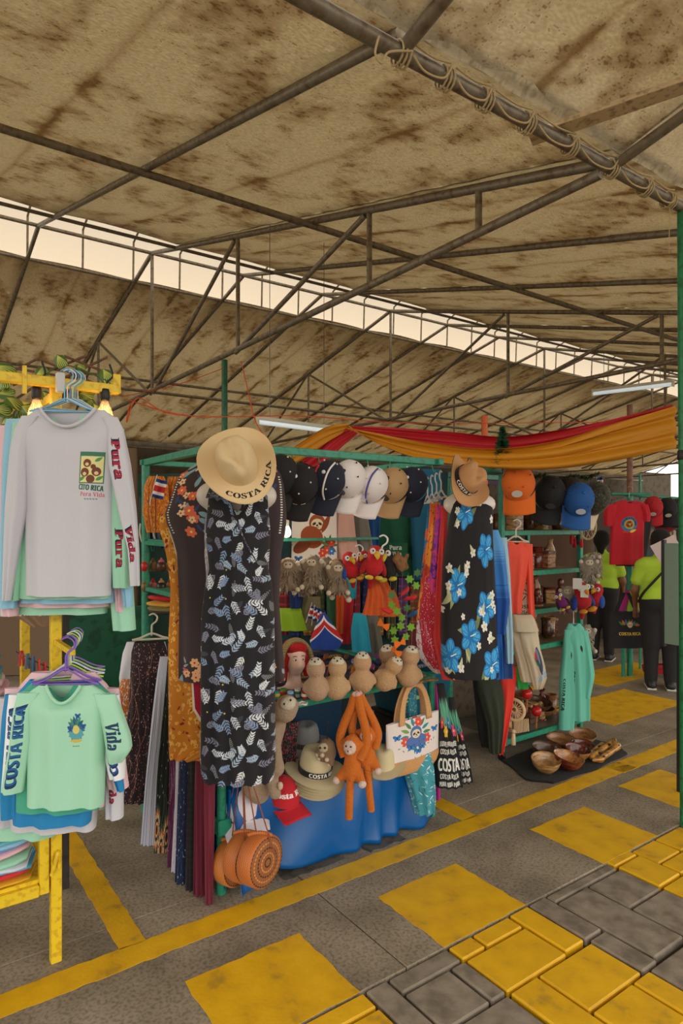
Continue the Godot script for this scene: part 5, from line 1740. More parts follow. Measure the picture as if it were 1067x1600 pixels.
	put("muzzle_and_paws", st, plush(C(230, 214, 194)), t)
	eye_dots(t, [V(-.015, .014, .045), V(.015, .014, .045)], .005, mat(C(24, 18, 16), .2))
	# parrots
	var gp := "plush parrots hung in the stall"
	var red := C(206, 30, 36)
	var q1 := at(549, 890, 3.35); parrot("red plush parrot with blue wings, lowest of the hung parrots", q1, facing(q1) + .4, .9, red, C(36, 86, 180), C(238, 190, 50), gp, .3)
	q1 = at(566, 884, 3.38); parrot("small red plush parrot with yellow wings in the middle", q1, facing(q1) - .3, .75, red, C(238, 190, 50), C(240, 214, 90), gp, -.2)
	q1 = at(584, 885, 3.3); parrot("tall red plush parrot with blue crest on the white hanger", q1, facing(q1) + .2, 1.0, red, red.darkened(.1), C(240, 200, 60), gp, -.1)
	q1 = at(606, 888, 3.36); parrot("black plush toucan with yellow throat and red tipped beak", q1, facing(q1) - .2, 1.0, C(28, 26, 26), C(24, 22, 22), C(226, 206, 60), gp, .15)
	hanger("white plastic hanger holding the parrots and crochet tops", at(597, 868, 3.42), .26, .05, mat(C(226, 222, 214), .4), facing(at(597, 868, 3.42)), "", .006)
	hanger("second white plastic hanger behind the parrots", at(559, 882, 3.55), .2, .05, mat(C(216, 212, 204), .4), facing(at(559, 882, 3.5)) + .3, "", .005)
	# orange crochet tops
	var cr := print_net(C(218, 96, 34), C(170, 60, 20))
	hung("crochet_top", "orange crochet beach top hanging in front", "top", printed(cr), [[905, 576, 592], [930, 573, 600], [960, 566, 602]], 3.42, .04, 5, .01, "orange crochet tops")
	hung("crochet_top", "orange crochet top with butterfly, behind the first one", "top", printed(cr), [[902, 590, 608], [935, 588, 622], [962, 590, 628]], 3.48, .04, 5, .01, "orange crochet tops")
	# leaf and butterfly chime
	var ch := thing("hanging_chime", "hanging chime of felt leaves, birds and butterflies on threads", "chime", at(625, 880, 3.35))
	st = begin()
	blob(st, [[V(-.03, .02, 0), V(-.02, .05, .01), .02, .012], [V(.02, .0, 0), V(.05, .04, 0), .016, .01], [V(0, -.03, 0), V(-.03, .0, .02), .02, .014], [V(.03, -.02, .01), V(.0, .03, 0), .016, .014]], .008, .012)
	put("crown", st, worn("bark", C(130, 90, 52), C(80, 52, 30), .9, 0, 3.0), ch)
	var lp := [[640, 905, 0], [652, 895, 1], [612, 945, 0], [620, 955, 0], [628, 965, 0], [615, 985, 0], [626, 978, 0], [634, 995, 0], [617, 1000, 0], [598, 977, 2], [626, 1005, 2], [633, 925, 3], [642, 935, 3], [604, 955, 3], [636, 950, 1], [645, 960, 4], [612, 930, 1], [650, 915, 0], [618, 1018, 2], [642, 980, 0]]
	var cols := [C(110, 160, 50), C(70, 110, 60), C(226, 110, 30), C(196, 40, 40), C(30, 80, 130)]
	for i in lp.size():
		var a: Array = lp[i]
		var c := at(a[0], a[1], 3.3 + .05 * sin(i * 1.9)) - ch.position
		st = begin()
		var bs := Basis.from_euler(V(.2 * sin(i), facing(ch.position) + .5 * sin(i * 2.0), .6 * sin(i * 1.3)))
		if a[2] == 2:
			for s in [-1.0, 1.0]: slab2(st, PackedVector2Array([Vector2(0, -.006), Vector2(s * .03, -.02), Vector2(s * .034, .0), Vector2(s * .028, .022), Vector2(0, .006)]), .003, Transform3D(bs * Basis.from_euler(V(0, s * .35, 0)), c))
		elif a[2] >= 3:
			blob(st, [[c + bs * V(-.018, 0, 0), c + bs * V(.014, .004, 0), .010, .012], [c + bs * V(.02, .008, 0), c + bs * V(.024, .01, 0), .009, .008], [c + bs * V(-.02, 0, 0), c + bs * V(-.045, -.008, 0), .006, .003]], .005, .006)
		else:
			var o := PackedVector2Array()
			for k in 12: o.append(Vector2(cos(TAU * k / 12), sin(TAU * k / 12)) * (.024 if k % 2 == 0 else .015))
			slab2(st, o, .003, Transform3D(bs, c))
		put("felt_butterfly" if a[2] == 2 else ("felt_bird" if a[2] >= 3 else "felt_leaf"), st, mat(cols[a[2]], .9), ch)
	for i in 6:
		st = begin()
		var x := 598.0 + i * 9
		pipe(st, at(x + 4, 895, 3.33) - ch.position, at(x, 985 + 12 * (i % 3), 3.33) - ch.position, .0012, 4)
		put("thread", st, mat(C(120, 110, 90), .8), ch)
	# bulb in the stall
	var lp2 := at(447, 822, 3.45)
	var l := thing("bulb_lamp", "bare white glowing bulb behind the brown kaftan", "lamp", lp2)
	var em := StandardMaterial3D.new()
	em.albedo_color = C(255, 250, 240)
	em.emission_enabled = true
	em.emission = C(255, 244, 226)
	em.emission_energy_multiplier = 1.6
	st = begin()
	blob(st, [[V(0, -.035, 0), V(0, -.036, 0), .027, .027], [V(0, -.01, 0), V(0, .005, 0), .016, .013]], .006, .02)
	put("glass_bulb", st, em, l)
	st = begin()
	pipe(st, V(0, .0, 0), V(0, .035, 0), .016, 12)
	pipe(st, V(0, .03, 0), V(0.02, .30, -.05), .003, 6)
	put("socket", st, mat(C(220, 216, 206), .5), l)
	var li := OmniLight3D.new()
	li.name = "bulb_light"
	li.light_color = C(255, 236, 208)
	li.light_energy = .10
	li.light_size = .03
	li.omni_range = 12
	li.omni_attenuation = 2
	li.shadow_enabled = true
	l.add_child(li)
	li.position = V(0, -.035, 0)
	# orange bags, necklaces and trinkets at the side
	var ban := print_mosaic(C(196, 104, 24), C(226, 160, 40), C(60, 36, 26))
	for k in 3: ban.fill_rect(Rect2i(150 + k * 80, 0, 14, 512), C(60, 40, 30))
	var bm := printed(ban, .85)
	hung("woven_backpack", "orange woven backpack with dark zigzag bands at the side rail", "backpack", bm, [[744, 232, 256], [760, 226, 262], [800, 224, 264], [832, 230, 258]], 3.62, .08, 2, .006, "orange woven bags")
	hung("woven_backpack", "orange patterned bag hanging behind the striped flag", "bag", bm, [[745, 262, 296], [790, 258, 294], [826, 262, 290]], 3.7, .07, 2, .006, "orange woven bags")
	hung("black_bag", "black patterned bag behind the orange backpack", "bag", printed(print_net(C(34, 30, 32), C(90, 80, 70))), [[775, 218, 238], [830, 216, 236], [850, 216, 232]], 3.75, .06, 2, .004)
	flag("small flag of blue, white and red bands beside the backpack", at(253, 750, 3.45), .06, .10, -.25)
	for i in 7:
		var nk := at(224 + i * 7.0, 818, 3.72)
		st = begin()
		var drop := .12 + .02 * (i % 3)
		tube(st, smooth_path([nk + V(-.016, 0, 0), nk + V(-.02, -drop * .5, .005), nk + V(0, -drop, .01), nk + V(.02, -drop * .5, .005), nk + V(.016, 0, 0)], 5), .006, 7)
		tag(put("bead_necklace", st, mat([C(206, 200, 186), C(30, 60, 130), C(20, 90, 90), C(196, 190, 176), C(34, 50, 110), C(60, 60, 64), C(180, 180, 176)][i], .3)), "%s bead necklace, %s of the strands under the backpack" % [["ivory", "cobalt", "teal", "cream", "navy", "charcoal", "grey"][i], ["first", "second", "third", "fourth", "fifth", "sixth", "seventh"][i]], "necklace", "necklaces at the stall's side")
	var gs := "trinkets on the side shelf"
	var tcols := [["red", C(190, 30, 36)], ["tan", C(170, 124, 84)], ["dark brown", C(86, 50, 34)], ["gold", C(190, 150, 60)], ["cream", C(214, 190, 160)], ["copper", C(160, 90, 56)], ["olive", C(110, 100, 50)], ["rose", C(206, 110, 120)], ["black", C(36, 32, 30)], ["amber", C(200, 120, 40)], ["ivory", C(220, 210, 190)], ["rust", C(150, 70, 40)]]
	for i in 12:
		var p := at(226 + (i % 6) * 13.0, 884 + 32 * (i / 6), 3.7 + .06 * (i % 2))
		var tk := thing("trinket_pot", "%s little lidded pot on the side shelf, %s row" % [tcols[i][0], "upper" if i < 6 else "lower"], "trinket", p, i * .7, gs)
		st = begin()
		var r := .02 + .004 * (i % 3)
		lathe(st, [Vector2(0, -.03), Vector2(r * .7, -.03), Vector2(r, -.01), Vector2(r * .95, .012), Vector2(r * .5, .024), Vector2(0, .024)], Vector3.ZERO, Basis.IDENTITY, 14)
		put("pot", st, mat(tcols[i][1], .35), tk)
		st = begin()
		lathe(st, [Vector2(r * .62, .022), Vector2(r * .5, .032), Vector2(.006, .036), Vector2(.006, .044), Vector2(0, .046)], Vector3.ZERO, Basis.IDENTITY, 14)
		put("lid", st, mat(tcols[(i + 5) % 12][1], .35), tk)
	for i in 4:
		folded("%s cloth folded under the side shelf, %s" % [["red", "gold", "olive", "dark"][i], ["topmost", "second down", "third down", "lowest"][i]], at(270, 936 + i * 7.0, 3.7), .26, .2, .03, cloth([C(206, 40, 46), C(206, 160, 60), C(120, 110, 60), C(50, 44, 40)][i]), .3, "cloths folded under the side shelf", i * 1.1)

func flag(label: String, p: Vector3, w: float, h: float, lean := 0.0, cat := "flag") -> void:
	if not mats.has("flag"):
		var im := canvas(64, 64, C(28, 60, 140))
		im.fill_rect(Rect2i(0, 11, 64, 42), C(232, 230, 226))
		im.fill_rect(Rect2i(0, 22, 64, 20), C(196, 34, 44))
		mats["flag"] = printed(im)
	var t := thing("small_flag", label, cat, p, facing(p))
	t.rotation.z = lean
	var st := begin()
	sheet(st, 10, 6, func(u: float, v: float): return V((u - .5) * w, -v * h, .012 * sin(u * 9.0)), .0015)
	put("cloth", st, mats["flag"], t)
	st = begin()
	pipe(st, V(-w / 2, -h * 1.4, 0), V(-w / 2, .02, 0), .0025, 6)
	put("stick", st, mat(C(214, 208, 196), .5), t)

func table_goods() -> void:
	# mannequin head with red hair and headband
	var hp := at(460, 1012, 3.42)
	hp.y = .785
	var h := thing("mannequin_head", "mannequin head with red bobbed hair and patterned headband", "mannequin", hp, facing(hp) + .45)
	var st := begin()
	blob(st, [[V(0, .0, -.005), V(0, .06, -.005), .042, .034], [V(0, .125, .012), V(0, .165, .0), .045, .062], [V(0, .10, .03), V(0, .115, .035), .026, .034], [V(0, .128, .062), V(0, .15, .056), .010, .006], [V(-.09, -.0, -.01), V(.09, -.0, -.01), .008, .008]], .0075, .028)
	put("head", st, mat(C(228, 190, 170), .4), h)
	st = begin()
	blob(st, [[V(0, .175, -.015), V(0, .19, -.015), .070, .062], [V(-.062, .15, -.01), V(-.07, .06, .0), .026, .016], [V(.062, .15, -.01), V(.07, .06, .0), .026, .016], [V(0, .12, -.05), V(0, .05, -.05), .045, .03], [V(-.03, .212, .036), V(.035, .208, .036), .020, .020]], .009, .025)
	put("hair", st, plush(C(196, 24, 30)), h)
	st = begin()
	for k in 26:
		var a := PI * k / 25.0
		var c := V(-cos(a) * .086, .128 + sin(a) * .118, .022 - .01 * sin(a))
		ball(st, c, V(.014, .014, .030), Basis.IDENTITY, 8)
	put("headband", st, printed(print_mosaic(C(120, 110, 70), C(200, 150, 50), C(50, 100, 110))), h)
	for s in [-1.0, 1.0]:
		st = begin()
		ball(st, V(s * .021, .152, .056), V(.010, .0055, .004))
		put("eye", st, mat(C(238, 236, 230), .3), h)
		st = begin()
		ball(st, V(s * .021, .152, .0595), V(.0048, .0048, .002))
		put("iris", st, mat(C(50, 38, 34), .2), h)
		st = begin()
		tube(st, [V(s * .010, .167, .058), V(s * .022, .172, .056), V(s * .034, .167, .050)], .0016, 5)
		put("eyebrow", st, mat(C(90, 50, 40), .7), h)
	st = begin()
	ball(st, V(0, .112, .0645), V(.014, .004, .004)); ball(st, V(0, .106, .063), V(.011, .004, .004))
	put("lips", st, mat(C(190, 50, 62), .35), h)
	# flags fanned behind
	var im := canvas(256, 256, C(28, 66, 150))
	for k in 2: ink(im, PackedVector2Array([Vector2(0, 150 + k * 30 - 60), Vector2(128, 10 + k * 30), Vector2(256, 150 + k * 30 - 60), Vector2(256, 210 - k * 20), Vector2(128, 90 - k * 0 + k * -10), Vector2(0, 210 - k * 20)]), [C(226, 224, 222), C(196, 34, 46)][k], false)
	hung("folded_flag", "blue, white and red flag spread in chevrons behind the wares", "flag", printed(im), [[958, 503, 508], [975, 494, 520], [1000, 484, 536], [1014, 486, 530]], 4.0, .03, 3, .006)
	for i in 3: flag("small striped flag standing in a bunch, %s" % ["front one", "middle one", "hindmost"][i], at(492 + i * 5.0, 948 + i * 3, 4.1), .05, .08, -.3 + .15 * i)
	# woven bracelets, pouches, carved sticks, laid in rows
	var g := "woven strips laid on the table"
	var ys := [[1012, 4.15], [1022, 3.98], [1034, 3.8]]
	var n := 0
	var cn := [["lilac", C(170, 168, 206)], ["magenta", C(170, 50, 140)], ["gold", C(206, 160, 40)], ["teal", C(40, 130, 130)], ["crimson", C(160, 30, 46)], ["copper", C(140, 84, 50)], ["navy", C(40, 44, 90)], ["green", C(70, 120, 60)], ["white", C(206, 200, 200)], ["orange", C(206, 100, 40)]]
	for r in 3:
		for i in 11:
			var p := at(448 + i * 20.0 + 7 * sin(r * 2.0 + i), ys[r][0] + 4 * sin(i * 1.9), ys[r][1])
			p.y = .790 + .006 * r
			st = begin()
			var c: Array = cn[(i * 3 + r * 5) % 10]
			var a := .5 + .5 * sin(i * 2.7 + r)
			loft(st, [[V(-.055, .0, 0), V(0, .0, -.010), V(0, .004, 0)], [V(-.03, .006, 0), V(0, .0, -.017), V(0, .009, 0)], [V(.03, .006, .004), V(0, 0, -.017), V(0, .009, 0)], [V(.055, .0, 0), V(0, 0, -.010), V(0, .004, 0)]], 12, .8, 0, 0, 0, true, true)
			var o := put("woven_strip", st, printed_cached("strip%d" % ((i * 3 + r * 5) % 10), c[1]))
			o.position = p
			o.rotation.y = a
			tag(o, "%s woven strip, %s in the %s row on the table" % [c[0], ORD[i], ["rear", "middle", "front"][r]], "bracelet", g)
			n += 1
	for i in 16:
		var p := at(440 + i * 15.0, 1052 + 10 * sin(i * 1.3), 3.5)
		p.y = .792 + .008 * (i % 3)
		st = begin()
		var a := .25 * sin(i * 2.1)
		var dv := V(cos(a), 0, sin(a)) * .085
		tube(st, smooth_path([p - dv, p + V(0, .006, 0), p + dv], 5), .0085, 8)
		tag(put("carved_stick", st, wood("stick%d" % (i % 3), [C(140, 104, 62), C(112, 78, 46), C(160, 124, 76)][i % 3], [C(80, 56, 32), C(66, 44, 26), C(100, 72, 42)][i % 3], .6)), "thin brown carved stick, %s along the table front" % ORD[i], "stick", "carved sticks on the table")
	var pc := [["yellow and black", C(220, 180, 30)], ["red", C(196, 34, 40)], ["amber", C(206, 120, 30)], ["black", C(40, 34, 34)], ["pink", C(206, 90, 140)], ["turquoise", C(50, 150, 160)]]
	for i in 6:
		var p := at(478 + (i * 37) % 180, 1036 + 6 * (i % 2), 3.66)
		p.y = .80
		var t := parrot("%s little felt bird lying on the table" % pc[i][0], p, i * 1.1, .34, pc[i][1], pc[(i + 2) % 6][1], C(230, 190, 60), "felt birds on the table")
	for i in 5:
		var p := at(432 + i * 11.0, 1076 + 4 * (i % 2), 3.16 + .05 * (i % 2))
		p.y = .787
		var t := thing("souvenir_cup", "%s small souvenir glass at the table's corner" % [["teal", "green", "pale blue", "white", "red"][i]], "glass", p, 0, "souvenir glasses at the table's corner")
		st = begin()
		lathe(st, [Vector2(0, 0), Vector2(.012, 0), Vector2(.016, .042), Vector2(.014, .042), Vector2(.010, .006), Vector2(0, .005)], Vector3.ZERO, Basis.IDENTITY, 14)
		put("cup", st, mat([C(60, 150, 140), C(70, 140, 70), C(150, 190, 210), C(214, 214, 210), C(190, 50, 46)][i], .15), t)
		st = begin()
		lathe(st, [Vector2(.0166, .018), Vector2(.0172, .020), Vector2(.0176, .030), Vector2(.0170, .032)], Vector3.ZERO, Basis.IDENTITY, 14)
		put("painted_band", st, mat([C(220, 180, 40), C(200, 60, 40), C(40, 90, 150), C(60, 120, 60), C(230, 220, 200)][i], .3), t)
	for i in 5:
		var p := at(424 + i * 12.0, 1094, 3.05)
		p.y = .80
		st = begin()
		var pts := []
		for k in 13: pts.append(p + V(cos(TAU * k / 12) * .022, .003 * sin(k * 2.0), sin(TAU * k / 12) * .022))
		tube(st, pts, .005, 6, false)
		tag(put("shell_bracelet", st, mat(C(206, 204, 198), .4)), "pale shell bracelet, %s along the table's corner" % ORD[i], "bracelet", "shell bracelets at the table's corner")
	# sloths sitting on the front edge, backs turned
	var sl := [[496, 1094, 3.14, .98, C(206, 168, 134), .05, "pinkish tan plush sloth, first of the pair on the table edge"], [525, 1091, 3.16, .98, C(216, 176, 130), -.05, "tan plush sloth, second of the pair on the table edge"], [566, 1082, 3.28, .98, C(216, 172, 126), .0, "tan plush sloth sitting alone in the middle of the table edge"], [594, 1082, 3.34, .92, C(214, 170, 122), -.55, "tan plush sloth leaning over with its face showing"], [612, 1080, 3.46, 1.0, C(176, 136, 100), .15, "brown plush sloth behind the leaning one"], [637, 1074, 3.40, 1.02, C(214, 170, 126), -.1, "tan plush sloth at the table corner above the tote bag"]]
	for s in sl:
		var p := at(s[0], s[1], s[2])
		p.y = maxf(p.y, .785)
		p.y = .80 if p.y < .80 else p.y
		sloth_sitter(s[6], p, facing(p) + .25 * sin(s[0]), s[3], s[4], s[5], "tan sloths on the table edge", .75)

func printed_cached(key: String, col: Color) -> StandardMaterial3D:
	if not mats.has("strips"):
		var im := canvas(64, 64, Color(.8, .8, .8))
		for i in 8:
			im.fill_rect(Rect2i(i * 8, 0, 3, 64), Color(.42, .4, .4))
			im.fill_rect(Rect2i(0, i * 8 + 2, 64, 2), Color.WHITE)
		mats["strips"] = ImageTexture.create_from_image(im)
	if not mats.has(key):
		var m := StandardMaterial3D.new()
		m.albedo_texture = mats["strips"]
		m.albedo_color = col.lightened(.12)
		m.roughness = .85
		mats[key] = m
	return mats[key]

func bench_goods() -> void:
	# low bench under blue satin
	var bt := thing("low_bench", "low bench under blue satin cloth in front of the stall", "bench", V(.66, 0, -.22))
	var st := begin(false)
	box(st, V(0, .33, 0), V(1.1, .03, .42))
	put("seat_board", st, mat(C(90, 70, 50), .7), bt)
	for s in [V(-.5, 0, -.18), V(.5, 0, -.18), V(-.5, 0, .16), V(.5, 0, .16)]:
		st = begin(false)
		bar(st, s, s + V(0, .32, 0), .04)
		put("leg", st, mat(C(90, 70, 50), .7), bt)
	var satin := StandardMaterial3D.new()
	satin.albedo_color = C(2, 88, 156)
	satin.roughness = .3
	st = begin()
	sheet(st, 70, 34, func(u: float, v: float):
		var x := lerpf(.03, 1.27, u)
		var prof := v * 1.0          # back of the bench, over the edge, down to the floor
		var z: float
		var y: float
		if prof < .45:
			z = lerpf(-.44, .0, prof / .45)
			y = .365 + .012 * sin(x * 14) * prof + (.10 * smoothstep(.25, .0, u))
		else:
			var k := (prof - .45) / .55
			z = .0 + .05 * sqrt(k) + .02 * k * sin(x * 13.0 + 2.2 * sin(x * 5.0)) + .02 * k * sin(x * 31.0 + 3.0 * sin(x * 7.0) + k * 2.0) + .012 * sin(k * 5.0 + x * 9.0) * k
			y = lerpf(.365 + (.10 * smoothstep(.25, .0, u)), .012 + .05 * maxf(0.0, sin(x * 5.0 + .5)) * (1 - u), k) 
			z += .10 * k * smoothstep(.12, .0, u)
		return V(x, y, z), .004)
	var bo := put("satin_cloth", st, satin)
	tag(bo, "shiny blue satin cloth draped over the low bench to the floor", "cloth")
	st = begin()
	sheet(st, 20, 20, func(u: float, v: float): return V(.03 - .02 * v + .01 * sin(u * 17) * v, lerpf(.46, .03, v), lerpf(-.40, .03, u)), .004)
	tag(put("satin_cloth", st, satin), "blue satin cloth end hanging behind the corner post", "cloth")
	# caps and hats on the bench
	var wc := cloth(C(224, 216, 222))
	for i in 3:
		var p := at(372 + i * 9.0, 1262 - i * 6, 3.0 + .05 * i)
		cap("white wrapped cap, %s of the pile beside the corner post" % ["front one", "middle one", "hindmost"][i], Transform3D(Basis.from_euler(V(.25, facing(p) + .25 - .1 * i, 0)).scaled(Vector3.ONE * 1.1), p), wc, wc, {"group": "white caps on the bench", "eyelet": mat(C(120, 116, 120), .5)})
	var ri := canvas(512, 256, C(190, 26, 40))
	letters(ri, "Costa Rica", Vector2(0, 170), 44, C(232, 226, 224), .0, 0, true, .8, 2.0)
	letters(ri, "Costa Rica", Vector2(512, 170), 44, C(232, 226, 224), .0, 0, true, .8, 2.0)
	var p := at(443, 1246, 3.1)
	var rc := cap("red cap with white script on the blue satin", Transform3D(Basis.from_euler(V(.2, facing(p) + .55, .1)).scaled(Vector3.ONE * .95), p), printed(ri), cloth(C(196, 28, 42)), {"group": "caps on the bench"})
	var straw := C(214, 198, 156)
	var bn := canvas(1024, 64, C(28, 26, 26))
	letters(bn, "COSTA RICA", Vector2(560, 32), 44, C(236, 232, 224), 0, 0, false, 1.0, 1.5)
	var bnm := printed(bn, .8)
	for i in 5:
		var q := at(492, 1246 - i * 3.0, 3.2)
		q.y = .385 + i * .011
		hat("panama_hat", "cream panama hat, %s of the stack on the satin" % ["lowest", "second from below", "middle", "second from above", "topmost, with lettered black band,"][i], Transform3D(Basis.from_euler(V(.10, facing(q) + .1 + .05 * i, -.05)), q), 1.0, weave(straw), weave(straw), bnm if i == 4 else null, .012, "panama hats stacked on the satin")
	var q := at(478, 1200, 3.5)
	q.y = .46
	hat("grey_hat", "grey felt hat with speckled band behind the panama hats", Transform3D(Basis.from_euler(V(.05, facing(q), 0)), q), .95, cloth(C(140, 138, 136)), cloth(C(140, 138, 136)), printed(print_net(C(40, 38, 36), C(150, 140, 120))), .01)
	q = at(598, 1222, 3.36)
	q.y = .40
	hat("straw_hat", "small cream straw hat under the orange monkeys' tote end", Transform3D(Basis.from_euler(V(.12, facing(q), 0)), q), .8, weave(straw), weave(straw), null, .012)
	q = at(555, 1232, 3.3)
	q.y = .40
	var pi := print_mosaic(C(120, 100, 50), C(70, 130, 70), C(190, 110, 50))
	hat("floral_hat", "floral bucket hat between the monkeys and the panama hats", Transform3D(Basis.from_euler(V(.1, facing(q), 0)), q), .72, printed(pi), printed(pi), null, -.03)
	# under the table
	var bin := begin(false)
	box(bin, V(0, 0, 0), V(.5, .44, .4), Basis.IDENTITY, .02)
	var bb := put("storage_crate", bin, mat(C(22, 66, 96), .5))
	bb.position = V(.72, .56, -.62)
	tag(bb, "dark blue storage crate under the table", "crate")
	bin = begin(false)
	box(bin, V(0, 0, 0), V(.36, .4, .36), Basis.IDENTITY, .02)
	bb = put("storage_crate", bin, mat(C(14, 40, 44), .5))
	bb.position = V(1.06, .5, -.72)
	tag(bb, "blackish storage crate under the table corner", "crate")
	hung("floral_cloth", "black cloth with red and green flowers hanging under the table", "cloth", printed(print_mosaic(C(34, 32, 34), C(170, 50, 60), C(50, 110, 80))), [[1128, 424, 466], [1200, 424, 462]], 3.3, .03, 4, .01)
	# long armed grey plush sloths behind the dress hem
	var gs := C(184, 158, 132)
	var base := at(430, 1110, 2.94)
	var t := thing("plush_sloth", "large beige plush sloth clinging beside the leaf print dress", "plush toy", base, facing(base) - .3, "beige long armed sloths")
	st = begin()
	var L := func(px: float, py: float, d: float) -> Vector3: return t.transform.affine_inverse() * at(px, py, d)
	blob(st, [[L.call(448, 1104, 2.9), L.call(445, 1110, 2.9), .052, .054], [L.call(430, 1132, 2.97), L.call(414, 1185, 2.97), .05, .055], [L.call(428, 1140, 2.92), L.call(432, 1190, 2.88), .024, .028], [L.call(424, 1190, 2.95), L.call(418, 1215, 2.95), .04, .04]], .011, .02)
	put("body", st, plush(gs), t)
	st = begin()
	ball(st, L.call(450, 1099, 2.86), V(.036, .030, .024), Basis.from_euler(V(-.4, .3, .3)))
	put("face", st, plush(C(230, 216, 190)), t)
	eye_dots(t, [L.call(444, 1100, 2.835), L.call(454, 1094, 2.835)], .005, mat(C(26, 20, 18), .2))
	base = at(400, 1230, 2.86)
	t = thing("plush_sloth", "beige plush sloth hanging low behind the rattan bags' straps", "plush toy", base, facing(base), "beige long armed sloths")
	var inv := t.transform.affine_inverse()
	L = func(px: float, py: float, d: float) -> Vector3: return inv * at(px, py, d)
	st = begin()
	blob(st, [[L.call(400, 1195, 2.92), L.call(404, 1238, 2.92), .05, .05], [L.call(418, 1190, 2.88), L.call(430, 1240, 2.86), .032, .026], [L.call(424, 1160, 2.9), L.call(432, 1200, 2.86), .03, .036], [L.call(388, 1200, 2.9), L.call(392, 1236, 2.88), .036, .03]], .011, .02)
	put("body", st, plush(gs), t)
	st = begin()
	ball(st, L.call(438, 1228, 2.84), V(.012, .018, .010))
	put("claw", st, plush(C(226, 206, 176)), t)

func front_goods() -> void:
	var st := begin()
	# orange monkeys
	var knot := at(557, 1086, 3.12)
	var h1 := at(550, 1166, 3.06)
	monkey("orange plush monkey in front with its pale face to the side, long leg hanging", h1, knot, at(545, 1278, 3.04), at(551, 1215, 3.05), facing(h1) - .35, 1.0)
	var h2 := at(574, 1150, 3.1)
	monkey("orange plush monkey behind, hanging a little higher", h2, knot + V(.02, .0, -.01), at(580, 1266, 3.08), at(577, 1205, 3.1), facing(h2) - .25, .95)
	# sloth key fob
	var kp := at(511, 1172, 3.12)
	var kf := thing("sloth_keyring", "brown plush sloth keyring hanging on a black strap", "plush toy", kp, facing(kp) - .3)
	st = begin()
	blob(st, [[V(0, -.01, 0), V(0, .015, 0), .045, .040], [V(-.02, -.03, .02), V(-.03, -.01, .035), .016, .014], [V(.02, -.035, .02), V(.03, -.05, .03), .016, .014]], .009, .02)
	put("body", st, plush(C(150, 120, 90)), kf)
	st = begin()
	ball(st, V(-.008, .02, .032), V(.026, .024, .016))
	put("face", st, plush(C(222, 204, 168)), kf)
	eye_dots(kf, [V(-.02, .024, .047), V(.004, .026, .047)], .006, mat(C(50, 34, 28), .3))
	st = begin()
	for b in [V(-.035, -.012, .038), V(-.01, -.01, .045), V(.012, -.03, .042), V(.02, -.055, .03), V(-.03, -.03, .035)]: ball(st, b, .011)
	put("paws", st, plush(C(236, 214, 184)), kf)
	st = begin()
	tube(st, smooth_path([V(0, .05, 0), V(.002, .085, 0), V(-.002, .115, 0), V(.006, .13, 0), V(.0, .14, 0)], 4), .003, 6)
	put("strap", st, mat(C(24, 22, 22), .5), kf)
	# canvas tote with sloth print
	var im := canvas(1024, 640, C(226, 214, 208))
	sloth_scene(im, Vector2(510, 270), 205, C(80, 110, 170))
	for i in 10: leaf(im, Vector2(520 + (i - 4.5) * 80, 430 + 40 * sin(i * 2.0)), i * .9, 50, 14, C(70, 90, 100))
	var tp := V(1.072, .335, .07)
	var tb := thing("tote_bag", "white canvas tote with blue sloth and butterfly print", "bag", tp, .10)
	st = begin()
	var rs := []
	for i in 9:
		var v := i / 8.0
		rs.append([V(0, lerpf(.275, .075, v), 0), V(lerpf(.205, .198, v), 0, 0), V(0, 0, lerpf(.012, .035, v))])
	loft(st, rs, 32, .6, 2, .003, .4)
	put("body", st, printed(im), tb)
	st = begin()
	loft(st, [[V(0, .076, 0), V(.1985, 0, 0), V(0, 0, .036)], [V(0, .05, 0), V(.196, 0, 0), V(0, 0, .038)], [V(0, .02, 0), V(.175, 0, 0), V(0, 0, .04)], [V(0, 0, 0), V(.155, 0, 0), V(0, 0, .03)]], 32, .6, 0, 0, 0, false, true)
	put("jute_base", st, worn("jute", C(206, 154, 98), C(180, 128, 78), .9, 0, 4.0, .1), tb)
	for z in [.022, -.022]:
		st = begin()
		sheet(st, 3, 30, func(u: float, v: float):
			var a: float = v * PI
			var off := (u - .5) * .042
			return V(-cos(a) * (.105 + off * absf(cos(a))), .255 + sin(a) * (.205 + off), z * (1 - .5 * sin(a))), .004)
		put("handle", st, worn("jute2", C(210, 160, 106), C(186, 136, 86), .9, 0, 4.0, .1), tb)
	# teal leggings below the tote
	var tl := canvas(256, 256, C(66, 150, 164))
	for i in 40: leaf(tl, Vector2(rnd(0, 256), rnd(0, 256)), rnd(0, TAU), rnd(30, 60), 9, [C(150, 196, 206), C(206, 222, 226), C(34, 110, 130)][i % 3])
	hung("leggings", "teal palm leaf trousers hanging below the tote", "trousers", printed(tl, .85, Vector2(1, 2)), [[1176, 626, 672], [1200, 628, 678], [1240, 640, 680], [1268, 646, 679]], 3.5, .06, 4, .01)
	hung("leggings", "teal patterned strip hanging inside the tote's handles", "trousers", printed(tl, .85, Vector2(1, 2)), [[1075, 634, 650], [1125, 632, 652]], 3.62, .03, 2, .004)
	hanger("pale green hanger on the table edge above the tote", at(642, 1086, 3.62), .22, .03, mat(C(200, 220, 150), .4), .2, "", .006)
	# black bags with lettering and flowers
	var tx := canvas(256, 512, C(26, 24, 26))
	for i in 9: leaf(tx, Vector2(20 + i * 28, 210), -1.2 + .3 * sin(i * 2.0), 150, 50, [C(100, 170, 140), C(60, 130, 90), C(110, 180, 150)][i % 3])
	for i in 4: petals(tx, Vector2(40 + i * 60, 190 + 40 * (i % 2)), 30, 6, [C(220, 60, 70), C(236, 190, 60), C(70, 130, 200), C(220, 80, 120)][i], C(250, 230, 150))
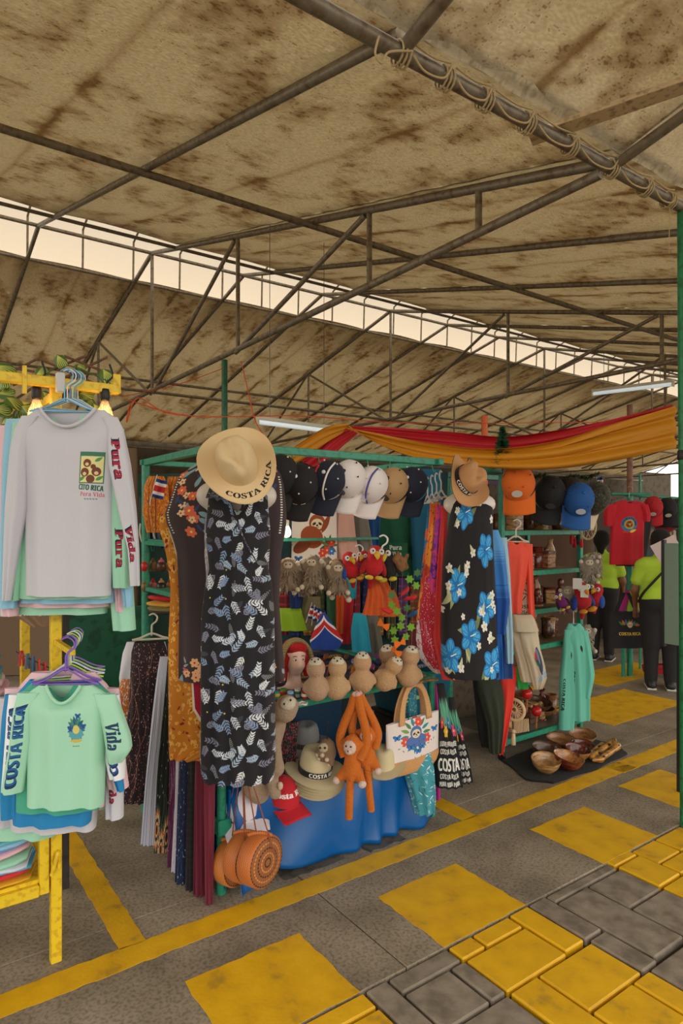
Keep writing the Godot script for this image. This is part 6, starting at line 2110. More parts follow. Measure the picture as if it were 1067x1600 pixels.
	tx.fill_rect(Rect2i(0, 268, 256, 244), C(22, 22, 26))
	letters(tx, "I LOVE PARADISE", Vector2(128, 292), 26, C(226, 224, 216), 0, 0, false, .75, 1.0)
	letters(tx, "COSTA RICA", Vector2(128, 330), 26, C(226, 224, 216), 0, 0, false, .95, 1.0)
	letters(tx, "COSTA", Vector2(128, 394), 64, C(230, 228, 220), 0, 0, false, .85, 2.5)
	letters(tx, "COSTA RICA", Vector2(128, 452), 26, C(226, 224, 216), 0, 0, false, .95, 1.0)
	letters(tx, "PURA VIDA PURA", Vector2(128, 490), 24, C(226, 224, 216), 0, 0, false, .75, 1.0)
	var txm := printed(tx)
	hung("drawstring_bag", "black drawstring bag with toucan flowers and white capitals", "bag", txm, [[1068, 682, 694], [1120, 688, 704], [1140, 684, 712], [1190, 680, 718], [1226, 680, 722]], 3.62, .06, 5, .01, "lettered drawstring bags")
	hung("drawstring_bag", "black drawstring bag with roses, half behind the toucan one", "bag", txm, [[1090, 700, 710], [1130, 704, 718], [1180, 708, 732], [1220, 712, 738]], 3.67, .06, 5, .01, "lettered drawstring bags")
	hung("pink_scarf", "magenta scarf strip beside the drawstring bags", "scarf", cloth(C(170, 40, 130)), [[1070, 676, 684], [1140, 678, 686], [1248, 674, 688]], 3.8, .03, 2, .004)
	# round rattan bags
	var ri := canvas(256, 256, C(196, 128, 66))
	for y in 32:
		for x in 32: line(ri, Vector2(x * 8, y * 8 + (4 if x % 2 else 0)), Vector2(x * 8 + 7, y * 8 + 5 + (4 if x % 2 else 0)), 2.2, [C(132, 74, 32), C(222, 160, 92)][(x + y) % 2])
	var rm := printed(ri, .55, Vector2(3.4, .8))
	var rm2 := printed(ri, .55, Vector2(3, 3))
	rm2.albedo_color = C(235, 225, 210)
	var fm := canvas(256, 256, C(150, 88, 42))
	for k in 5:
		for i in 10 + k * 7: oval(fm, Vector2(128, 128) + Vector2.from_angle(TAU * i / (10 + k * 7)) * (20 + k * 24), 7, 4.4, [C(60, 34, 20), C(206, 140, 76)][k % 2], TAU * i / (10 + k * 7) + PI / 2)
	var fmm := printed(fm, .55)
	var bags := [[364, 1346, 2.88, .098, "pale rattan bag, hindmost of the three round ones", C(255, 235, 200)], [383, 1338, 2.83, .104, "middle round rattan bag with loop handle", C(255, 220, 190)], [406, 1343, 2.74, .106, "round rattan bag in front with its flower woven face showing", C(255, 215, 185)]]
	for i in 3:
		var b: Array = bags[i]
		var p := at(b[0], b[1], b[2])
		var t := thing("rattan_bag", b[4], "bag", p, 0, "round rattan bags on leather straps")
		var ax := (rgt * .80 - fwd * .58 + Vector3.UP * .02).normalized()
		var yy := Vector3.UP
		var bs := Basis(yy.cross(ax).normalized(), ax, (yy.cross(ax).normalized()).cross(ax))
		var r: float = b[3]
		var rmm: StandardMaterial3D = rm.duplicate()
		rmm.albedo_color = b[5]
		st = begin()
		lathe(st, [Vector2(r * .9, -.038), Vector2(r, -.032), Vector2(r * 1.01, 0), Vector2(r, .032), Vector2(r * .93, .038)], Vector3.ZERO, bs, 40)
		put("rim", st, rmm, t)
		for s in [1.0, -1.0]:
			st = begin()
			st.set_smooth_group(0)
			for k in 32:
				var a0 := TAU * k / 32
				var a1 := TAU * (k + 1) / 32
				for ring in [[0.0, .5], [.5, .94]]:
					var f := func(a: float, q: float) -> Vector3: return bs * V(cos(a) * r * q, s * (.046 - .010 * q * q), sin(a) * r * q)
					var uf := func(a: float, q: float) -> Vector2: return Vector2(.5 + cos(a) * q * .5, .5 + sin(a) * q * .5)
					quad(st, f.call(a0, ring[0]), f.call(a1, ring[0]), f.call(a1, ring[1]), f.call(a0, ring[1]), uf.call(a0, ring[0]), uf.call(a1, ring[0]), uf.call(a1, ring[1]), uf.call(a0, ring[1]))
			put("woven_face", st, fmm, t)
		var lea := worn("leather", C(150, 78, 44), C(110, 52, 28), .5, 0, 3.0)
		var top := at(376 + i * 3, 1195, b[2] + .02) - p
		for s in [-1.0, 1.0]:
			st = begin()
			var e := bs * V(s * r * .78, .0, 0) 
			e = (bs * V(0, s * .03, 0) + V(0, r * .92, 0) + rgt * s * r * .35)
			bar(st, e + V(0, -.07, 0) - bs * V(0, s * -.006, 0), top + rgt * s * .01, .006, .003)
			put("strap", st, lea, t)
		st = begin()
		tube(st, smooth_path([V(0, r * .97, 0) - rgt * .05, V(0, r * 1.05, 0) - rgt * .02, V(0, r * 1.05, 0) + rgt * .02, V(0, r * .97, 0) + rgt * .05], 5), .008, 8)
		put("loop_handle", st, rmm, t)
	# bins beside the stall
	var bp := on_y(716, 1212, 0)
	var t := thing("storage_bin", "black storage box on the floor between the stalls", "box", V(1.66, 0, -.62))
	st = begin(false)
	box(st, V(0, .19, 0), V(.36, .38, .36), Basis.IDENTITY, .015)
	put("body", st, mat(C(22, 21, 22), .5), t)
	st = begin(false)
	box(st, V(0, .39, 0), V(.38, .025, .38), Basis.IDENTITY, .008)
	put("lid", st, mat(C(26, 25, 26), .5), t)
	st = begin(false)
	box(st, V(-.03, .2, .185), V(.1, .16, .006))
	put("paper_label", st, worn("paperlabel", C(140, 144, 146), C(90, 96, 100), .7, 0, 6.0, .1), t)
	t = thing("storage_bin", "blue plastic tub with flared rim on the black box", "box", V(1.66, .405, -.62))
	st = begin(false)
	st.set_smooth_group(-1)
	for k in 4:
		var a := k * PI / 2
		var f := func(s: float, y: float, r: float) -> Vector3: return V(s * r, y, r).rotated(Vector3.UP, a)
		quad(st, f.call(-1, .27, .20), f.call(1, .27, .20), f.call(1, 0, .16), f.call(-1, 0, .16))
		quad(st, f.call(-1, .27, .192), f.call(1, .27, .192), f.call(1, .01, .152), f.call(-1, .01, .152))
		quad(st, f.call(-1, 0, .16), f.call(1, 0, .16), V(0, 0, 0), V(0, 0, 0))
	put("tub", st, mat(C(22, 98, 126), .4), t)
	st = begin(false)
	for k in 4: bar(st, V(-.205, .265, .2).rotated(Vector3.UP, k * PI / 2), V(.205, .265, .2).rotated(Vector3.UP, k * PI / 2), .02, .03)
	put("rim", st, mat(C(26, 106, 134), .4), t)
	hung("dark_trousers", "dark olive trousers with white script at the waist between the stalls", "trousers", cloth(C(44, 50, 36)), [[1052, 744, 778], [1080, 746, 786], [1130, 760, 786], [1176, 764, 782]], 4.05, .06, 4, .01)
	hung("dark_trousers", "black trousers behind the olive pair", "trousers", cloth(C(30, 32, 32)), [[1060, 738, 764], [1150, 748, 770], [1166, 752, 768]], 4.15, .05, 3, .008)
	hung("red_cloth", "coral red trouser leg hanging beside the second stall's foot", "trousers", cloth(C(222, 58, 44)), [[1040, 788, 812], [1062, 780, 806], [1100, 778, 800], [1178, 774, 785]], 4.10, .05, 3, .01)
	hung("mauve_cloth", "mauve strip of cloth behind the red trouser leg", "cloth", cloth(C(160, 110, 120)), [[1090, 784, 796], [1165, 785, 792]], 4.2, .03, 2, .004)

# ================= the second stall: shelves of wooden ware =================
func build_second() -> void:
	var X0 := 2.27
	var X1 := 3.17
	var Z0 := -.36
	var t := thing("shelf_unit", "green wheeled shelf unit of carved wooden ware", "shelf", V(X0, 0, Z0))
	var L := X1 - X0
	var add := func(called: String, a: Vector3, b: Vector3, w := .034):
		var st := begin(false)
		bar(st, a, b, w)
		put(called, st, green, t)
	for x in [0.0, L]:
		add.call("post", V(x, .06, 0), V(x, 2.0 if x == 0.0 else 1.62, 0))
		add.call("post", V(x, .06, -.5), V(x, 2.0, -.5))
	for y in [1.57, 1.28, 1.0, .74, .12]:
		add.call("shelf_edge", V(0, y, 0), V(L, y, 0), .036)
		add.call("shelf_edge", V(0, y, -.5), V(L, y, -.5), .03)
		var st := begin(false)
		box(st, V(L / 2, y + .012, -.25), V(L - .02, .012, .5))
		put("shelf_board", st, mat(C(96, 92, 84), .35) if y < .2 else worn("shelfwood", C(120, 100, 72), C(84, 66, 46), .6, 0, 2.0), t)
	add.call("top_rail", V(-.02, 2.0, 0), V(-.02, 2.0, -.5), .04)
	add.call("top_rail", V(-.25, 2.0, 0), V(.0, 2.0, 0), .04)
	add.call("top_rail", V(0, 2.0, -.5), V(L, 2.0, -.5), .04)
	for x in [0.0, L]:
		for z in [0.0, -.5]:
			var st := begin()
			pipe(st, V(x - .01, .028, z), V(x + .01, .028, z), .028, 16)
			put("caster", st, mat(C(30, 30, 32), .4), t)
	var bk := begin(false)
	box(bk, V(2.72, 1.0, -.92), V(.9, 1.9, .012))
	tag(put("backing_board", bk, worn("backing", C(92, 76, 60), C(36, 30, 26), .8, 0, 1.0)), "brown board behind the shelves of wooden ware", "board")
	# caps on top
	var oc := cloth(C(222, 106, 28))
	var q := at(810, 757, 4.4)
	var g := "caps along the second stall's top"
	cap("orange cap with round white badge and teal underbrim", Transform3D(hung_cap_basis(q, .05, .5, -.1).scaled(Vector3.ONE * 1.35), q), oc, oc, {"group": g, "patch": mat(C(206, 200, 190), .6), "eyelet": mat(C(180, 80, 20), .5)})
	q = at(858, 772, 4.55)
	cap("black cap facing down beside the orange one", Transform3D(hung_cap_basis(q, -.15, .3, .2).scaled(Vector3.ONE * 1.3), q), cloth(C(24, 24, 26)), cloth(C(24, 24, 26)), {"group": g, "patch": mat(C(60, 60, 64), .5)})
	q = at(893, 772, 4.6)
	cap("black mesh cap above the blue one", Transform3D(hung_cap_basis(q, .2, .4, .1).scaled(Vector3.ONE * 1.2), q), cloth(C(40, 32, 28)), cloth(C(40, 32, 28)), {"group": g})
	q = at(903, 782, 4.5)
	cap("blue cap with white lettering on the visor side", Transform3D(hung_cap_basis(q, -.1, .35, .25).scaled(Vector3.ONE * 1.25), q), cloth(C(30, 84, 150)), cloth(C(30, 84, 150)), {"group": g, "patch": mat(C(190, 200, 212), .6)})
	q = at(925, 780, 4.62)
	cap("camouflage cap with cream visor at the row's end", Transform3D(hung_cap_basis(q, -.45, .3, .5).scaled(Vector3.ONE * 1.3), q), printed(print_mosaic(C(46, 44, 32), C(76, 72, 46), C(28, 26, 22))), cloth(C(206, 190, 160)), {"group": g})
	# tinsel tree and garland
	q = at(785, 730, 4.25)
	var tr := thing("tinsel_tree", "small dark green tinsel tree on top of the frame", "tree", q)
	var st := begin()
	pipe(st, V(0, -.04, 0), V(0, .22, 0), .006, 6)
	put("trunk", st, mat(C(70, 54, 36), .8), tr)
	st = begin()
	for i in 420:
		var y := rng.randf()
		var r := .075 * (1 - y) + .018
		var a := rng.randf() * TAU
		var c := V(0, y * .235, 0)
		var o := V(cos(a) * r, rnd(-.012, .02), sin(a) * r)
		var sd := V(-sin(a), 0, cos(a)) * .006
		tri(st, c - sd, c + sd, c + o)
		tri(st, c + V(0, .006, 0), c - V(0, .006, 0), c + o)
	var fo := put("needles", st, mat(C(30, 78, 44), .6), tr)
	q = at(860, 742, 4.5)
	tr.scale = V(1.1, 1.1, 1.1)
	var ga := thing("tinsel_garland", "dark green tinsel garland along the second stall's top", "garland", q)
	st = begin()
	var a0 := at(790, 738, 4.35) - q
	var a1 := at(935, 742, 4.75) - q
	for i in 900:
		var f := rng.randf()
		var c := a0.lerp(a1, f) + V(0, -.03 * sin(f * PI) + .012 * sin(f * 20), 0)
		var o := V(rnd(-1, 1), rnd(-1, 1), rnd(-1, 1)).normalized() * rnd(.03, .055)
		var sd := o.cross(V(.3, .5, .8)).normalized() * .005
		tri(st, c - sd, c + sd, c + o)
	put("needles", st, mat(C(56, 70, 30), .6), ga)
	st = begin()
	tube(st, [a0, a0.lerp(a1, .5) + V(0, -.03, 0), a1], .006, 6)
	put("wire", st, mat(C(40, 50, 30), .8), ga)
	# wooden goods shelf by shelf
	var w1 := wood("teak", C(170, 112, 62), C(112, 66, 34))
	var w2 := wood("dark", C(96, 56, 34), C(54, 30, 20))
	var w3 := wood("pale", C(206, 160, 98), C(160, 112, 62))
	var w4 := wood("redwood", C(112, 44, 30), C(64, 24, 18), .2)
	var ws := [w1, w2, w3, w4]
	var names := ["teak", "dark", "honey", "reddish"]
	var kinds := ["figurine", "box", "cup", "vase"]
	var sh := [[1.59, "top shelf", 10], [1.30, "second shelf", 11], [1.02, "third shelf", 11], [.76, "fourth shelf", 11], [.14, "bottom shelf", 8]]
	var ord := ORD
	for s in sh:
		for i in s[2]:
			var x: float = X0 + .10 + (L - .18) * i / (s[2] - 1.0)
			var z := Z0 - .10 - .12 * absf(sin(i * 2.3 + s[0] * 5))
			var k := int(i * 7 + s[0] * 10) % 4
			var c := int(i * 5 + s[0] * 13) % 4
			var hgt := .10 + .07 * absf(sin(i * 1.9 + s[0]))
			var th := thing("carved_" + kinds[k], "%s wooden %s, %s along the %s" % [names[c], kinds[k], ord[i], s[1]], "carving", V(x, s[0] - .006, z), i * .8, "wooden ware on the shelves")
			th.scale = Vector3.ONE * 1.25
			st = begin()
			match k:
				0:
					blob(st, [[V(0, .02, 0), V(0, hgt * .5, 0), .026, .022], [V(0, hgt * .75, .004), V(0, hgt * .85, .004), .02, .018], [V(-.02, hgt * .5, 0), V(-.03, .03, .01), .009, .008], [V(.02, hgt * .5, 0), V(.03, .03, .01), .009, .008]], .008, .012)
					put("figure", st, ws[c], th)
					st = begin()
					lathe(st, [Vector2(0, 0), Vector2(.03, 0), Vector2(.032, .008), Vector2(.028, .012), Vector2(0, .012)], Vector3.ZERO, Basis.IDENTITY, 14)
					put("base", st, ws[(c + 1) % 4], th)
				1:
					box(st, V(0, hgt * .3, 0), V(.085, hgt * .6, .06))
					put("body", st, ws[c], th)
					st = begin(false)
					box(st, V(0, hgt * .6 + .008, 0), V(.089, .016, .064))
					put("lid", st, ws[(c + 1) % 4], th)
				2:
					lathe(st, [Vector2(0, 0), Vector2(.03, 0), Vector2(.034, .01), Vector2(.038, hgt * .8), Vector2(.033, hgt * .8), Vector2(.028, .012), Vector2(0, .012)], Vector3.ZERO, Basis.IDENTITY, 16)
					put("cup", st, ws[c], th)
					st = begin()
					tube(st, smooth_path([V(.034, hgt * .65, 0), V(.058, hgt * .55, 0), V(.056, hgt * .3, 0), V(.033, hgt * .2, 0)], 4), .005, 7)
					put("handle", st, ws[c], th)
				3:
					lathe(st, [Vector2(0, 0), Vector2(.02, 0), Vector2(.034, hgt * .35), Vector2(.028, hgt * .7), Vector2(.013, hgt * .88), Vector2(.02, hgt * 1.05), Vector2(.015, hgt * 1.03), Vector2(0, hgt * .8)], Vector3.ZERO, Basis.IDENTITY, 16)
					put("body", st, ws[c], th)
					st = begin()
					lathe(st, [Vector2(.0335, hgt * .28), Vector2(.0358, hgt * .34), Vector2(.034, hgt * .44)], Vector3.ZERO, Basis.IDENTITY, 16)
					put("painted_band", st, mat(C(60, 34, 24), .4), th)
	# yellow spotted carved animal on the top shelf
	q = V(3.0, 1.585, -.30)
	var sp := canvas(128, 128, C(196, 140, 44))
	for i in 26: oval(sp, Vector2(rnd(0, 128), rnd(0, 128)), rnd(5, 11), rnd(4, 9), C(34, 26, 20))
	var spm := printed(sp, .4)
	spm.uv1_triplanar = true
	spm.uv1_scale = Vector3.ONE * 7
	var le := thing("carved_leopard", "yellow spotted carved wooden cat lying on the top shelf", "carving", q, .1)
	st = begin()
	blob(st, [[V(-.10, .035, 0), V(.08, .035, 0), .03, .032], [V(.12, .05, .01), V(.135, .052, .015), .028, .024], [V(-.08, .02, .03), V(-.03, .012, .05), .016, .012], [V(.06, .02, .03), V(.12, .012, .05), .015, .012], [V(-.12, .03, 0), V(-.18, .02, .03), .012, .008], [V(.12, .075, -.01), V(.12, .08, -.01), .009, .007], [V(.14, .075, .02), V(.14, .08, .02), .009, .007]], .0085, .015)
	put("body", st, spm, le)
	eye_dots(le, [V(.142, .058, .038), V(.152, .056, .022)], .004, mat(C(20, 16, 12), .2))
	# bottom shelf: shiny red gourds, bowls; dreamcatcher
	var gr := mat(C(176, 24, 28), .15)
	for a in [[823, 1084, 4.3, .036, "shiny red gourd maraca, upper of the two"], [838, 1111, 4.42, .036, "shiny red gourd maraca, lower of the two"]]:
		var p := at(a[0], a[1], a[2])
		var m := thing("maraca", a[4], "maraca", p, 0, "red maracas beside the dreamcatcher")
		st = begin()
		ball(st, V(0, 0, 0), a[3], Basis.IDENTITY, 18)
		put("gourd", st, gr, m)
		st = begin()
		pipe(st, V(0, -.03, 0), V(.02, -.13, -.02), .008, 8)
		put("handle", st, w1, m)
	bowl("brown wooden bowl tilted on the low shelf", V(2.62, .36, -.50), .085, .07, w1, "bowls on the low shelf", V(.5, 0, .2), w2)
	bowl("dark wooden bowl under the tilted one", V(2.85, .22, -.52), .11, .07, w2, "bowls on the low shelf", V(.2, 0, 0), w2)
	bowl("streaked wooden bowl at the low shelf's back", V(2.95, .145, -.55), .10, .06, w1, "bowls on the low shelf", Vector3.ZERO, w2)
	var dp := at(803, 1109, 4.18)
	var dc := thing("dreamcatcher", "cream macrame dreamcatcher with tassel hanging at the shelf's end", "dreamcatcher", dp, facing(dp) - .3)
	var cm := worn("macrame", C(212, 190, 150), C(176, 152, 112), .9, 0, 6.0, .1)
	st = begin()
	var rg := []
	for k in 29: rg.append(V(cos(TAU * k / 28) * .066, sin(TAU * k / 28) * .066, 0))
	tube(st, rg, .011, 8, false)
	put("hoop", st, cm, dc)
	for k in 18:
		st = begin()
		var d := V(cos(TAU * k / 18), sin(TAU * k / 18), 0)
		pipe(st, d * .018, d * .062, .0028, 5)
		put("spoke", st, cm, dc)
	st = begin()
	rg = []
	for k in 15: rg.append(V(cos(TAU * k / 14) * .018, sin(TAU * k / 14) * .018, 0))
	tube(st, rg, .006, 6, false)
	put("inner_ring", st, cm, dc)
	for k in 11:
		st = begin()
		var x := .0 + k * .009
		pipe(st, V(x, -.062 + .002 * k, 0), V(x + .004, -.15 + .003 * k, .004), .0038, 5)
		put("fringe_cord", st, cm, dc)
	st = begin()
	ball(st, V(-.0, -.135, .012), .014)
	lathe(st, [Vector2(.006, -.14), Vector2(.012, -.155), Vector2(.015, -.22), Vector2(0, -.22)], V(0, 0, .012), Basis.IDENTITY, 12)
	put("tassel", st, cm, dc)
	# garments on the second stall
	shirt("coral_top", "coral red long sleeved top hanging at the shelf's post", "shirt", cloth(C(232, 84, 62)), 4.15, [[846, 792, 820], [852, 788, 828], [880, 789, 826], [930, 790, 816], [958, 792, 814]], [], [[850, 818, 832], [880, 822, 832], [920, 824, 833], [965, 826, 835]], null, null, "", Vector2(.4, .02))
	hanger("white wooden hanger of the coral top", at(806, 838, 4.15), .16, .035, mat(C(206, 196, 176), .4), facing(at(806, 838, 4.15)), "", .006)
	var bt := canvas(128, 256, C(196, 180, 150))
	for i in 8: line(bt, Vector2(40 + rnd(-10, 40), 40 + i * 14), Vector2(60 + rnd(-10, 50), 50 + i * 16), 5, C(50, 44, 40))
	letters(bt, "Costa", Vector2(70, 190), 26, C(50, 44, 40), 0, 0, true)
	letters(bt, "Rica", Vector2(76, 222), 22, C(50, 44, 40), 0, 0, true)
	hung("beige_top", "beige top with dark ink print behind the coral one", "shirt", printed(bt), [[888, 812, 826], [940, 800, 830], [966, 798, 832]], 4.2, .04, 3, .006)
	var so := canvas(256, 256, C(200, 184, 158))
	oval(so, Vector2(180, 130), 40, 62, C(50, 56, 80), .2, false)
	oval(so, Vector2(176, 110), 24, 34, C(90, 120, 150), .3, false)
	leaf(so, Vector2(130, 130), -1.0, 60, 24, C(206, 50, 60))
	leaf(so, Vector2(150, 160), -2.2, 60, 20, C(70, 120, 80))
	letters(so, "Costa Rica", Vector2(176, 196), 34, C(130, 170, 206), -.2, 0, true, .8, 1.0)
	var sb := foot([[1080, 804, 850]], 4.0)
	var sh2 := thing("shorts", "beige drawstring shorts with macaw print below the coral top", "shorts", sb)
	put("waist", garment([[960, 802, 830], [966, 800, 834], [985, 800, 840]], 4.0, sb, .07, 8, .006, 6), cloth(C(196, 180, 154)), sh2)
	put("trouser_leg", garment([[984, 799, 822], [1010, 802, 828], [1045, 810, 834], [1064, 814, 836]], 4.04, sb, .06, 5, .008, 10), cloth(C(196, 180, 154)), sh2)
	put("trouser_leg", garment([[984, 812, 840], [1010, 814, 842], [1040, 824, 850], [1060, 829, 853], [1076, 834, 846]], 4.0, sb, .06, 4, .008, 10), printed(so), sh2)
	hung("green_cloth", "bright green cloth corner below the beige shorts", "cloth", cloth(C(40, 150, 60)), [[1040, 806, 822], [1076, 808, 826]], 4.08, .02, 2, .004)
	var ts := canvas(128, 512, C(104, 190, 168))
	letters(ts, "COSTA RICA", Vector2(24, 330), 22, C(24, 40, 44), PI / 2 + .1, 0, false, 1.0, 1.0)
	leaf(ts, Vector2(84, 110), 1.4, 40, 14, C(24, 40, 44))
	shirt("teal_shirt", "sea green long sleeved shirt hanging alone at the shelf's corner", "shirt", printed(ts), 4.85, [[974, 888, 906], [980, 884, 912], [1000, 882, 914], [1060, 884, 920], [1124, 886, 920]], [[984, 882, 896], [1060, 874, 896], [1100, 874, 898], [1139, 873, 896]], [[985, 906, 918], [1020, 910, 924], [1055, 912, 929], [1090, 910, 922]], null, cloth(C(104, 190, 168)), "", Vector2(.5, .02))
	hanger("white wire hanger of the sea green shirt", at(896, 966, 4.88), .14, .03, mat(C(220, 220, 216), .3), .6, "", .004)
	# toys hung at the shelf's corner
	var gt := "toys hung on the shelf unit's corner"
	q = at(918, 880, 4.75); sloth_shaggy("grey plush sloth under the feathered hoop", q, facing(q) + .3, 1.1, C(150, 138, 120), gt)
	q = at(930, 872, 4.8); sloth_shaggy("grey plush sloth beside the feathered hoop, turned away", q, facing(q) - .6, 1.0, C(160, 146, 126), gt)
	q = at(887, 925, 4.7); sloth_shaggy("pale grey plush sloth above the purple bird", q, facing(q), 1.0, C(176, 164, 144), gt)
	q = at(915, 986, 4.98); sloth_shaggy("grey plush sloth bundle behind the sea green shirt", q, facing(q) + .2, 1.15, C(164, 150, 130), gt)
	q = at(910, 938, 4.6); parrot("big red plush macaw with yellow feet at the shelf's corner", q, facing(q) + .5, 1.25, C(190, 26, 34), C(40, 70, 160), C(230, 150, 30), gt, .2)
	q = at(930, 935, 4.68); parrot("smaller red plush macaw with blue wing behind the big one", q, facing(q) - .5, 1.05, C(196, 30, 36), C(36, 80, 170), C(236, 170, 40), gt, -.3)
	q = at(879, 942, 4.6); parrot("purple and black plush bird beside the shelf post", q, facing(q), .75, C(120, 30, 110), C(40, 30, 40), C(226, 190, 60), gt, .5)
	q = at(898, 850, 4.6)
	for i in 4:
		var kr := at(893 + i * 5.0, 842 + 5 * (i % 2), 5.02)
		var kt := thing("woven_keyring", "%s beaded keyring in the bunch under the blue cap" % ["red", "crimson", "black", "scarlet"][i], "keyring", kr, i * .6, "beaded keyrings under the blue cap")
		st = begin()
		blob(st, [[V(0, .02, 0), V(0, -.03, 0), .012, .016]], .006, .01)
		put("charm", st, plush([C(190, 24, 30), C(160, 20, 30), C(34, 28, 28), C(206, 40, 40)][i]), kt)
		st = begin()
		rg = []
		for k in 11: rg.append(V(cos(TAU * k / 10) * .012, .044 + sin(TAU * k / 10) * .012, 0))
		tube(st, rg, .002, 5, false)
		put("ring", st, mat(C(180, 180, 180), .25, .9), kt)
	for a in [[902, 912, .06, .075, "white price card hanging at the shelf's corner"], [913, 924, .052, .085, "grey product card hanging before the red macaw"]]:
		q = at(a[0], a[1], 4.52)
		st = begin(false)
		box(st, V(0, 0, 0), V(a[2], a[3], .003))
		var ci := put("product_card", st, mat(C(196, 192, 184), .6))
		ci.position = q
		ci.rotation.y = facing(q)
		tag(ci, a[4], "card")
	var hq := at(918, 822, 4.7)
	var hf := thing("feather_hoop", "bent twig hoop with cream threads beside the caps", "dreamcatcher", hq, facing(hq) - .4)
	st = begin()
	rg = []
	for k in 23: rg.append(V(cos(TAU * k / 22) * .06, sin(TAU * k / 22) * .095, 0))
	tube(st, rg, .008, 7, false)
	put("hoop", st, worn("twig", C(190, 170, 130), C(140, 116, 80), .9, 0, 5.0), hf)
	for k in 7:
		st = begin()
		pipe(st, V(cos(k * .9) * .058, sin(k * .9) * .092, 0), V(cos(k * .9 + 2.4) * .058, sin(k * .9 + 2.4) * .092, 0), .0015, 4)
		put("thread", st, mat(C(214, 200, 170), .8), hf)
	# black mat with bowls on the floor
	var mp := PackedVector2Array()
	var mc := [Vector2(2.25, .33), Vector2(2.12, .03), Vector2(2.22, -.10), Vector2(2.65, -.12), Vector2(3.08, -.08), Vector2(3.17, .06), Vector2(3.15, .28), Vector2(3.02, .38), Vector2(2.6, .37)]
	for i in mc.size():
		for k in 4: mp.append((mc[i] as Vector2).lerp(mc[(i + 1) % mc.size()], k / 4.0) + Vector2(sin(i * 3.0 + k), cos(k * 2.0 + i)) * .006)
	st = begin(false)
	slab2(st, mp, .014, Transform3D(Basis.from_euler(V(-PI / 2, 0, 0)), V(0, .0075, 0)))
	tag(put("floor_mat", st, plush(C(22, 20, 20))), "black fluffy mat on the floor under the wooden bowls", "mat")
	var gb := "wooden bowls on the black mat"
	var by := .016
	var two := wood("two", C(186, 124, 62), C(90, 46, 26), .2, V(3, 3, 3))
	bowl("honey coloured wooden bowl at the mat's near corner", V(2.30, by + .012, -.02), .095, .085, w3, gb, V(.14, 0, .10), w3)
	bowl("dark reddish bowl with yellow streaks in front on the mat", V(2.45, by + .012, .03), .10, .085, w4, gb, V(.2, 0, -.1), two)
	bowl("black brown bowl with smooth inside behind the honey one", V(2.50, by, -.17), .10, .09, w2, gb, V(.12, 0, 0), w2)
	bowl("wide pale wooden bowl at the mat's back edge", V(2.78, by, -.26), .10, .07, w1, gb, V(.1, 0, 0), w1)
	bowl("two toned wooden bowl in the middle of the mat", V(2.68, by, -.05), .085, .08, two, gb, V(.15, .5, .1), w4)
	bowl("round honey bowl at the far end of the mat", V(3.02, by, -.24), .10, .065, w3, gb, V(.12, 0, .1), w1)
	bowl("dark bowl with glossy red inside beside the spotted tray", V(2.85, by, -.12), .08, .06, w4, gb, V(.1, 0, 0), w4)
	var ty := thing("carved_tray", "yellow wooden tray with burnt black holes on the mat", "tray", V(2.88, by, .02), .15)
	st = begin()
	blob(st, [[V(-.16, .03, .0), V(.16, .05, -.01), .022, .024], [V(-.15, .028, .05), V(.14, .045, .05), .020, .022], [V(-.14, .025, -.04), V(.10, .04, -.05), .02, .02], [V(.12, .05, .04), V(.19, .07, .0), .02, .014], [V(-.14, .02, .05), V(-.21, .03, .03), .018, .012]], .009, .018)
	put("tray", st, wood("tray", C(206, 144, 52), C(160, 100, 30), .35), ty)
	for h in [V(-.09, .052, .02), V(.0, .058, .045), V(.08, .068, .01), V(.02, .06, -.03), V(-.05, .05, -.035), V(.12, .066, .05), V(-.13, .048, .055)]:
		st = begin()
		ball(st, h + V(0, -.006, 0), V(.022, .006, .014), Basis.from_euler(V(0, h.x * 9, 0)), 10)
		put("burnt_hole", st, mat(C(28, 20, 16), .6), ty)

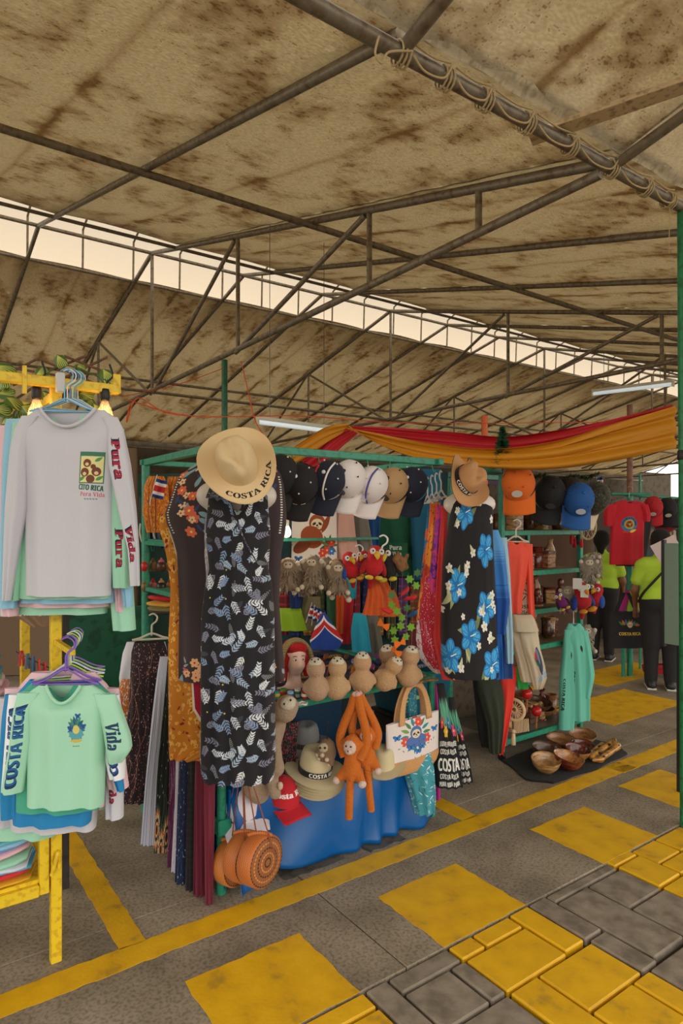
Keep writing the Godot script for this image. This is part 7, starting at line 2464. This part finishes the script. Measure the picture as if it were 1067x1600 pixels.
# ================= overhead =================
func build_overhead() -> void:
	var st := begin()
	# green corner post of the tent
	var gp := thing("tent_post", "tall green painted tent post at the picture's edge", "post", V(2.30, 0, .87))
	var tg := worn("tentgreen", C(34, 128, 78), C(24, 92, 58), .45, 0, 1.0, .03)
	pipe(st, V(.03, 0, 0), V(0, 3.34, 0), .029, 14)
	put("pole", st, tg, gp)
	st = begin()
	lathe(st, [Vector2(.03, 0), Vector2(.036, .01), Vector2(.036, .05), Vector2(.03, .06)], V(.015, 1.98, 0), Basis.IDENTITY, 14)
	put("strap", st, mat(C(28, 28, 28), .5), gp)
	st = begin()
	tube(st, smooth_path([V(-.03, 1.98, .03), V(-.045, 1.9, .035), V(-.03, 1.8, .035), V(-.035, 1.72, .03)], 5), .005, 6)
	put("loose_strap", st, mat(C(28, 28, 28), .5), gp)
	# green inner pole under the truss
	st = begin()
	var gq := V(1.65, 0, -3.45)
	pipe(st, V(0, 0, 0), V(0, 3.3, 0), .03, 12)
	var o := put("tent_pole", st, worn("polegreen", C(22, 100, 66), C(14, 70, 46), .45, 0, 1.0, .03))
	o.position = gq
	tag(o, "green pole carrying the front truss behind the straw hat", "post")
	# rope lashing on the eave pipe
	var rp := thing("lashing_rope", "pale rope lashing the tarp's edge to the eave pipe", "rope", V(1.0, 3.34, .87))
	var rm := worn("rope", C(196, 174, 130), C(150, 126, 86), .9, 0, 6.0, .1)
	var xs := [.30, .52, .74, 1.0, 1.3, 1.62, 1.92, 2.15]
	for i in xs.size():
		var x: float = xs[i] - 1.0
		st = begin()
		var pts := []
		for k in 34:
			var a := TAU * k / 11.0
			pts.append(V(x + .028 * (k / 33.0 - .5) * 2, cos(a) * .040, sin(a) * .040))
		tube(st, pts, .0042, 6)
		put("lashing", st, rm, rp)
		if i < xs.size() - 1:
			var x2: float = xs[i + 1] - 1.0
			st = begin()
			tube(st, smooth_path([V(x + .02, -.02, .045), V(lerpf(x, x2, .35), -.055, .045), V(lerpf(x, x2, .75), -.045, .05), V(x2 - .01, .02, .045)], 5), .0042, 6)
			put("swag", st, rm, rp)
			st = begin()
			tube(st, smooth_path([V(x + .02, .03, .04), V(lerpf(x, x2, .5), .01, .05), V(x2, .045, .03)], 5), .0042, 6)
			put("swag", st, rm, rp)
	st = begin()
	tube(st, smooth_path([V(-.68, 0, .04), V(-.80, -.06, .05), V(-.83, -.11, .05), V(-.86, -.09, .05), V(-.84, -.02, .045)], 6), .0042, 6)
	put("loose_loop", st, rm, rp)
	st = begin()
	tube(st, smooth_path([V(1.10, -.03, .03), V(1.105, -.12, .03), V(1.09, -.22, .035), V(1.10, -.30, .03)], 5), .002, 5)
	put("loose_end", st, rm, rp)
	# tarp hem with eyelets along the pipe
	st = begin()
	sheet(st, 40, 3, func(u: float, v: float): return V(lerpf(-.2, 2.3, u), 3.41 + .035 * v + .008 * sin(u * 40), .905 + .05 * v), .006)
	tag(put("tarp_hem", st, worn("hem", C(206, 192, 162), C(100, 80, 56), .8, 0, 2.0)), "folded hem of the neighbouring tarp along the eave pipe", "tarp hem")
	# wooden plank
	st = begin(false)
	bar(st, V(1.15, 3.375, .77), V(1.72, 3.475, 1.92), .095, .022)
	tag(put("wooden_plank", st, worn("plank", C(206, 182, 142), C(140, 112, 78), .8, 0, 2.0)), "pale wooden plank laid across the eave pipe", "plank")
	# fluorescent fittings
	for f in [[on_z(402, 653, -2.4), on_z(523, 669, -2.4), "unlit looking fluorescent fitting hanging behind the straw hat"], [on_x(926, 611, 5.64), on_x(1052, 595, 5.64), "bright fluorescent fitting hanging on the second truss"]]:
		var a: Vector3 = f[0]
		var b: Vector3 = f[1]
		var t := thing("strip_light", f[2], "lamp", a.lerp(b, .5))
		var dv := (b - a) / 2
		st = begin(false)
		bar(st, -dv, dv, .06, .03)
		put("housing", st, mat(C(206, 198, 182), .5), t)
		for s in [-1.0, 1.0]:
			st = begin(false)
			bar(st, dv * s * .985 + V(0, -.03, 0), dv * s + V(0, -.03, 0), .055, .06)
			put("end_cap", st, mat(C(196, 186, 160), .5), t)
		var em := StandardMaterial3D.new()
		em.albedo_color = C(226, 232, 232)
		em.emission_enabled = true
		em.emission = C(222, 236, 240)
		em.emission_energy_multiplier = .42
		em.roughness = .4
		st = begin()
		pipe(st, -dv * .97 + V(0, -.035, 0), dv * .97 + V(0, -.035, 0), .02, 12)
		put("tube", st, em, t)
		var li := AreaLight3D.new()
		li.name = "tube_light"
		li.area_size = Vector2(dv.length() * 1.9, .04)
		li.light_color = C(226, 238, 244)
		li.light_energy = .06
		li.area_range = 20
		li.area_attenuation = 2
		li.shadow_enabled = true
		t.add_child(li)
		var zx := dv.normalized()
		li.basis = Basis(zx, Vector3.UP.cross(zx).normalized(), zx.cross(Vector3.UP.cross(zx)).normalized())
		li.position = V(0, -.07, 0)
		for s in [-.7, .7]:
			st = begin()
			pipe(st, dv * s, dv * s + V(0, roof_y(t.position.z) - t.position.y if t.position.x < 4 else .45, 0), .003, 5)
			put("suspension_wire", st, mat(C(120, 116, 108), .4, .6), t)
	# orange and red flex strung under the roof
	var wr := mat(C(206, 76, 34), .5)
	var k := 0
	for w in [[[on_z(190, 620, -3.42), on_z(280, 600, -3.42), on_z(350, 575, -3.42)], "orange flex rising to the green pole"], [[at(200, 625, 4.4), at(300, 650, 4.5), at(470, 650, 4.8), at(640, 661, 5.2), at(900, 660, 6.0), at(985, 659, 6.3)], "long orange flex strung level below the trusses"], [[at(377, 565, 5.4), at(385, 600, 5.0), at(400, 660, 4.6), at(425, 695, 4.3)], "orange flex dropping to the stall's rail"], [[at(203, 630, 4.4), at(198, 660, 4.3), at(215, 622, 4.4), at(260, 645, 4.4), at(330, 652, 4.5)], "looped orange flex end beside the white shirt"]]:
		st = begin()
		tube(st, smooth_path(w[0], 6), .004, 6)
		tag(put("flex_cable", st, wr), w[1], "cable", "orange flexes")
	# red and gold drapes
	var gold := cloth_glow(C(196, 130, 18))
	var redm := cloth_glow(C(178, 20, 34))
	drape("red swag of cloth hanging across the hall under the trusses", redm, [[520, 665, 5.0], [600, 668, 4.9], [700, 676, 4.75], [780, 684, 4.6], [860, 675, 4.45], [940, 659, 4.3], [1050, 632, 4.1]], [[545, 672, 4.9], [620, 690, 4.8], [700, 703, 4.65], [780, 708, 4.5], [860, 700, 4.35], [950, 676, 4.2], [1050, 650, 4.0]], .05)
	drape("long gold swag of cloth hanging below the red one", gold, [[518, 664, 4.75], [580, 676, 4.65], [660, 692, 4.5], [760, 703, 4.3], [860, 692, 4.1], [960, 662, 3.95], [1056, 634, 3.8]], [[545, 666, 4.7], [590, 692, 4.6], [660, 716, 4.45], [760, 727, 4.25], [860, 730, 4.05], [960, 718, 3.9], [1056, 700, 3.75]], .05)
	drape("gold tail of cloth falling from the knot toward the stall", gold, [[545, 662, 4.7], [510, 668, 4.6], [470, 692, 4.45], [440, 712, 4.3]], [[535, 676, 4.7], [508, 690, 4.6], [476, 712, 4.45], [448, 730, 4.3]], .03)
	drape("red tail of cloth falling beside the gold tail", redm, [[540, 668, 4.8], [515, 682, 4.7], [492, 704, 4.6], [470, 720, 4.5]], [[560, 676, 4.8], [535, 694, 4.7], [514, 714, 4.6], [490, 730, 4.5]], .03)
	st = begin()
	pipe(st, at(757, 650, 6.6), at(757, 676, 6.6) - V(0, 2.54, 0), .032, 10)
	tag(put("orange_pole", st, mat(C(214, 96, 40), .5)), "orange painted pole rising behind the drapes", "post")

func cloth_glow(col: Color) -> StandardMaterial3D:
	var m := StandardMaterial3D.new()
	m.albedo_color = col
	m.roughness = .6
	m.backlight_enabled = true
	m.backlight = Color(.2, .2, .2)
	return m
func curve_at(pts: Array, u: float) -> Vector3:
	var f := u * (pts.size() - 1)
	var i := mini(int(f), pts.size() - 2)
	var a: Vector3 = pts[maxi(i - 1, 0)]
	var b: Vector3 = pts[i]
	var c: Vector3 = pts[i + 1]
	var d: Vector3 = pts[mini(i + 2, pts.size() - 1)]
	return b.cubic_interpolate(c, a, d, f - i)
func drape(label: String, m: Material, top: Array, bot: Array, amp: float) -> void:
	var tp := []
	var bp := []
	for q in top: tp.append(at(q[0], q[1], q[2]))
	for q in bot: bp.append(at(q[0], q[1], q[2]))
	var st := begin()
	sheet(st, 60, 26, func(u: float, v: float):
		var p := curve_at(tp, u).lerp(curve_at(bp, u), v)
		var f := sin(v * 15.0 + 1.5 * sin(u * 3.0)) * .6 + .4 * sin(v * 27.0 + u * 4.0)
		return p - fwd * amp * f * (.35 + .65 * sin(u * PI)) + Vector3.DOWN * .02 * sin(v * 15.0) * sin(u * PI), .003)
	tag(put("drape", st, m), label, "drape", "red and gold drapes")

# ================= beyond =================
func person(label: String, p: Vector3, turn: float, h: float) -> void:
	var t := thing("person", label, "person", p, turn, "people in lime green shirts")
	var s := h / 1.6
	var m := func(x: float, y: float, z: float) -> Vector3: return V(x, y, z) * s
	var hips := .86
	# trousers, shirt, skin, hair, shoes: layers over one standing figure seen from behind
	var st := begin()
	blob(st, [[m.call(-.085, hips, 0), m.call(-.085, .47, .01), .098 * s, .068 * s], [m.call(-.085, .47, .01), m.call(-.085, .08, -.01), .064 * s, .045 * s], [m.call(.085, hips, 0), m.call(.085, .47, .01), .098 * s, .068 * s], [m.call(.085, .47, .01), m.call(.09, .08, -.01), .064 * s, .045 * s], [m.call(-.07, hips + .06, -.01), m.call(.07, hips + .06, -.01), .115 * s, .115 * s], [m.call(-.06, 1.1, 0), m.call(.06, 1.1, 0), .11 * s, .11 * s], [m.call(-.13, 1.27, 0), m.call(.13, 1.27, 0), .07 * s, .07 * s], [m.call(0, 1.3, 0), m.call(0, 1.42, .02), .055 * s, .05 * s], [m.call(0, 1.48, .03), m.call(0, 1.52, .02), .085 * s, .09 * s], [m.call(-.19, 1.24, 0), m.call(-.24, 1.0, .03), .045 * s, .038 * s], [m.call(-.24, 1.0, .03), m.call(-.22, .82, .14), .036 * s, .026 * s], [m.call(.19, 1.24, 0), m.call(.24, 1.0, .03), .045 * s, .038 * s], [m.call(.24, 1.0, .03), m.call(.22, .82, .14), .036 * s, .026 * s]], .017, .03)
	var body := put("body", st, mat(C(128, 84, 60), .6), t)
	for x in [-1.0, 1.0]:
		st = begin()      # hand: palm, four fingers, thumb
		var hb: Array = [[m.call(x * .22, .82, .14), m.call(x * .215, .75, .16), .022 * s, .026 * s]]
		for f in 4: hb.append([m.call(x * .215 + (f - 1.5) * .014, .75, .16), m.call(x * .212 + (f - 1.5) * .015, .70 - .008 * (1.5 - absf(f - 1.5)), .185), .009 * s, .008 * s])
		hb.append([m.call(x * .20, .79, .16), m.call(x * .18, .745, .185), .010 * s, .008 * s])
		blob(st, hb, .006, .008)
		put("hand", st, mat(C(128, 84, 60), .6), t)
	st = begin()
	blob(st, [[m.call(-.075, hips + .09, -.01), m.call(.075, hips + .09, -.01), .128 * s, .128 * s], [m.call(-.065, 1.1, 0), m.call(.065, 1.1, 0), .125 * s, .125 * s], [m.call(-.13, 1.26, 0), m.call(.13, 1.26, 0), .085 * s, .085 * s], [m.call(-.185, 1.25, 0), m.call(-.225, 1.10, .015), .06 * s, .058 * s], [m.call(.185, 1.25, 0), m.call(.225, 1.10, .015), .06 * s, .058 * s], [m.call(0, 1.30, 0), m.call(0, 1.345, .0), .07 * s, .066 * s]], .016, .03)
	put("shirt", st, cloth(C(172, 204, 56)), t, "lime green T-shirt")
	st = begin()
	blob(st, [[m.call(-.088, hips - .02, 0), m.call(-.088, .47, .01), .112 * s, .085 * s], [m.call(-.088, .47, .01), m.call(-.088, .10, -.01), .08 * s, .062 * s], [m.call(.088, hips - .02, 0), m.call(.088, .47, .01), .112 * s, .085 * s], [m.call(.088, .47, .01), m.call(.092, .10, -.01), .08 * s, .062 * s], [m.call(-.07, hips + .03, -.015), m.call(.07, hips + .03, -.015), .126 * s, .126 * s]], .017, .03)
	put("trousers", st, cloth(C(26, 24, 26)), t, "black trousers")
	st = begin()
	blob(st, [[m.call(0, 1.50, -.012), m.call(0, 1.54, 0), .098 * s, .095 * s], [m.call(0, 1.46, -.05), m.call(0, 1.36, -.06), .06 * s, .04 * s]], .014, .03)
	put("hair", st, plush(C(30, 24, 22)), t)
	for x in [-1.0, 1.0]:
		st = begin()
		blob(st, [[m.call(x * .088, .04, -.05), m.call(x * .095, .035, .14), .045 * s, .038 * s], [m.call(x * .088, .07, -.03), m.call(x * .088, .09, -.02), .045 * s, .042 * s]], .012, .02)
		put("shoe", st, mat(C(26, 25, 26), .5), t)
		st = begin(false)
		box(st, m.call(x * .091, .008, .045), V(.085, .016, .26) * s)
		put("sole", st, mat(C(206, 200, 190), .6), t)
		st = begin()
		ball(st, m.call(x * .092, 1.5, .025), V(.016, .03, .02) * s)
		put("ear", st, mat(C(128, 84, 60), .6), t)
	st = begin()        # face, turned away from the viewer
	ball(st, m.call(0, 1.485, .115), V(.012, .02, .016) * s)
	for x in [-1.0, 1.0]: ball(st, m.call(x * .032, 1.51, .098), V(.012, .007, .008) * s)
	ball(st, m.call(0, 1.445, .105), V(.022, .006, .008) * s)
	put("face_features", st, mat(C(110, 64, 50), .6), t)

func build_beyond() -> void:
	var st: SurfaceTool
	var p1 := on_y(940, 1031)
	person("person seen from behind in lime green shirt beside the red macaws", p1, facing(p1) + PI - .2, 1.52)
	var p2 := on_y(1032, 1076)
	person("person seen from behind in lime green shirt with black bag strap", p2, facing(p2) + PI + .15, 1.55)
	st = begin()
	var c2 := p2 + V(0, 1.05, 0)
	var b2 := Basis.from_euler(V(0, facing(p2) + PI + .15, 0))
	tube(st, smooth_path([c2 + b2 * V(-.16, .27, -.03), c2 + b2 * V(-.05, .17, -.135), c2 + b2 * V(.08, .02, -.145), c2 + b2 * V(.17, -.10, -.1), c2 + b2 * V(.2, -.2, .0)], 5), .012, 8)
	tag(put("bag_strap", st, mat(C(24, 22, 22), .6)), "black shoulder strap across the second person's back", "strap")
	# hanging pole with red T-shirt and black tote
	var pp := on_y(984, 1056)
	st = begin()
	pipe(st, V(0, 0, 0), V(0, 1.95, 0), .03, 12)
	pipe(st, V(-.09, 0, -.02), V(-.09, .75, -.02), .022, 10)
	pipe(st, at(955, 772, 6.9) - pp, at(1016, 772, 6.92) - pp, .014, 8)
	var o := put("display_pole", st, green)
	o.position = pp
	tag(o, "green display pole with the red T-shirt and black tote", "post")
	st = begin()
	pipe(st, V(0, 1.95, 0), V(0, 2.9, 0), .03, 12)
	o = put("brown_pole", st, worn("brownpole", C(128, 82, 60), C(90, 56, 40), .6, 0, 1.5))
	o.position = pp
	tag(o, "brown painted upper length of the display pole", "post")
	var ri := canvas(256, 512, C(188, 20, 38))
	var cc := Vector2(131, 190)
	oval(ri, cc, 62, 62, C(56, 120, 160), 0, false)
	oval(ri, cc, 39, 39, C(196, 150, 60), 0, false)
	for i in 9: oval(ri, cc + Vector2.from_angle(i * .7) * 18, 10, 9, [C(120, 66, 34), C(90, 46, 26), C(150, 96, 44)][i % 3], i, false)
	letters(ri, "COSTA RICA PURA VIDA", cc - Vector2(0, 50), 14, C(24, 36, 60), 0, 50, false, .85, .6)
	leaf(ri, cc + Vector2(-54, 58), .1, 60, 18, C(196, 60, 40))
	leaf(ri, cc + Vector2(0, 62), -.3, 62, 22, C(230, 190, 50))
	shirt("red_shirt", "bright red T-shirt with round blue emblem on the display pole", "shirt", printed(ri), 6.8, [[782, 970, 996], [786, 958, 1008], [800, 954, 1006], [840, 953, 1004], [882, 952, 1004]], [[788, 946, 964], [805, 943, 960], [822, 944, 956]], [[788, 1000, 1012], [804, 1003, 1016], [815, 1004, 1015]], cloth(C(188, 20, 38)), null, "", Vector2(.4, .03))
	hung("black_shirt", "black T-shirt hanging behind the red one", "shirt", cloth(C(26, 22, 24)), [[790, 962, 1012], [815, 960, 1018], [884, 962, 1008]], 6.92, .05, 4, .01)
	hanger("steel hanger of the red T-shirt", at(983, 776, 6.8), .3, .05, mat(C(150, 150, 150), .3, .7), facing(at(983, 776, 6.8)), "", .004)
	var bi := canvas(512, 512, C(28, 27, 32))
	for i in 8: leaf(bi, Vector2(300 + (i - 4) * 26, 190), -1.6 + i * .35 - .9, 90, 34, [C(60, 130, 60), C(206, 96, 60), C(70, 110, 140)][i % 3])
	sloth_face(bi, Vector2(300, 180), 46, C(196, 160, 110))
	letters(bi, "COSTA RICA", Vector2(300, 310), 44, C(220, 190, 60), 0, 0, false, 1.0, 2.0)
	var tb := foot([[1012, 950, 1004]], 6.75)
	var tt := thing("tote_bag", "black tote with yellow lettering and sloth emblem on the pole", "bag", tb)
	put("body", garment([[955, 954, 1002], [980, 951, 1003], [1012, 951, 1006]], 6.75, tb, .04, 3, .006, 8), printed(bi), tt)
	for s in [-1.0, 1.0]:
		st = begin()
		sheet(st, 2, 14, func(u: float, v: float):
			var c := at(978 + s * lerpf(16, 3, v) + (u - .5) * 6, lerpf(956, 926, v), 6.72)
			return c - tb, .004)
		put("handle", st, cloth(C(30, 28, 32)), tt)
	var rc := [["magenta", C(170, 40, 120)], ["lime", C(170, 200, 60)], ["yellow", C(226, 200, 60)]]
	for i in 3:
		hung("ribbon", "%s ribbon tied to the display pole above the black tote" % rc[i][0], "ribbon", cloth(rc[i][1]), [[922, 978 + i * 4, 986 + i * 4], [945, 970 + i * 10, 980 + i * 10], [958, 966 + i * 12, 974 + i * 12]], 6.78, .02, 1, .003, "ribbons on the display pole")
	flag("small striped flag over the camouflage cap", at(937, 746, 4.78), .04, .11, .1)
	# grey green panel on a foot, beside the tent post
	var sp := thing("sign_panel", "grey green panel with black edging half hidden by the tent post", "panel", at(1052, 928, 4.0))
	sp.rotation.y = facing(sp.position) - .5
	st = begin(false)
	box(st, V(0, 0, 0), V(.10, .62, .03))
	put("panel", st, mat(C(122, 142, 126), .6), sp)
	st = begin(false)
	box(st, V(-.06, 0, 0), V(.02, .66, .03))
	put("edging", st, mat(C(26, 26, 26), .5), sp)
	st = begin(false)
	bar(st, V(.03, -.3, -.02), V(.03, -sp.position.y, -.02), .03)
	put("leg", st, mat(C(26, 26, 26), .5), sp)
	var o2: MeshInstance3D
	st = begin(false)
	box(st, V(0, 0, 0), V(.16, .13, .004), Basis.from_euler(V(0, 0, .5)))
	o2 = put("paper_sheet", st, mat(C(206, 184, 180), .7))
	o2.position = at(1042, 858, 4.3)
	o2.rotation.y = facing(o2.position)
	tag(o2, "pale pink paper sheet above the second person", "paper")
	# far cap rack
	var rk := thing("cap_rack", "far rack of caps with a teal rail", "rack", at(1020, 778, 7.2))
	st = begin()
	pipe(st, at(975, 773, 7.0) - rk.position, at(1066, 779, 7.6) - rk.position, .016, 8)
	put("rail", st, green, rk)
	st = begin()
	pipe(st, at(1000, 740, 7.3) - rk.position, at(1000, 780, 7.3) - rk.position - V(0, 1.9, 0), .014, 8)
	put("upright", st, green, rk)
	var fc := [[1020, 793, C(176, 26, 36), "bright red"], [1043, 795, C(28, 26, 28), "black"], [1060, 796, C(60, 50, 44), "dark brown"], [1032, 806, C(120, 24, 32), "maroon"]]
	for i in 4:
		var q := at(fc[i][0], fc[i][1], 7.1 + .1 * i)
		cap("%s cap on the far rack" % fc[i][3], Transform3D(hung_cap_basis(q, .1 * i, .4).scaled(Vector3.ONE * 1.25), q), cloth(fc[i][2]), cloth(fc[i][2]), {"group": "caps on the far rack", "patch": mat(C(200, 194, 186), .6)})
	for i in 7:
		var q := at(1018 + i * 7.0, 838 + 3 * (i % 2), 7.5)
		var th := thing("carved_figure", "%s carved figure, %s in the far row" % [["pale", "tan", "cream", "brown", "ochre", "ivory", "dark"][i], ["first", "second", "third", "fourth", "fifth", "sixth", "seventh"][i]], "carving", q, i, "carved figures in the far row")
		st = begin()
		blob(st, [[V(0, -.06, 0), V(0, .03, 0), .03, .024], [V(0, .07, 0), V(0, .075, 0), .022, .02]], .011, .015)
		put("figure", st, mat([C(180, 160, 120), C(150, 120, 80), C(196, 176, 140), C(110, 84, 56), C(160, 130, 60), C(190, 180, 160), C(80, 66, 50)][i], .6), th)
	# far counters, cloth walls and stacks that fill the hall
	var dk := [C(88, 78, 70), C(70, 78, 84), C(104, 80, 64), C(84, 66, 84), C(50, 84, 74), C(112, 90, 68)]
	var fl := [["taupe cloth wall of a far stall behind the two people", [[800, 905, 1000], [998, 905, 1000]], 9.2, 0], ["slate cloth wall of a far stall behind the cap rack", [[812, 985, 1066], [990, 990, 1066]], 9.6, 1], ["brown cloth wall of a far stall behind the second stall", [[770, 800, 930], [1010, 800, 930]], 8.6, 2], ["plum cloth wall seen through the main stall", [[745, 560, 800], [1042, 560, 800]], 7.4, 3], ["bottle green cloth wall seen at the side of the main stall", [[740, 180, 480], [1030, 170, 480]], 7.8, 4], ["tan cloth wall behind the yellow rack", [[700, -60, 215], [1054, -60, 215]], 7.0, 5]]
	for f in fl: hung("stall_curtain", f[0], "curtain", cloth(dk[f[3]]), f[1], f[2], .06, 14, .03, "cloth walls of far stalls")
	for i in 3:
		var cp := on_y(1010 + i * 40, 1052 + 4 * i)
		var ct := thing("far_counter", "dark counter with a red cloth edge, %s beyond the people" % ["first", "second", "third"][i], "counter", V(7.4 + i * 1.4, 0, -1.9 + .4 * i), .1, "far counters")
		st = begin(false)
		box(st, V(0, .74, 0), V(1.1, .04, .6))
		put("worktop", st, mat(C(60, 44, 36), .6), ct)
		st = begin()
		sheet(st, 24, 6, func(u: float, v: float): return V(lerpf(-.55, .55, u), lerpf(.75, .12, v), .31 + .02 * v * sin(u * 30)), .004)
		put("skirt", st, cloth(C(40, 34, 36)), ct)
		for s in [V(-.5, 0, -.25), V(.5, 0, -.25), V(-.5, 0, .25), V(.5, 0, .25)]:
			st = begin(false)
			bar(st, s, s + V(0, .72, 0), .04)
			put("leg", st, green, ct)
	hung("red_rug", "red cloth on the floor below the second person", "cloth", cloth(C(160, 24, 40)), [[1038, 1004, 1066], [1050, 1006, 1066]], 6.9, .12, 2, .01)

func build_all() -> void:
	build_rack()
	build_stall()
	build_second()
	build_overhead()
	build_beyond()
